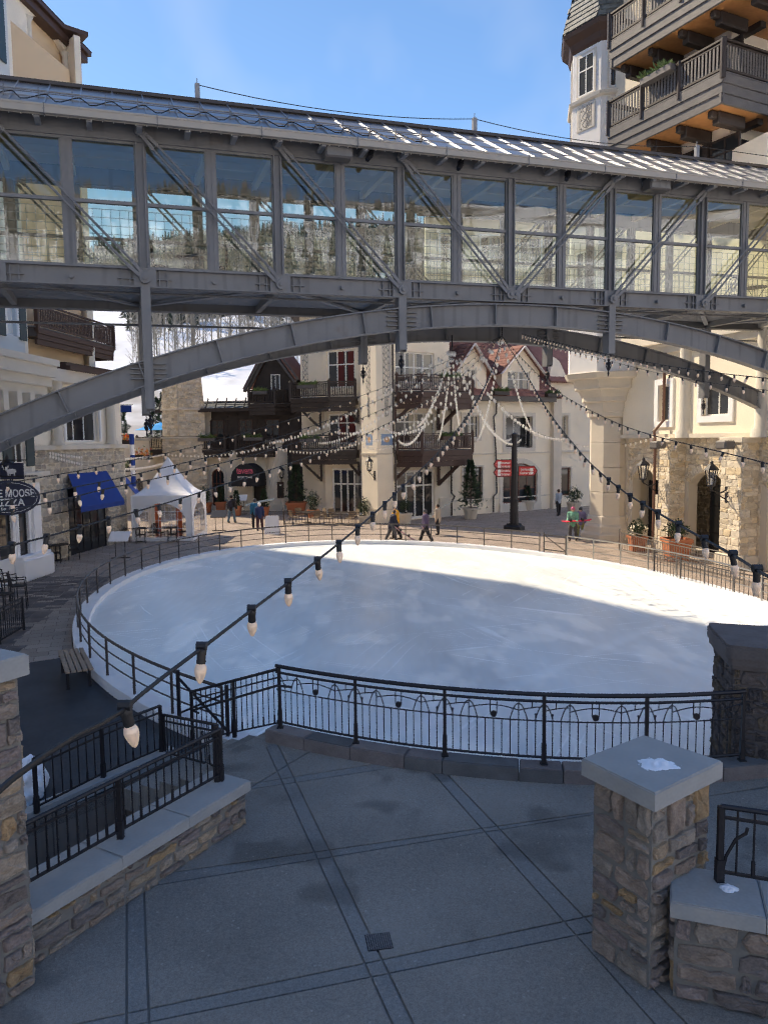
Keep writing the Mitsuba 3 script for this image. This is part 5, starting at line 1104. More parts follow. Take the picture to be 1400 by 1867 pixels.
# upper storey roofs of the left and corner blocks
put(HT, 'eave', M().prism(Polygon([(-6.6, 55.6), (-4.3, 54.2), (-1.9, 53.0), (-1.9, 48.6), (-.5, 46.9), (1.0, 47.0), (1.1, 48.8), (4.9, 51.6), (4.9, 60), (-6.6, 60)]), ZT, ZT + .5), 'brown_wood')
# taller rear wing
RW_ = thing('rear_hotel', 'tall cream rear wing with rows of windows seen through the bridge glass', 'building'); RR = Fr((3.5, 62), (27, 66))
rw = [rect(1.2 + 3.3 * i, z, 2.9 + 3.3 * i, z + 2.1) for i in range(7) for z in (11.6, 15.4, 19.2)]
wall(RW_, RR, 0, RR.L, 0, 22.6, 'stucco_cream', rw); put(RW_, 'core', M(RR).box(.3, RR.L - .3, -8, -.9, 0, 22.5), 'room_dark')
for w in rw: b = w.bounds; window(RW_, RR, b[0], b[2], b[1], b[3], 2, (.65,), surround=.12, smat='white_paint', curtain='curtain_pale')
for z in (14.4, 18.2): put(RW_, 'string_course', M(RR).box(0, RR.L, 0, .12, z, z + .2), 'limestone_pale')
slope(RW_, 'roof', [RR.pt(-.8, .9, 22.5), RR.pt(RR.L + .8, .9, 22.5), RR.pt(RR.L + .8, -5, 27.5), RR.pt(-.8, -5, 27.5)], 'brown_wood')
for s in (4.6, 11.2, 17.8): put(RW_, 'balcony', M(RR).box(s - 2.0, s + 1.4, .0, 1.1, 15.0, 15.3), 'dark_wood'); put(RW_, 'balcony_rail', M(RR).box(s - 2.0, s + 1.4, 1.04, 1.1, 15.3, 16.2), 'dark_wood')
# balconies
def hbal(fr, pts, z, wallpts, mat, fascia): return balcony(HT, [fr.pt(*p, 0)[:2] for p in pts], z, fascia, 1.05, mat, sp=.15, back=wallpts)
bl = [(-2.05, 1.1), (1.1, 1.3), (2.75, .6)]
for z in (4.55, 8.2):
    hbal(HB, bl, z, [HB.pt(2.75, 0, 0)[:2], HB.pt(-.1, 0, 0)[:2], HA.pt(.1, 0, 0)[:2]], 'dark_wood', .95)
    bracket(HT, HB.pt(-.25, .1, z - 2.1), HB.pt(-1.2, 1.0, z - .85)); bracket(HT, HB.pt(2.7, .1, z - 1.7), HB.pt(2.2, .6, z - .85))
planter('leafy planter box on the upper left hotel balcony', HB.pt(-1.3, 1.3, 0)[:2], HB.pt(.1, 1.4, 0)[:2], .3, 8.85, 11, 'grey_wood'); planter('leafy planter box on the lower left hotel balcony', HB.pt(-1.2, 1.3, 0)[:2], HB.pt(.3, 1.4, 0)[:2], .3, 5.15, 12, 'grey_wood')
br2 = [(.15, .3), (1.05, 1.7), (5.3, 1.75), (5.3, .1)]
for z in (4.55, 8.25):
    hbal(HD, br2, z, [HD.pt(4.9, -.1, 0)[:2], HD.pt(.15, 0, 0)[:2]], 'brown_wood', 1.05)
    bracket(HT, HD.pt(3.75, .1, z - 2.3), HD.pt(4.4, 1.4, z - .95), .22, 'brown_wood'); bracket(HT, HD.pt(.15, .1, z - 1.8), HD.pt(.7, .9, z - .95), .18, 'brown_wood')
planter('planter box on the upper right hotel balcony behind the light strings', HD.pt(2.6, 1.9, 0)[:2], HD.pt(4.2, 1.9, 0)[:2], .3, 8.95, 13, 'brown_wood'); planter('planter box on the lower right hotel balcony behind the light strings', HD.pt(2.5, 1.9, 0)[:2], HD.pt(4.1, 1.9, 0)[:2], .3, 5.2, 14, 'brown_wood')
wall_lantern('black wall lantern on the cream corner pier between the two hotel entrances', HC1, 1.35, 3.55, .4, 1.1)
wall_lantern('dark wall lantern on the round bay beside the tavern awning', Fr((-7.9, 57.65), (-6.9, 57.9)), .2, 2.7, .35, 1.1)
# ---------------------------------------------------------------- stone arcade at the right
RB = thing('stone_arcade', 'sunlit pale stone arcade with arches, buttresses and a cream storey above', 'building')
RF = Fr((11.9, 36.6), (16.2, 22.0)); DW = -.8
o1, o2, o3 = arch_poly(-1.2, .62, 0, 3.75, .55), arch_poly(3.0, 5.3, 0, 3.75, .6), arch_poly(7.6, 9.9, 0, 3.75, .6)
reg = rect(-1.6, 0, 15.2, 5.2)
for o in (o1, o2, o3): reg = reg.difference(o)
put(RB, 'wall', M(RF).prism(reg, DW - .45, DW, 'xz'), 'mortar_pale')
for o in (o1, o2, o3): reg = reg.difference(o.buffer(.34))
piers = [(1.9, 2.72), (5.95, 7.1), (10.3, 11.4)]
vis = reg
for a, b in piers: vis = vis.difference(rect(a - .6, -1, b, 6))
masonry(RB, RF, vis.intersection(rect(-1.6, 0, 10, 5.2)), .36, .22, .009, .03, 'ashlar', 301, 220, .02, 8, base=DW)
for o in (o1, o2, o3):                                   # arch stones
    ring = o.buffer(.32, join_style=2).difference(o.buffer(.01)).intersection(rect(-9, 3.0, 20, 6)); b = o.bounds; cx = (b[0] + b[2]) / 2
    for a0 in np.linspace(-62, 62, 15)[:-1]:
        a1 = a0 + 124 / 14; cz = b[3] - 1.15; wedge = Polygon([(cx, cz), (cx + 6 * math.sin(math.radians(a0 + .8)), cz + 6 * math.cos(math.radians(a0 + .8))), (cx + 6 * math.sin(math.radians(a1 - .8)), cz + 6 * math.cos(math.radians(a1 - .8)))])
        g = ring.intersection(wedge)
        if g.geom_type == 'Polygon' and g.area > .01: m = M(RF); stone(m, g, DW - .01, DW + .035, random.Random(int(a0 * 10)), 8, .012, False); put(RB, 'arch_stone', m, 'ashlar', tones=True)
for i, (a, b) in enumerate(piers):
    put(RB, 'buttress', M(RF).box(a, b, DW, 0, 0, 5.0), 'mortar_pale')
    masonry(RB, RF, rect(a, .55, b, 5.0), .34, .22, .009, .03, 'ashlar', 320 + i, 120, .02, 8)
    sf = Fr(RF.pt(b, DW, 0)[:2], RF.pt(b, 0, 0)[:2]); sf = Fr(RF.pt(b, 0, 0)[:2], RF.pt(b, DW, 0)[:2]) if np.dot(sf.n, RF.u) < 0 else sf
    masonry(RB, sf, rect(0, .55, sf.L, 5.0), .34, .22, .009, .03, 'ashlar', 340 + i, 120, .02, 8)
    put(RB, 'pier_base', M(RF).cbox(a - .12, b + .12, DW, .14, 0, .55, .03), 'limestone'); put(RB, 'pier_cap', M(RF).cbox(a - .06, b + .08, DW, .10, 5.0, 5.22, .02), 'limestone')
put(RB, 'end_wall', M(RF).box(-1.95, -1.6, -9, DW, 0, 5.2), 'mortar_pale'); put(RB, 'room_back', M(RF).box(-2, 15, -4.2, -4.0, 0, 5.2), 'mortar_pale'); put(RB, 'room_floor', M(RF).box(-2, 15, -4.0, DW - .45, -.1, .012), 'limestone'); put(RB, 'room_ceiling', M(RF).box(-2, 15, -4.2, DW - .45, 5.0, 5.2), 'dark_wood')
masonry(RB, RF, rect(-2, 0, 10, 4.9), .4, .26, .012, .02, 'ashlar_grey', 361, 60, .01, 7, base=-4.0)
for s0, s1 in ((-1.15, .55), (3.3, 5.2), (7.8, 9.8)): window(RB, RF, s0, s1, .1, 3.1, 2, (.3, .7), d=DW - .9, mat='black_iron', name='glass_door')
zu = 16.5
ws = [rect(1.25, 5.95, 2.05, 7.6), rect(4.2, 6.1, 5.8, 7.3), rect(8.4, 6.1, 9.9, 7.4)]
wall(RB, RF, -1.6, 15.2, 5.2, zu, 'stucco_cream', ws, d=-.45); put(RB, 'core', M(RF).box(-1.2, 15.2, -9, -1.2, 5.2, zu), 'room_dark')
for w in ws: b = w.bounds; window(RB, RF, b[0], b[2], b[1], b[3], 1 if b[2] - b[0] < 1 else 2, (), d=-.6, curtain=None); put(RB, 'window_surround', M(RF).prism(w.buffer(.26, join_style=2).difference(w), -.45, -.36, 'xz'), 'white_paint')
for s in (3.1, 7.6, 11.8): put(RB, 'upper_pilaster', M(RF).lathe([(.42, 5.2), (.42, 5.45), (.30, 5.6), (.28, 9.5), (.4, 9.7)], (s, -.45, 0), 14), 'limestone_pale', smooth=40)
put(RB, 'string_course', M(RF).box(-1.6, 15.2, -.45, -.30, 5.2, 5.38), 'limestone')
for k, (z, o) in enumerate(((9.0, .2), (9.3, .4), (9.6, .25))): put(RB, 'cornice', M(RF).box(-1.6, 15.2, -.45, o - .45, z, z + .3), 'limestone_pale')
downpipe(RB, [RF.pt(1.85, -.25, 9), RF.pt(1.85, -.25, 6.0), RF.pt(1.6, .05, 5.5), RF.pt(1.78, .1, 5.1), RF.pt(1.75, .1, .1)], .07, 'copper_pipe')
# turret on its octagonal pillar
tc = V(*A(1109, 990, 39.4)[:2]); TU = thing('turret', 'white octagonal turret with slate roof standing on a flared stone pillar', 'tower')
oct_ = lambda prof, m=None, rot=.20: (m or M()).lathe(prof, (tc[0], tc[1], 0), 8, a0=rot, a1=rot + 2 * math.pi)
put(TU, 'pillar_base', oct_([(1.5, 0), (1.5, .35), (1.36, .5), (1.30, .75), (1.18, .9), (1.12, 1.25), (1.0, 1.3)]), 'limestone')
for z in (1.25, 2.5, 3.75, 5.0): put(TU, 'pillar_drum', oct_([(1.03, z + .008), (1.04, z + .02), (1.04, z + 1.22), (1.03, z + 1.242)]), 'limestone')
put(TU, 'corbel', oct_([(1.04, 6.25), (1.2, 6.3), (1.2, 6.5), (1.25, 6.55), (1.35, 7.0), (1.5, 7.05), (1.5, 7.25), (1.7, 7.6), (1.9, 7.65), (1.9, 7.8), (2.0, 8.1), (2.3, 8.15), (2.45, 8.4), (2.2, 8.45)]), 'limestone')
put(TU, 'shaft', oct_([(2.25, 8.4), (2.25, 24.1)]), 'stucco_white')
for z, o in ((11.6, .12), (15.6, .12), (18.2, .12), (21.28, .16)): put(TU, 'band', oct_([(2.24, z - .12), (2.25 + o, z - .06), (2.25 + o + .03, z + .08), (2.24, z + .14)]), 'limestone_pale')
put(TU, 'eave', oct_([(2.2, 23.55), (2.36, 23.75), (2.44, 24.0), (2.72, 24.25), (2.78, 24.45), (2.65, 24.5)]), 'brown_wood')
put(TU, 'roof', oct_([(2.74, 24.48), (2.0, 27.0), (1.05, 31.0), (.0, 35.5)]), 'slate', tones=True)
for k in range(8):
    a0, a1 = .20 + k * math.pi / 4, .20 + (k + 1) * math.pi / 4; p0, p1 = tc + 2.25 * V(math.cos(a0), math.sin(a0)), tc + 2.25 * V(math.cos(a1), math.sin(a1))
    fr = Fr(p0, p1)
    if np.dot(fr.n[:2], tc) > 0: continue
    fr2 = fr
    for z in (21.5, 16.0, 12.4): window(TU, fr2, .38, fr.L - .38, z, z + 1.85, 2, (.62,), d=.05, bar=.07, surround=.1, smat='limestone_pale')
    put(TU, 'relief_panel', M(fr2).cbox(.30, fr.L - .30, .0, .05, 19.9, 21.1, .03), 'limestone_pale')
    scroll_strip(TU, Fr(fr.pt(0, .052, 0)[:2], fr.pt(fr.L, .052, 0)[:2]), fr.L / 2, 20.0, 21.0, .7); scroll_strip(TU, Fr(fr.pt(0, .053, 0)[:2], fr.pt(fr.L, .053, 0)[:2]), fr.L / 2 + .18, 20.0, 21.0, .3)
    # slate rows on the roof facets
    q0, q1 = V(*(tc + 2.76 * V(math.cos(a0), math.sin(a0))), 24.5), V(*(tc + 2.76 * V(math.cos(a1), math.sin(a1))), 24.5); t0, t1 = V(*(tc + 2.02 * V(math.cos(a0), math.sin(a0))), 27.02), V(*(tc + 2.02 * V(math.cos(a1), math.sin(a1))), 27.02)
    mid = (t0 + t1) / 2 - (q0 + q1) / 2; L0, L1_ = np.linalg.norm(q1 - q0), np.linalg.norm(t1 - t0); H = np.linalg.norm(mid)
    tiles(TU, q0, q1 - q0, mid, L0, H * 1.0, 'slate', .34, .26, 70 + k, 100, Polygon([(0, 0), (L0, 0), ((L0 + L1_) / 2, H), ((L0 - L1_) / 2, H)]), 'slate_tile')
# ---------------------------------------------------------------- balcony house at the upper right
BH = thing('balcony_house', 'dark timber balconies with orange soffits stacked on the building at the upper right', 'building')
n1, n0 = V(13.0, 29.5), V(10.2, 35.0); bu = unit(n1 - n0); bn = V(bu[1], -bu[0])
n1 = A(1316, 185, 29.5)[:2]; zb_ = A(1316, 185, 29.5)[2]; r = ray(1108, 283); n0 = (CAM + r * ((zb_ - 5.3) / r[2]))[:2]; bu = unit(n1 - n0); bn = V(bu[1], -bu[0])
BHF = Fr(n0, n1); Lb = BHF.L
put(BH, 'core', M(BHF).box(-2.0, Lb - 1.4, -12, -2.1, 9.4, 27), 'stucco_cream')
for z0 in (zb_ - .0, zb_ + 3.6):
    ext = Lb if z0 < zb_ + 1 else Lb + 5.5
    pts = [BHF.pt(0, -1.9, 0)[:2], BHF.pt(0, 0, 0)[:2], BHF.pt(Lb * .33, 0, 0)[:2], BHF.pt(Lb * .66, 0, 0)[:2], BHF.pt(ext, 0, 0)[:2], BHF.pt(ext, -7.5, 0)[:2]]
    fl = z0 + 1.05
    balcony(BH, pts, fl, 1.05, 1.15, 'grey_wood', 'grey_wood', .155, back=[BHF.pt(0, -7.5, 0)[:2]], single=True, caps=False, boards=3, postmat='dark_wood')
    put(BH, 'soffit', M(BHF).box(.12, ext - .12, -7.4, -.12, z0 + .06, z0 + .14), 'orange_wood')
    for i in range(6):
        s = .3 + i * 1.55
        if s > ext: continue
        put(BH, 'soffit_beam', M(BHF).cbox(s, s + .34, -2.1, -.6, z0 - .42, z0 + .06, .05).cbox(s + .04, s + .30, -.62, -.28, z0 - .24, z0 + .055, .06), 'dark_wood')
for z0 in (zb_ - 3.4, zb_ + .2, zb_ + 3.8):
    for i in range(3): window(BH, BHF, .3 + i * 1.7, 1.7 + i * 1.7, z0 + 1.0, z0 + 3.0, 2, (.7,), d=-2.0, mat='dark_wood')
    for q in (1.75, 3.45): put(BH, 'timber_post', M(BHF).box(q, q + .2, -2.1, -1.9, z0, z0 + 3.5), 'dark_wood')
    for i in range(2): put(BH, 'end_window', M(BHF).box(Lb - 1.4, Lb - 1.36, -4.6 - 2.6 * i, -2.8 - 2.6 * i, z0 + 1.0, z0 + 3.0), 'dark_glass')
    for i in range(3): put(BH, 'end_beam', M(BHF).box(Lb - 1.4, Lb - .5, -2.9 - 2.4 * i, -2.6 - 2.4 * i, z0 - .36, z0 + .05), 'dark_wood')
put(BH, 'roof_eave', M(BHF).box(-1.5, 6, -12, .8, zb_ + 8.6, zb_ + 9.0), 'dark_wood')
planter('green planter box on the lower dark balcony at the upper right', BHF.pt(Lb * .36, .16, 0)[:2], BHF.pt(Lb * .63, .16, 0)[:2], .34, zb_ + 1.05 + .95, 51, 'grey_wood')
planter('green planter box on the upper dark balcony near the turret roof', BHF.pt(Lb * .36, .16, 0)[:2], BHF.pt(Lb * .63, .16, 0)[:2], .34, zb_ + 3.6 + 1.05 + .95, 52, 'grey_wood')
# lanterns, speakers on the arcade
wall_lantern('ornate black lantern on the first arcade buttress beside the copper downpipe', RF, 1.55 + .3, 3.55, .75, 1.25)
wall_lantern('ornate black lantern on the second arcade buttress with its shadow on the stone', RF, 6.3, 3.5, .75, 1.25)
for n, (px, py, lb) in enumerate(((1199, 811, 'grey speaker box on the first arcade buttress'), (1322, 811, 'grey speaker box on the second arcade buttress under a stone cap'))):
    s, z = RF.at(px, py, .5); k = thing('wall_speaker', lb, 'speaker'); put(k, 'housing', M(RF).cbox(s - .3, s + .3, .25, .75, z - .17, z + .17, .06), 'grey_plastic'); put(k, 'bracket', M(RF).box(s - .04, s + .04, .0, .3, z - .04, z + .04), 'steel_light')
# ---------------------------------------------------------------- people
def cloth(key, c, rough=.8): 
    if key not in scene: bs(key, base_color=rgb(*c), roughness=rough)
    return key
cloth('skin', (.52, .33, .24), .6); cloth('hair_dark', (.025, .018, .014)); cloth('hair_brown', (.09, .05, .03)); cloth('boot_dark', (.03, .028, .028), .5)
def blob(bones, extra=(), edge=.05, it=8, folds=0.):
    parts = []
    for (a, ra), (b, rb) in bones:
        P = m3.Manifold.sphere(ra, 14).translate([float(x) for x in a]) if ra > 0 else None; Q = m3.Manifold.sphere(rb, 14).translate([float(x) for x in b])
        parts.append(m3.Manifold.batch_hull([P, Q]))
    parts += list(extra); m = m3.Manifold.batch_boolean(parts, m3.OpType.Add).refine_to_length(edge).to_mesh()
    t = trimesh.Trimesh(m.vert_properties[:, :3], m.tri_verts, process=True); trimesh.smoothing.filter_taubin(t, iterations=it)
    if folds: t.vertices = t.vertices + t.vertex_normals * ((meshkit.fbm(np.array(t.vertices) * V(9, 9, 6), 3) - .5) * folds)[:, None]
    return t
def person(label, x, y, face, h=1.75, z=0., lean=0., legs=((.18, .05), (-.2, -.25)), arms=((.2, .5), (-.25, .4)), spread=.10, top='jacket_black', leg='trouser_dark', hat=None, hair='hair_dark', long=False, sleeves=True, head_turn=0., puffy=.02, hair_long=False, group=None):
    """A walking or standing figure facing direction 'face' (degrees, 0 = +y): legs (thigh, shin) and arms (upper, fore) swing angles in radians, forward positive"""
    k = thing('person', label, 'person', group); fa = math.radians(face); sc = h / 1.75
    F3, R3_ = V(-math.sin(fa), math.cos(fa), 0), V(math.cos(fa), math.sin(fa), 0); U3 = V(0, 0, 1)
    def sw(p, L, a, side=0.): return p + (F3 * math.sin(a) - U3 * math.cos(a)) * L * math.cos(side) + R3_ * L * math.sin(side)
    low = []; hip0 = V(0, 0, .93)
    J = {}
    for i, sg in enumerate((1, -1)):
        hp = hip0 + R3_ * sg * .095; kn = sw(hp, .43, legs[i][0], sg * spread); an = sw(kn, .42, legs[i][1], sg * spread * .3); J['hip', i], J['knee', i], J['ank', i] = hp, kn, an; low.append(an[2] - .075)
    dz = -min(low); lf = F3 * math.sin(lean) + U3 * math.cos(lean)
    ch = hip0 + lf * .42; nk = hip0 + lf * .56; hd = nk + lf * .16 + F3 * .02
    for i, sg in enumerate((1, -1)):
        sh = ch + R3_ * sg * .185 + lf * .08; side = sg * .14
        if len(arms[i]) > 2: side = sg * arms[i][2]
        el = sw(sh, .29, arms[i][0], side); wr = sw(el, .25, arms[i][1], side * .4); J['sh', i], J['el', i], J['wr', i] = sh, el, wr
    W = lambda p: V(x, y, z) + (p + V(0, 0, dz)) * sc
    def B(a, ra, b, rb): return ((W(a), ra * sc), (W(b), rb * sc))
    skin = [B(hip0, .125, hip0 + lf * .2, .12), B(hip0 + lf * .2, .12, ch, .135), B(ch, .12, nk, .06), B(nk, .052, hd - lf * .05, .055), B(hd - lf * .06 + F3 * .02, .068, hd + lf * .03, .092), B(hd - lf * .01 + F3 * .085, .014, hd - lf * .035 + F3 * .10, .018), B(hd + R3_ * .09, .02, hd + R3_ * .095 - lf * .03, .014), B(hd - R3_ * .09, .02, hd - R3_ * .095 - lf * .03, .014)]
    for i, sg in enumerate((1, -1)):
        skin += [B(J['hip', i], .085, J['knee', i], .058), B(J['knee', i], .056, J['ank', i], .04), B(J['ank', i], .045, J['ank', i] + F3 * .15 - U3 * .045, .03), B(ch + lf * .06, .10, J['sh', i], .062), B(J['sh', i], .055, J['el', i], .042), B(J['el', i], .041, J['wr', i], .030)]
        d = unit(J['wr', i] - J['el', i]); hn = J['wr', i]; sd = unit(np.cross(d, R3_)) if abs(np.dot(d, R3_)) < .95 else F3; ac = np.cross(d, sd)
        pm = hn + d * .055; skin.append(B(hn, .026, pm + d * .02, .030))
        for q, (o, L) in enumerate(((-.026, .062), (-.009, .075), (.009, .070), (.026, .055))):
            b0 = pm + d * .035 + sd * o; b1 = b0 + d * L * .55; skin += [B(b0, .0095, b1, .009), B(b1, .009, b1 + d * L * .4 - ac * sg * .018, .008)]
        skin.append(B(hn + d * .02 + sd * .028, .011, hn + d * .06 + sd * .055, .009))
    put(k, 'body', blob(skin, edge=.035, it=4), 'skin', smooth=True)
    p = puffy
    tor = [B(hip0 + lf * (-.10 if long else -.02), .145 + p, hip0 + lf * .2, .135 + p), B(hip0 + lf * .2, .135 + p, ch, .150 + p), B(ch, .135 + p, nk - lf * .03, .07 + p)]
    for i in (0, 1):
        tor += [B(ch + lf * .06, .115 + p, J['sh', i], .075 + p), B(J['sh', i], .068 + p, J['el', i], .055 + p)]
        if sleeves: tor.append(B(J['el', i], .054 + p, J['wr', i], .040 + p * .8))
    put(k, 'jacket', blob(tor, edge=.04, it=4, folds=.05), top, smooth=True)
    tr = [B(hip0 + lf * .03, .14, hip0 - lf * .06, .135)]
    for i in (0, 1): tr += [B(J['hip', i], .105 + p * .5, J['knee', i], .078 + p * .4), B(J['knee', i], .076 + p * .4, J['ank', i] + U3 * .03, .062 + p * .3)]
    put(k, 'trousers', blob(tr, edge=.04, it=4, folds=.045), leg, smooth=True)
    for i in (0, 1): put(k, 'boot', blob([B(J['ank', i] + U3 * .02, .058, J['ank', i] - U3 * .03, .056), B(J['ank', i] - U3 * .03, .052, J['ank', i] + F3 * .16 - U3 * .042, .042)], edge=.05, it=3), 'boot_dark', smooth=True)
    if hat: put(k, 'helmet', blob([B(hd + lf * .03 - F3 * .015, .112, hd + lf * .055 - F3 * .01, .108)], edge=.05, it=3), hat, smooth=True)
    else:
        hb_ = [B(hd + lf * .04 - F3 * .02, .10, hd + lf * .02 - F3 * .03, .098)] + ([B(hd - F3 * .05, .08, hd - F3 * .07 - lf * .2, .06)] if hair_long else [])
        put(k, 'hair', blob(hb_, edge=.05, it=3), hair, smooth=True)
    m = M()
    for sg in (1, -1):
        e = W(hd + F3 * .088 + R3_ * sg * .034 + lf * .005); m.tm(trimesh.creation.icosphere(1, .011 * sc).apply_translation(e))
    put(k, 'eyes', m, 'hair_dark')
    return k, (lambda p: W(p)), J, dict(F=F3, R=R3_, hd=hd, ch=ch, hip=hip0)
cloth('jacket_black', (.02, .02, .024)); cloth('jeans', (.10, .15, .20)); cloth('jacket_teal', (.02, .13, .24)); cloth('jacket_navy', (.015, .03, .10)); cloth('trouser_dark', (.02, .02, .022)); cloth('trouser_maroon', (.05, .022, .03))
cloth('jacket_yellow', (.72, .36, .02)); cloth('jacket_midnight', (.018, .02, .04)); cloth('jacket_purple', (.10, .075, .14)); cloth('jacket_beige', (.42, .36, .29)); cloth('shirt_blue', (.30, .36, .44)); cloth('jacket_green', (.18, .42, .30)); cloth('helmet_white', (.75, .75, .77), .4); cloth('helmet_dark', (.05, .05, .055), .4); cloth('trouser_grey', (.08, .08, .085)); cloth('trouser_olive', (.35, .33, .12)); cloth('helmet_pink', (.6, .12, .25), .4); cloth('board_pink', (.6, .33, .33), .4); cloth('board_red', (.72, .03, .07), .45); cloth('ski_silver', (.35, .4, .4), .35); cloth('jacket_violet', (.22, .18, .30)); cloth('jacket_stripe', (.45, .2, .25))
gxy = lambda px, py: G(px, py)[:2]
pk, W, J, o = person('person in a black jacket, backpack and wide jeans walking towards the tavern', *gxy(423, 953), -20, 1.78, top='jacket_black', leg='jeans', puffy=.03)
put(pk, 'backpack', blob([((W(o['ch'] - o['F'] * .2)), .14), ((W(o['hip'] + V(0, 0, .15) - o['F'] * .19)), .13)][:2] and [((W(o['ch'] - o['F'] * .2), .14), (W(o['hip'] + V(0, 0, .18) - o['F'] * .19), .13))], edge=.06), 'jacket_midnight', smooth=True)
pk, W, J, o = person('person in a teal jacket and dark helmet carrying skis, left of the pair', *gxy(466, 963), 15, 1.78, top='jacket_teal', hat='helmet_dark', puffy=.03, arms=((.5, 1.5), (-.2, .3)))
sk = thing('skis', 'pair of pale skis carried level on the shoulder of the teal jacket skier', 'skis')
p = W(J['sh', 0]) + V(0, -.05, .12); a, b = p - V(.75, .1, .18), p + V(.95, .12, .16)
put(sk, 'ski', M().tube([a, p, b, b + V(.08, 0, .05)], [.03, .045, .035, .02], 6), 'ski_silver'); put(sk, 'ski', M().tube([a + V(0, .06, .05), p + V(0, .06, .05), b + V(0, .06, .05)], [.03, .045, .035], 6), 'ski_silver')
pk, W, J, o = person('person in a navy jacket and white helmet, right of the pair', *gxy(474, 967), 10, 1.62, top='jacket_navy', leg='trouser_maroon', hat='helmet_white', puffy=.03)
pk, W, J, o = person('person in a bright yellow jacket walking behind the railing', *gxy(722, 983), 80, 1.80, top='jacket_yellow', hat='helmet_dark', puffy=.04, legs=((.3, .1), (-.3, -.4)))
pk, W, J, o = person('person in a midnight blue jacket leaning forward with a pink board', *gxy(714, 987), -75, 1.66, top='jacket_midnight', leg='trouser_grey', lean=.25, puffy=.04, legs=((.35, .15), (-.25, -.45)), long=True)
sb = thing('snowboard', 'pale pink snowboard carried low beside the midnight blue jacket', 'snowboard')
def board(k, c, u, L, w, mat, th=.018):
    u = unit(u); n = unit(np.cross(u, V(0, 1, .15))); q = np.cross(n, u); pts = []
    for t in np.linspace(-1, 1, 15): pts.append((t * L / 2, (w / 2) * (1 - .22 * math.cos(t * math.pi / 2) ** 2) * (1 - max(0, abs(t) - .82) ** 2 * 28), .05 * max(0, abs(t) - .8) * 5))
    v = [c + u * a + q * sgn * b + n * (e + h) for h in (0, th) for sgn in (1, -1) for a, b, e in pts]; m = len(pts); f = []
    for i in range(m - 1):
        f += [[i, i + 1, m + i + 1], [i, m + i + 1, m + i], [2 * m + i, 3 * m + i + 1, 2 * m + i + 1], [2 * m + i, 3 * m + i, 3 * m + i + 1], [i, 2 * m + i + 1, i + 1], [i, 2 * m + i, 2 * m + i + 1], [m + i, m + i + 1, 3 * m + i + 1], [m + i, 3 * m + i + 1, 3 * m + i]]
    put(k, 'deck', M().add(v, f), mat)
    for t in (-.2, .2): put(k, 'binding', M().tm(trimesh.creation.box((.12, .10, .2)).apply_transform(np.vstack([np.c_[u, n, q, c + u * t * L + n * .07], [0, 0, 0, 1]]))), 'rubber')
g = G(722, 986); board(sb, V(g[0] + .42, g[1] - .1, .38), V(.8, -.1, -.55), 1.3, .26, 'board_pink')
pk, W, J, o = person('person in a purple jacket with helmet and goggles striding left', *gxy(776, 988), 75, 1.72, top='jacket_purple', hat='helmet_dark', hair='hair_dark', leg='trouser_dark', puffy=.045, legs=((.45, .3), (-.4, -.5)), long=True)
pk, W, J, o = person('person with black hair in a beige fleece carrying poles behind the railing', *gxy(798, 975), 60, 1.68, top='jacket_beige', leg='trouser_dark', puffy=.035, legs=((.1, .0), (-.1, -.15)), long=True, arms=((.3, 1.2), (-.2, .2)))
po = thing('ski_poles', 'pair of thin pale ski poles slung over the shoulder of the beige fleece', 'ski poles'); p = W(J['sh', 0]) + V(0, -.1, .1)
put(po, 'pole', M().tube([p - V(.55, .05, .32), p + V(.75, .1, .42)], .014, 5), 'ski_silver'); put(po, 'pole', M().tube([p - V(.5, .0, .38), p + V(.8, .15, .36)], .014, 5), 'ski_silver')
pk, W, J, o = person('person in a light blue shirt and dark trousers walking by the far wall', *gxy(1018, 940), 20, 1.78, top='shirt_blue', hair='hair_brown', puffy=.0, legs=((.2, .1), (-.2, -.3)))
pk, W, J, o = person('person in a mint green jacket and pink helmet carrying a red board by the pillar', *gxy(1044, 986), 160, 1.72, top='jacket_green', leg='trouser_grey', hat='helmet_pink', puffy=.04, arms=((.3, 1.0), (.3, 1.0)))
sb = thing('snowboard', 'bright red snowboard carried level beside the large stone pillar', 'snowboard'); g = W(o['hip'] + V(0, 0, .15)); board(sb, V(g[0] + .1, g[1] - .30, g[2]), V(1, 0, .05), 1.55, .27, 'board_red')
pk, W, J, o = person('person in a violet jacket half hidden behind the large stone pillar', *gxy(1058, 981), 150, 1.6, top='jacket_violet', leg='trouser_olive', hat='helmet_dark', puffy=.04)
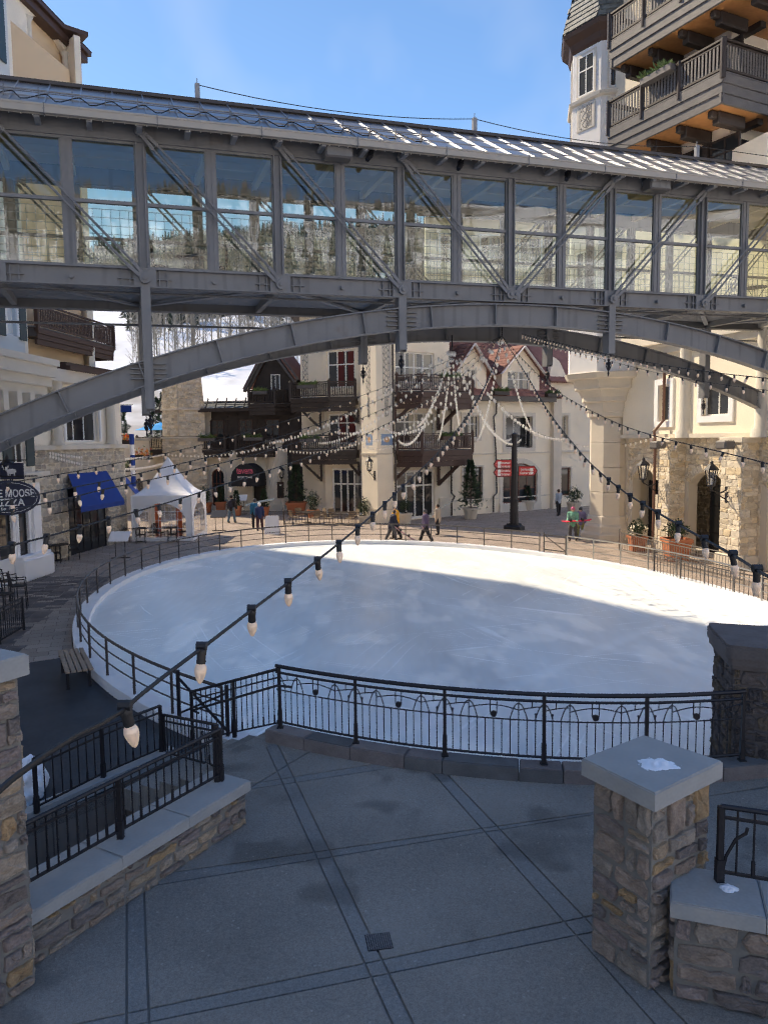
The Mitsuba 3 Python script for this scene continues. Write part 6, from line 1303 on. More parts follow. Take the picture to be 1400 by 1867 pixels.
# ---------------------------------------------------------------- plaza furniture and plants
def conifer(name, label, x, y, z, h, r, seed, pot=None, mat='foliage', n=None, group=None):
    """a small conifer: trunk, whorled boughs and many needle sprays"""
    rg = random.Random(seed); k = thing(name, label, 'tree', group)
    put(k, 'trunk', M().tube([(x, y, z), (x + .02, y, z + h * .98)], [.03 * h ** .5, .006], 6), 'brown_wood'); m = M(); n = n or int(300 * h)
    for i in range(n):
        t = (i + rg.random()) / n; t = t ** .75; zz = z + h * (.05 + .95 * t); R = r * (1.06 - t) ** .85 * (.78 + .3 * math.sin(t * 38 + seed)) * rg.uniform(.6, 1.3); a = rg.random() * 6.2832
        q = rg.uniform(.25, 1) ** .5; c = V(x + R * q * math.cos(a), y + R * q * math.sin(a), zz - R * .25 * q + rg.uniform(-.03, .03)); d = unit(V(math.cos(a), math.sin(a), rg.uniform(-.35, .45))); e = unit(V(-math.sin(a), math.cos(a), rg.uniform(-.5, .5)))
        L, w = .11 + .10 * r, .035 + .02 * r; tone = min(.99, max(0, rg.gauss(.5, .25)))
        m.add([c - e * w, c + d * L * .4 + e * w * 1.2, c + d * L, c + d * L * .3 - e * w * 1.3 - V(0, 0, .03)], [[0, 1, 2], [0, 2, 3]], tone)
        m.add([c - V(0, 0, w), c + d * L * .5 + V(0, 0, w), c + d * L * .9], [[0, 1, 2]], tone)
    put(k, 'crown', m, mat, tones=True); return k
def shrub(name, label, x, y, z, h, r, seed, mat='foliage', group=None):
    rg = random.Random(seed); k = thing(name, label, 'plant', group); m = M(); n = int(900 * r * h)
    put(k, 'stem', M().tube([(x, y, z), (x, y, z + h * .7)], .02, 5), 'brown_wood')
    for i in range(n):
        a, b, q = rg.random() * 6.2832, math.acos(rg.uniform(-1, 1)), rg.random() ** .4; R = 1 + .18 * math.sin(3 * a + seed) + .15 * math.sin(5 * b)
        c = V(x + r * R * q * math.sin(b) * math.cos(a), y + r * R * q * math.sin(b) * math.sin(a), z + h * .5 + h * .5 * R * q * math.cos(b)); d = unit(V(rg.gauss(0, 1), rg.gauss(0, 1), rg.gauss(.4, 1))); e = unit(np.cross(d, V(.3, .5, .7))) * .03
        m.add([c - e, c + d * .07 + e, c + d * .13, c + d * .06 - e * 1.4], [[0, 1, 2], [0, 2, 3]])
    put(k, 'leaves', m, mat, tones=True); return k
def pot(label, x, y, h, r, mat='terracotta', square=False, group=None):
    k = thing('plant_pot', label, 'pot', group); n = 4 if square else 20; a0 = math.pi / 4 if square else 0
    q = 1.25 if square else 1
    put(k, 'bowl', M().lathe([(0, 0), (r * .72 * q, 0), (r * .76 * q, .03), (r * .98 * q, h * .84), (r * .92 * q, h * .84)], (x, y, 0), n, a0=a0, a1=a0 + 2 * math.pi), mat, smooth=35)
    put(k, 'rim', M().lathe([(r * .95 * q, h * .82), (r * 1.08 * q, h * .84), (r * 1.08 * q, h), (r * .94 * q, h), (r * .92 * q, h * .9)], (x, y, 0), n, a0=a0, a1=a0 + 2 * math.pi), mat, smooth=35)
    put(k, 'soil', M().lathe([(r * .93 * q, h * .9), (0, h * .93)], (x, y, 0), n, a0=a0, a1=a0 + 2 * math.pi), 'soil'); return k
def potted(px, py, potlabel, treelabel, ph, pr, th, tr, seed, mat='terracotta', square=False, fol='foliage', round_=False):
    x, y = gxy(px, py); pot(potlabel, x, y, ph, pr, mat, square)
    (shrub if round_ else conifer)('potted_shrub' if round_ else 'potted_tree', treelabel, x, y, ph * .9, th, tr, seed, mat=fol); return x, y
potted(858, 946, 'tall cream round pot under the largest spruce beside the signpost', 'large dark spruce in a cream pot on the right of the hotel doors', .75, .5, 3.2, .85, 1, 'pot_cream')
potted(541, 938, 'wide terracotta box in the niche under the tall spruce', 'tall dark spruce filling the niche left of the hotel doors', .9, .75, 3.1, .8, 2, 'terracotta', True)
potted(403, 934, 'terracotta pot by the arched tavern door, left side', 'slim young conifer beside the arched tavern door', .8, .38, 1.3, .32, 3, 'terracotta', True)
potted(374, 935, 'broad terracotta pot at the foot of the chimney', 'rounded shrub at the foot of the chimney', .75, .5, 1.3, .45, 4, 'terracotta', True, round_=True)
potted(432, 940, 'terracotta pot under the tavern awning', 'small conifer in front of the tavern column', .7, .36, 1.15, .3, 5, 'terracotta', True)
potted(482, 942, 'dark terracotta pot at the shaded tavern entrance', 'light green conifer at the shaded tavern entrance', .7, .36, 1.3, .35, 6, 'terracotta', True)
potted(571, 944, 'terracotta pot behind the cafe tables, left of the hotel doors', 'leafy shrub behind the cafe tables left of the hotel doors', .55, .4, 1.25, .45, 7, 'terracotta', False, 'foliage', True)
potted(664, 954, 'cream box at the left foot of the corner pier', 'dense shrub at the left foot of the corner pier', .5, .42, 1.15, .42, 8, 'pot_cream', True, 'foliage', True)
potted(738, 957, 'cream round pot behind the yellow jacket walker', 'dark shrub in the pot behind the yellow jacket walker', .75, .46, 1.0, .38, 9, 'pot_cream', False, 'foliage', True)
potted(962, 930, 'cream round pot below the arched shop window', 'young conifer in the pot below the arched shop window', .75, .5, 1.1, .45, 10, 'pot_cream')
potted(1046, 936, 'cream round pot by the far red door', 'bushy conifer in the pot by the far red door', .8, .5, 1.1, .6, 11, 'pot_cream', False, 'foliage', True)
s = RF.pt(1.2, .55, 0); pot('terracotta box in front of the first stone arch', s[0], s[1], .7, .4, 'terracotta', True); shrub('potted_shrub', 'dark shrub in front of the first stone arch', s[0], s[1], .6, .8, .4, 12)
s = RF.pt(4.2, .7, 0); pot('large terracotta pot behind the pale ramp railing', s[0], s[1], .95, .55, 'terracotta', True); shrub('potted_shrub', 'round shrub in the large pot behind the pale ramp railing', s[0], s[1], .85, .9, .5, 13)
# signpost
x, y = gxy(937, 966); sp_ = thing('signpost', 'tall black column carrying red direction signs', 'signpost')
put(sp_, 'base', M().lathe([(.62, 0), (.62, .22), (.52, .26), (.44, .3), (.44, .36), (0, .36)], (x, y, 0), 8, a0=.39, a1=.39 + 2 * math.pi), 'black_iron')
put(sp_, 'column', M().lathe([(.25, .3), (.24, 1.6), (.27, 1.62), (.27, 1.72), (.21, 1.75), (.15, 5.3), (.18, 5.35), (.18, 5.5), (0, 5.6)], (x, y, 0), 8, a0=.39, a1=.39 + 2 * math.pi), 'black_iron')
Yf = y - .27
def arrow(z, side, L, h, l1, l2, which):
    k = thing('direction_sign', f'red arrow sign on the black column pointing {"left" if side < 0 else "right"}, {which}', 'sign')
    x0 = x + side * .2; P = Polygon([(x0, z - h / 2), (x0 + side * L, z - h / 2), (x0 + side * (L + .17), z), (x0 + side * L, z + h / 2), (x0, z + h / 2)])
    f = Fr((0, Yf), (1, Yf)); put(k, 'panel', M(f).prism(P.buffer(0), -.05, 0, 'xz'), 'red_paint'); put(k, 'edge', M(f).prism(P.buffer(.03).difference(P.buffer(-.005)), -.055, .004, 'xz'), 'rubber')
    for t, dz in ((l1, .09), (l2, -.11)): lettering(k, t, V(x0 + side * L * .42, Yf - .002, z + dz), (1, 0, 0), (0, 0, 1), .13, 'white_paint', width=L * .62)
    put(k, 'pictogram', M(f).prism(rect(x0 + side * L * .84 - .09, z - .02, x0 + side * L * .84 + .09, z + .17), .0, .006, 'xz').prism(rect(x0 + side * L * .84 - .09, z - .2, x0 + side * L * .84 + .09, z - .05), .0, .006, 'xz'), 'white_paint')
    put(k, 'arrow_head', M(f).beam((x0 + side * (L - .02), .004, z - h * .28), (x0 + side * (L + .1), .004, z), .006, .03, up=(0, 1, 0)).beam((x0 + side * (L - .02), .004, z + h * .28), (x0 + side * (L + .1), .004, z), .006, .03, up=(0, 1, 0)), 'white_paint')
zs_ = lambda py: A(937, py, y)[2]
arrow(zs_(846), -1, .84, .5, 'Restaurant', 'Tea House', 'upper one'); arrow(zs_(860.5), -1, .84, .46, 'Gondola', 'Conference', 'lower one'); arrow(zs_(858.5), 1, .88, .52, 'Tea House', 'Bakery', 'alone on that side')
# tent
x0, x1, y0, y1 = -13.4, -10.2, 40.6, 43.8; tn = thing('white_tent', 'white peaked canopy tent with clear window walls standing by the rink', 'tent'); cx, cy = (x0 + x1) / 2, (y0 + y1) / 2; n = 12; v, f = [], []
for j in range(n + 1):
    t = j / n; zz = 2.45 + 2.0 * (t ** 1.55); s = 1 - t * .985
    ring_ = []
    for q, (ax, ay, bx, by) in enumerate(((x0, y0, x1, y0), (x1, y0, x1, y1), (x1, y1, x0, y1), (x0, y1, x0, y0))):
        for i in range(8): u = i / 8; px_, py_ = ax + (bx - ax) * u, ay + (by - ay) * u; ring_.append((cx + (px_ - cx) * s, cy + (py_ - cy) * s, zz + .14 * (1 - t) ** 2 * math.sin(math.pi * u) * (1 if j else 0) ))
    v += ring_
for j in range(n):
    for i in range(32): a, b = j * 32 + i, j * 32 + (i + 1) % 32; f += [[a, b, b + 32], [a, b + 32, a + 32]]
put(tn, 'canopy', M().add(v, f), 'white_cloth', smooth=25)
def side(ax, ay, bx, by):
    fr = Fr((ax, ay), (bx, by)); L = fr.L; A1 = arch_poly(.34, L - .34, .22, 2.05, .8)
    put(tn, 'valance', M(fr).prism(rect(0, 2.12, L, 2.46), -.01, .01, 'xz'), 'white_cloth')
    put(tn, 'side_wall', M(fr).prism(rect(.03, .02, L - .03, 2.13).difference(A1), -.006, .006, 'xz'), 'white_cloth')
    put(tn, 'window', M(fr).prism(A1, -.003, .0, 'xz'), 'clear_vinyl'); m = M(fr)
    for k in range(1, 7): s = .42 + (L - .84) * k / 7; m.box(s - .012, s + .012, .007, .012, .25, 2.0 - .5 * abs(k - 3.5) ** 2 / 9)
    for z in (.25, .7, 1.15, 1.6): m.box(.42, L - .42, .007, .012, z - .012, z + .012)
    m.prism(A1.buffer(.03).difference(A1), .004, .012, 'xz'); put(tn, 'window_bars', m, 'white_cloth')
for q in ((x0, y0, x1, y0), (x1, y0, x1, y1), (x1, y1, x0, y1), (x0, y1, x0, y0)): side(*q)
for px_, py_ in ((x0, y0), (x1, y0), (x1, y1), (x0, y1)): put(tn, 'pole', M().tube([(px_, py_, 0), (px_, py_, 2.45)], .035, 8), 'white_paint')
for i, dx in enumerate((1.0, 2.15)): k = thing('orange_banner', ['narrow orange banner standing in the tent, left one', 'broad orange banner standing in the tent, right one'][i], 'banner'); put(k, 'cloth', M().box(x0 + dx, x0 + dx + .3, y0 + .8, y0 + .83, .1, 2.2), 'orange_paint'); put(k, 'pole', M().tube([(x0 + dx + .15, y0 + .86, 0), (x0 + dx + .15, y0 + .86, 2.3)], .02, 6), 'black_iron')
# chairs and tables
def cafe_chair(label, x, y, rz, mat='black_iron', sling=None, group=None, h=.45):
    k = thing('cafe_chair', label, 'chair', group); c, s = math.cos(math.radians(rz)), math.sin(math.radians(rz)); T = lambda a, b, z: V(x + a * c - b * s, y + a * s + b * c, z)
    bx = lambda m, a0, a1, b0, b1, z0, z1: m.beam(T((a0 + a1) / 2, b0, (z0 + z1) / 2), T((a0 + a1) / 2, b1, (z0 + z1) / 2), a1 - a0, z1 - z0)
    put(k, 'seat', bx(M(), -.22, .22, -.22, .22, h - .02, h + .02), sling or mat)
    for a, b in ((-.21, -.21), (.21, -.21), (-.21, .21), (.21, .21)): put(k, 'leg', M().beam(T(a, b, h if b < 0 else h), T(a * 1.08, b * 1.1, 0), .025), mat)
    m = M()
    if sling: m.beam(T(0, .24, h + .08), T(0, .30, h + .45), .44, .02, up=T(0, 1, 0) - T(0, 0, 0))
    else:
        for i in range(6): m.beam(T(-.19 + i * .076, .22, h), T(-.19 + i * .076, .28, h + .42), .012)
        m.beam(T(-.22, .28, h + .43), T(.22, .28, h + .43), .03)
    for a in (-.22, .22): m.beam(T(a, .21, h), T(a, .30, h + .45), .025)
    put(k, 'backrest', m, sling or mat)
    for a in (-.24, .24): put(k, 'armrest', M().beam(T(a, .24, h + .22), T(a, -.2, h + .22), .03).beam(T(a, -.2, h + .22), T(a, -.21, h), .022), mat)
def cafe_table(label, x, y, r=.45, h=.74, mat='black_iron', group=None, square=False):
    k = thing('cafe_table', label, 'table', group); n = 4 if square else 20
    put(k, 'table_top', M().lathe([(0, h - .03), (r, h - .03), (r, h), (0, h)], (x, y, 0), n), mat); put(k, 'pedestal', M().tube([(x, y, .03), (x, y, h - .03)], .035, 8), mat); put(k, 'foot', M().lathe([(.26, 0), (.26, .03), (.04, .06)], (x, y, 0), 12), mat)
def setof(where, x, y, n, r, a0=0., mat='black_iron', sling=None, tl=None, cl=None, h=.74, sh=.45, grp=None, tr=.45):
    cafe_table(tl, x, y, tr, h, mat, None)
    for i in range(n): a = a0 + i * 360 / n; q = (round(a / 45) % 8); cafe_chair(cl + ', ' + ['right-hand side', 'far right side', 'far side', 'far left side', 'left-hand side', 'near left side', 'near side', 'near right side'][q], x + r * math.cos(math.radians(a)), y + r * math.sin(math.radians(a)), a - 90, mat, sling, grp, sh)
p = gxy(103, 1022); setof('', p[0], p[1], 4, .75, 20, tl='round black table below the stone house, left of the shop window', cl='black metal chair around the round table below the stone house', grp='chairs around the table below the stone house', tr=.55)
for px, py, w in ((262, 985, 'left end of the tent'), (318, 984, 'front of the tent')):
    p = gxy(px, py); setof('', p[0], p[1] - .6, 3, .7, 50, tl=f'round black table in the shade before the {w}', cl=f'black metal chair in the shade before the {w}', grp=f'chairs before the {w}', tr=.42)
cloth('sling_tan', (.20, .15, .10)); 
for px, py, w in ((560, 955, 'left'), (622, 957, 'right')):
    p = gxy(px, py); setof('', p[0], p[1] + .4, 4, .95, 35, 'bronze_rail', 'sling_tan', f'rectangular bronze cafe table before the hotel, {w} one', f'tan sling chair at the {w} cafe table before the hotel', grp=f'sling chairs at the {w} hotel table', tr=.6)
for i, (px, py) in enumerate(((14, 1100), (36, 1110), (8, 1128))):
    p = gxy(px, py); cafe_chair(['tall black bar stool with mesh back by the white house, rear one', 'tall black bar stool with mesh back by the white house, right one', 'tall black bar stool at the left edge, nearest one'][i], p[0], p[1], 150 - 40 * i, h=.76)
# cafe fence and short railings
def fence(label, pts, h=.95, mat='bronze_rail', sp=.14):
    k = thing('low_fence', label, 'fence'); P = [V(*p) for p in pts]
    for a, b in zip(P[:-1], P[1:]):
        L = np.linalg.norm(b - a); up = V(0, 0, 1)
        for z in (.12, h - .12, h): put(k, 'rail', M().beam(a + up * z, b + up * z, .035), mat)
        m = M()
        for i in range(1, int(L / sp)): q = a + (b - a) * i / int(L / sp); m.beam(q + up * .12, q + up * (h - .1), .018)
        put(k, 'bars', m, mat, kind='stuff'); put(k, 'post', M().beam(a, a + up * (h + .03), .05), mat)
    put(k, 'post', M().beam(P[-1], P[-1] + V(0, 0, h + .03), .05), mat)
fence('low bronze fence enclosing the cafe tables before the hotel', [G(517, 950), G(518, 958), G(650, 962)], .9, sp=.3)
fence('short black fence at the left edge of the lane', [G(0, 1176), G(44, 1150)], .95, 'black_iron', .12)
rp = [V(*(RF.pt(.9, 1.3, 0))), V(*(RF.pt(4, 1.7, .0))), V(*(RF.pt(9.5, 1.9, 0)))]
fence('pale balustrade of the ramp before the stone arcade, back one', rp, 1.0, 'bright_rail', .16)
fence('pale balustrade of the ramp before the stone arcade, front one', [G(1192, 1052), G(1240, 1066), G(1400, 1108)], 1.0, 'bronze_rail', .2)
# waste box, boards, menus
p = G(1163, 1000); k = thing('litter_bin', 'pale stone litter bin with pitched lid between the pillar and the arcade', 'bin')
put(k, 'bin_body', M().cbox(p[0] - .32, p[0] + .32, p[1] - .3, p[1] + .3, 0, .98, .03), 'limestone_pale'); put(k, 'lid', M().add([(p[0] - .38, p[1] - .36, .98), (p[0] + .38, p[1] - .36, .98), (p[0] + .38, p[1] + .36, .98), (p[0] - .38, p[1] + .36, .98), (p[0] - .1, p[1], 1.22), (p[0] + .1, p[1], 1.22)], [[0, 1, 5], [0, 5, 4], [1, 2, 5], [2, 3, 4], [2, 4, 5], [3, 0, 4], [0, 2, 1], [0, 3, 2]]), 'limestone'); put(k, 'door', M().box(p[0] + .32, p[0] + .335, p[1] - .22, p[1] + .22, .1, .8), 'brown_wood')
p = G(497, 974); k = thing('sandwich_board', 'white A-frame board standing behind the rink railing', 'sign')
for sg in (-1, 1): put(k, 'panel', M().add([(p[0] - .42, p[1] + sg * .32, .02), (p[0] + .42, p[1] + sg * .32, .02), (p[0] + .36, p[1] + sg * .03, 1.05), (p[0] - .36, p[1] + sg * .03, 1.05), (p[0] - .42, p[1] + sg * .30, .02), (p[0] + .42, p[1] + sg * .30, .02), (p[0] + .36, p[1] + sg * .01, 1.05), (p[0] - .36, p[1] + sg * .01, 1.05)], [[0, 1, 2], [0, 2, 3], [4, 6, 5], [4, 7, 6], [0, 4, 1], [1, 4, 5], [1, 5, 2], [2, 5, 6], [2, 6, 3], [3, 6, 7], [3, 7, 0], [0, 7, 4]]), 'white_paint')
def stand(px, py, label, h=1.15, mat='white_paint'):
    p = G(px, py); k = thing('menu_stand', label, 'menu stand')
    for sx in (-.22, .22): put(k, 'leg', M().tube([(p[0] + sx, p[1], .04), (p[0] + sx, p[1], h - .1)], .018, 6), 'black_iron')
    put(k, 'foot', M().beam((p[0] - .4, p[1] - .12, .03), (p[0] + .4, p[1] + .1, .03), .04), 'black_iron')
    put(k, 'board', M().add([(p[0] - .45, p[1] - .3, h - .15), (p[0] + .45, p[1] - .3, h - .15), (p[0] + .45, p[1] + .25, h + .22), (p[0] - .45, p[1] + .25, h + .22), (p[0] - .45, p[1] - .3, h - .19), (p[0] + .45, p[1] - .3, h - .19), (p[0] + .45, p[1] + .25, h + .18), (p[0] - .45, p[1] + .25, h + .18)], [[0, 1, 2], [0, 2, 3], [4, 6, 5], [4, 7, 6], [0, 4, 1], [1, 4, 5], [1, 5, 2], [2, 5, 6], [2, 6, 3], [3, 6, 7], [3, 7, 0], [0, 7, 4]]), mat)
stand(440, 938, 'white slanted menu stand in front of the tavern', 1.2); stand(220, 1018, 'white slanted menu stand in the shade before the blue awning', 1.0); stand(400, 968, 'dark slanted menu stand near the rink railing, left of the walker', 1.0, 'screen_dark')
k = thing('menu_case', 'dark framed menu case fixed to the round bay by the tavern', 'sign'); cf = Fr((-7.75, 57.6), (-6.9, 57.9)); put(k, 'frame', M(cf).box(-.25, .25, -.02, .06, 1.0, 2.2), 'brown_wood'); put(k, 'sheet', M(cf).box(-.17, .17, .06, .066, 1.15, 2.05), 'screen_dark'); put(k, 'header', M(cf).box(-.08, .08, .066, .07, 1.9, 2.0), 'white_paint')
# left background: umbrellas, pole, baskets, banner
for px, py, lb, rr in ((278, 776, 'bright blue market umbrella behind the left hanger, left one', 1.5), (292, 773, 'bright blue market umbrella beside the chimney, right one', 1.4)):
    c = A(px, py, 62 if rr > 1.45 else 64); k = thing('blue_umbrella', lb, 'umbrella'); put(k, 'canopy', M().lathe([(rr, -.35), (rr * .55, -.12), (0, .15)], c, 8), 'sky_cloth'); put(k, 'pole', M().tube([(c[0], c[1], 0), (c[0], c[1], c[2] + .2)], .03, 6), 'white_paint')
pp = A(244, 890, 45.5); k = thing('striped_pole', 'blue and white banded pole left of the tent', 'pole'); 
for i in range(9): put(k, 'band', M().tube([(pp[0], pp[1], .2 + .62 * i), (pp[0], pp[1], .2 + .62 * (i + 1) - .004)], .14, 12), 'blue_cloth' if i % 2 == 0 else 'white_paint')
put(k, 'band', M().tube([(pp[0], pp[1], 0), (pp[0], pp[1], .2)], .2, 12), 'white_paint')
def basket(px, py, Y, w, label, seed, mat='flowers'):
    c = A(px, py, Y); rg = random.Random(seed); k = thing('flower_trough', label, 'planter'); put(k, 'trough', M().box(c[0] - w, c[0] + w, c[1] - .2, c[1] + .2, c[2] - .35, c[2] - .05), 'dark_wood'); m = M()
    for i in range(int(160 * w)):
        q = V(c[0] + rg.uniform(-w, w), c[1] + rg.uniform(-.3, .2), c[2] + rg.gauss(.08, .14)); d = unit(V(rg.gauss(0, 1), rg.gauss(-.4, 1), rg.gauss(.4, .8))); e = unit(np.cross(d, V(.2, .7, .4))) * .06; m.add([q - e, q + e, q + d * .16], [[0, 1, 2]])
    put(k, 'blossom', m, mat, tones=True)
basket(226, 800, 52, .62, 'orange and red flowers in a trough left of the striped pole', 1); basket(262, 828, 52, .55, 'orange flowers in a trough right of the striped pole', 2); basket(232, 850, 50, .5, 'green leafy trough left of the tent peak', 3, 'shrub_green')
k = thing('terrace_house', 'pale low terrace building behind the striped pole with a stone parapet', 'building'); c0, c1 = A(206, 900, 54), A(300, 900, 60.5)
fT = Fr(c0[:2], c1[:2]); put(k, 'wall', M(fT).box(0, fT.L, -2, 0, 0, 5.4), 'stucco_cream'); put(k, 'parapet', M(fT).box(-.1, fT.L, -.3, .1, 5.4, 5.6), 'limestone_pale')
for i in range(3): window(k, fT, .6 + i * 2.2, 1.5 + i * 2.2, .2, 2.6, 2, (.6,), d=.03, mat='brown_wood', arch=.4)
k = thing('blue_banner', 'dark blue patterned banner hanging behind the stone house corner', 'banner'); c0, c1 = A(208, 739, 47), A(240, 751, 47); put(k, 'cloth', M().box(c0[0], c1[0], 46.98, 47.0, c1[2], c0[2]), 'blue_cloth'); put(k, 'rod', M().tube([(c0[0] - 1.2, 47, c0[2] + .03), (c1[0] + .1, 47, c0[2] + .03)], .02, 6), 'black_iron')
k = thing('entrance_awning', 'small blue edged awning on poles between the stone house and the tent', 'awning'); q = [A(214, 863, 44), A(220, 858, 46), A(256, 898, 46), A(250, 903, 44)]; m = [p - V(0, 0, .05) for p in q]
put(k, 'cover', M().add(q + m, [[0, 1, 2], [0, 2, 3], [4, 6, 5], [4, 7, 6], [0, 4, 5], [0, 5, 1], [1, 5, 6], [1, 6, 2], [2, 6, 7], [2, 7, 3], [3, 7, 4], [3, 4, 0]]), 'blue_cloth'); put(k, 'post', M().tube([q[3] * V(1, 1, 0), q[3]], .09, 8), 'brown_wood')
for i, (px, Y, h, r) in enumerate(((222, 78, 9, 1.8), (285, 82, 10, 2.0), (300, 90, 11, 2.2))):
    p = A(px, 800, Y); conifer('pine_tree', ['dark pine behind the stone house corner', 'dark pine above the blue umbrellas', 'dark pine close behind the chimney'][i], p[0], p[1], 0, h, r, 60 + i, n=1500)
# ---------------------------------------------------------------- string lights
def bulb_meshes():
    so = M().lathe([(0, .012), (.012, .012), (.0185, .0), (.0185, -.012), (.0165, -.02), (.0175, -.045), (.015, -.05)], (0, 0, 0), 12)
    n = 14; pr = [(.013, -.047), (.0195, -.056), (.0225, -.068), (.0215, -.082), (.0165, -.100), (.009, -.116), (.0, -.124)]
    return so, M().lathe(pr, (0, 0, 0), n)
SO, BU = bulb_meshes()
def plydict(m, mat, smooth): v, f, t = m.get(); return mikit.ply(trimesh.Trimesh(v, f, process=False), mat, smooth)
SOK, BUL = plydict(SO, 'rubber', 35), plydict(BU, 'bulb_glow_tint', False)
def curve(ctrl, n=400):
    C = np.array(ctrl, float); s = np.r_[0, np.cumsum(np.linalg.norm(np.diff(C, axis=0), axis=1))]
    from scipy.interpolate import PchipInterpolator
    t = np.linspace(0, s[-1], n); P = np.stack([PchipInterpolator(s, C[:, k])(t) for k in range(3)], -1)
    return P, np.r_[0, np.cumsum(np.linalg.norm(np.diff(P, axis=0), axis=1))]
def string(label, ctrl, gap, seed, wire=.0055, scale=1., split=11., group=None, mat='bulb_glow_tint', first=.15):
    """bulbs near the terrace are parts of their own, the far ones are joined"""
    rg = random.Random(seed); k = thing('string_light', label, 'string lights', group); P, s = curve(ctrl); put(k, 'wire', M().tube(P[::2], wire, 7), 'rubber')
    far_s, far_b = M(), M(); q = first; v0, f0, _ = SO.get(); v1, f1, _ = BU.get()
    while q < s[-1] - .1:
        p = V(*[np.interp(q, s, P[:, j]) for j in range(3)]); d = np.linalg.norm(p - CAM); rz, tx, ty = rg.uniform(0, 360), rg.gauss(0, 7), rg.gauss(0, 7)
        T = mi.ScalarTransform4f().translate((p - V(0, 0, wire)).tolist()).rotate([1, 0, 0], tx).rotate([0, 1, 0], ty).rotate([0, 0, 1], rz).scale(.76 * scale)
        if d < split:
            a = fresh(k + '__socket'); scene[a] = {**SOK, 'to_world': T}; b = a + '__bulb'; used[b] = 0; scene[b] = {**BUL, 'to_world': T}
            if d < 6 and wire > .004: m = M().tube([p + V(-.014, 0, .006), p + V(.014, 0, .006)], .013, 8); put(a, 'clip', m, 'rubber')
        else: X = np.array(T.matrix); far_s.add(v0 @ X[:3, :3].T + X[:3, 3], f0); far_b.add(v1 @ X[:3, :3].T + X[:3, 3], f1)
        q += gap * rg.uniform(.93, 1.07)
    if far_s.n: put(k, 'far_sockets', far_s, 'rubber', kind='stuff'); put(k, 'far_bulbs', far_b, mat, kind='stuff', smooth=35)
N1 = A(915, 612, 23.6)
def path(pts, end=N1): return [A(x, y, Y) for x, y, Y in pts] + ([end] if end is not None else [])
string('nearest string of large warm bulbs slanting from the left edge up to the bridge', [V(-.78, .35, 4.72)] + path([(0, 1440, 1.13), (100, 1365, 1.33), (230, 1290, 1.68), (373, 1178, 2.1), (475, 1100, 2.62), (546, 1047, 3.1), (601, 1004, 3.6), (680, 938, 4.6), (742, 880, 6.0), (805, 818, 8.2), (860, 745, 12.2), (890, 690, 16.5)]), .43, 1, first=1.36)
string('string of bulbs from the bridge down to the right edge, the lower one', path([(1402, 1052, 2.2), (1385, 1043, 2.35), (1320, 1003, 2.9), (1225, 950, 3.7), (1150, 905, 4.8), (1085, 853, 6.3), (1040, 803, 8.2), (1000, 750, 11), (958, 680, 16)]), .42, 2, first=.2, scale=.86)
string('string of bulbs from the bridge out to the right edge, the upper one', path([(1402, 846, 6.4), (1340, 830, 7.2), (1290, 818, 7.9), (1225, 803, 9), (1150, 781, 10.6), (1080, 750, 13), (1020, 716, 16), (960, 662, 20)]), .46, 3)
string('string of bulbs crossing the left side, the lowest of the four', path([(-4, 1000, 3.6), (105, 973, 4.3), (218, 941, 5.2), (300, 918, 6.0), (400, 886, 7.3), (494, 856, 8.9), (602, 818, 11.5), (710, 770, 15.5), (820, 702, 20)]), .43, 4)
string('string of bulbs crossing the left side, second from below', path([(-4, 934, 5.6), (117, 910, 6.4), (186, 893, 7), (263, 877, 7.8), (360, 855, 9), (440, 835, 10.4), (560, 800, 13), (700, 745, 17), (810, 690, 20.5)]), .43, 5)
string('string of bulbs crossing the left side, third from below', path([(-4, 916, 6.0), (137, 888, 7.0), (197, 876, 7.6), (297, 853, 8.8), (400, 828, 10.4), (520, 793, 13), (660, 742, 17), (790, 683, 21)]), .43, 6)
string('string of bulbs crossing the left side, the topmost of the four', path([(-4, 883, 8.0), (106, 865, 9), (214, 844, 10.4), (330, 820, 12), (460, 785, 14.5), (600, 742, 17.5), (740, 690, 20.5)]), .45, 7)
string('bulb string running under the bridge to the right edge, the thicker one', path([(1405, 690, 9), (1250, 672, 11), (1120, 648, 14), (1000, 620, 19), (950, 608, 22)], None), .30, 8)
string('bulb string running under the bridge to the right edge, the thinner lower one', path([(1405, 712, 9.5), (1250, 690, 11.6), (1120, 660, 14.5), (1000, 627, 19.5), (950, 611, 22.2)], None), .42, 9, .003)
N2 = A(824, 634, 25.)
put('covered_bridge', 'light_anchor', M().tube([N1, N1 + V(0, 0, .5)], .02, 6).tube([N2, N2 + V(0, 0, .4)], .02, 6), 'black_iron')
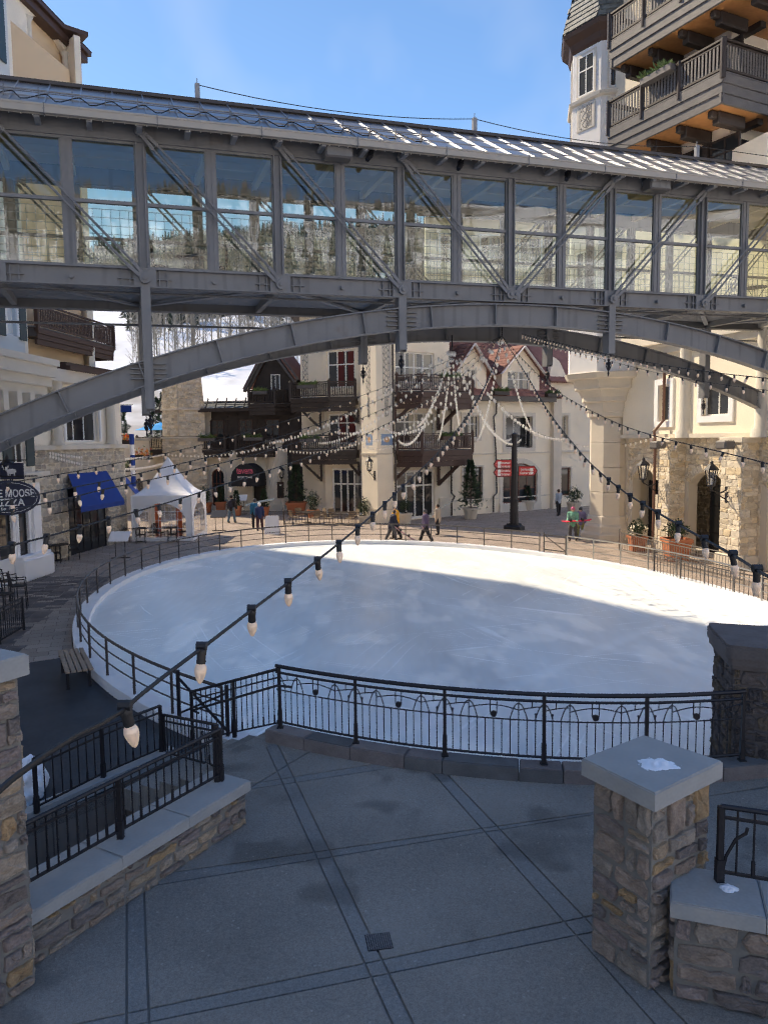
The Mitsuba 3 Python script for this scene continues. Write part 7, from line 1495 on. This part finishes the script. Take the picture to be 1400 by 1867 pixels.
def white_string(label, a, b, sag, gap, group=None, r=1.0):
    a, b = V(*a), V(*b); t = np.linspace(0, 1, 60); P = a + np.outer(t, b - a) - np.outer(4 * sag * t * (1 - t), V(0, 0, 1))
    k = thing('fairy_string', label, 'string lights', group); put(k, 'wire', M().tube(P[::2], .004, 4), 'rubber'); s = np.r_[0, np.cumsum(np.linalg.norm(np.diff(P, axis=0), axis=1))]; m = M(); v1, f1, _ = FB.get(); q = .3
    while q < s[-1]: p = V(*[np.interp(q, s, P[:, j]) for j in range(3)]); m.add(v1 + p, f1); q += gap
    put(k, 'bulbs', m, 'bulb_white', kind='stuff', smooth=35)
FB = M().lathe([(.016, -.005), (.032, -.02), (.045, -.06), (.04, -.10), (.0, -.17)], (0, 0, 0), 7)
far_ends = [(492, 806, 50), (580, 806, 49), (656, 800, 47.3), (726, 800, 47.5), (799, 800, 48), (867, 801, 49), (932, 798, 50), (950, 799, 49.5), (980, 797, 50), (1016, 797, 49), (1042, 795, 46), (700, 778, 47.2), (760, 775, 48), (840, 775, 49), (610, 785, 49)]
FE = ['left of the tavern awning', 'at the lower left hotel balcony', 'on the left edge of the corner pier', 'on the right edge of the corner pier', 'below the middle of the right hotel balcony', 'below the right end of the right hotel balcony', 'just left of the signpost', 'just behind the signpost', 'just right of the signpost', 'at the pilaster beyond the arched shop window', 'left of the turret pillar', 'high on the corner pier', 'above the left half of the right hotel balcony', 'above the right half of the right hotel balcony', 'at the middle of the lower left hotel balcony']
for i, (px, py, Y) in enumerate(far_ends): white_string('fairy light string from the bridge ending ' + FE[i], N2 if i % 3 != 2 else N1, A(px, py, Y), .55 + .25 * (i % 4), .72, 'fairy light strings fanning out over the square')
N3 = V(*RF.pt(1.7, .2, 5.25)); white_string('white fairy light string running level to the first arcade buttress', A(1016, 800, 49), N3, .45, .6)
a, b = F2.pt(2.0, .6, 4.95), A(300, 826, 52); white_string('white fairy light string in front of the stone house, upper one', a, b, .3, .3); white_string('white fairy light string in front of the stone house, lower one', a - V(0, 0, .1), b - V(0, 0, .6), .5, .3)
white_string('white fairy light string draped along the tavern balconies', A(300, 826, 52), A(492, 812, 50), .35, .28); white_string('white fairy light string draped under the left hotel balcony', A(492, 812, 50), A(656, 806, 47.3), .5, .25); white_string('white fairy light string across the corner pier', A(656, 808, 47.3), A(726, 806, 47.4), .35, .2)
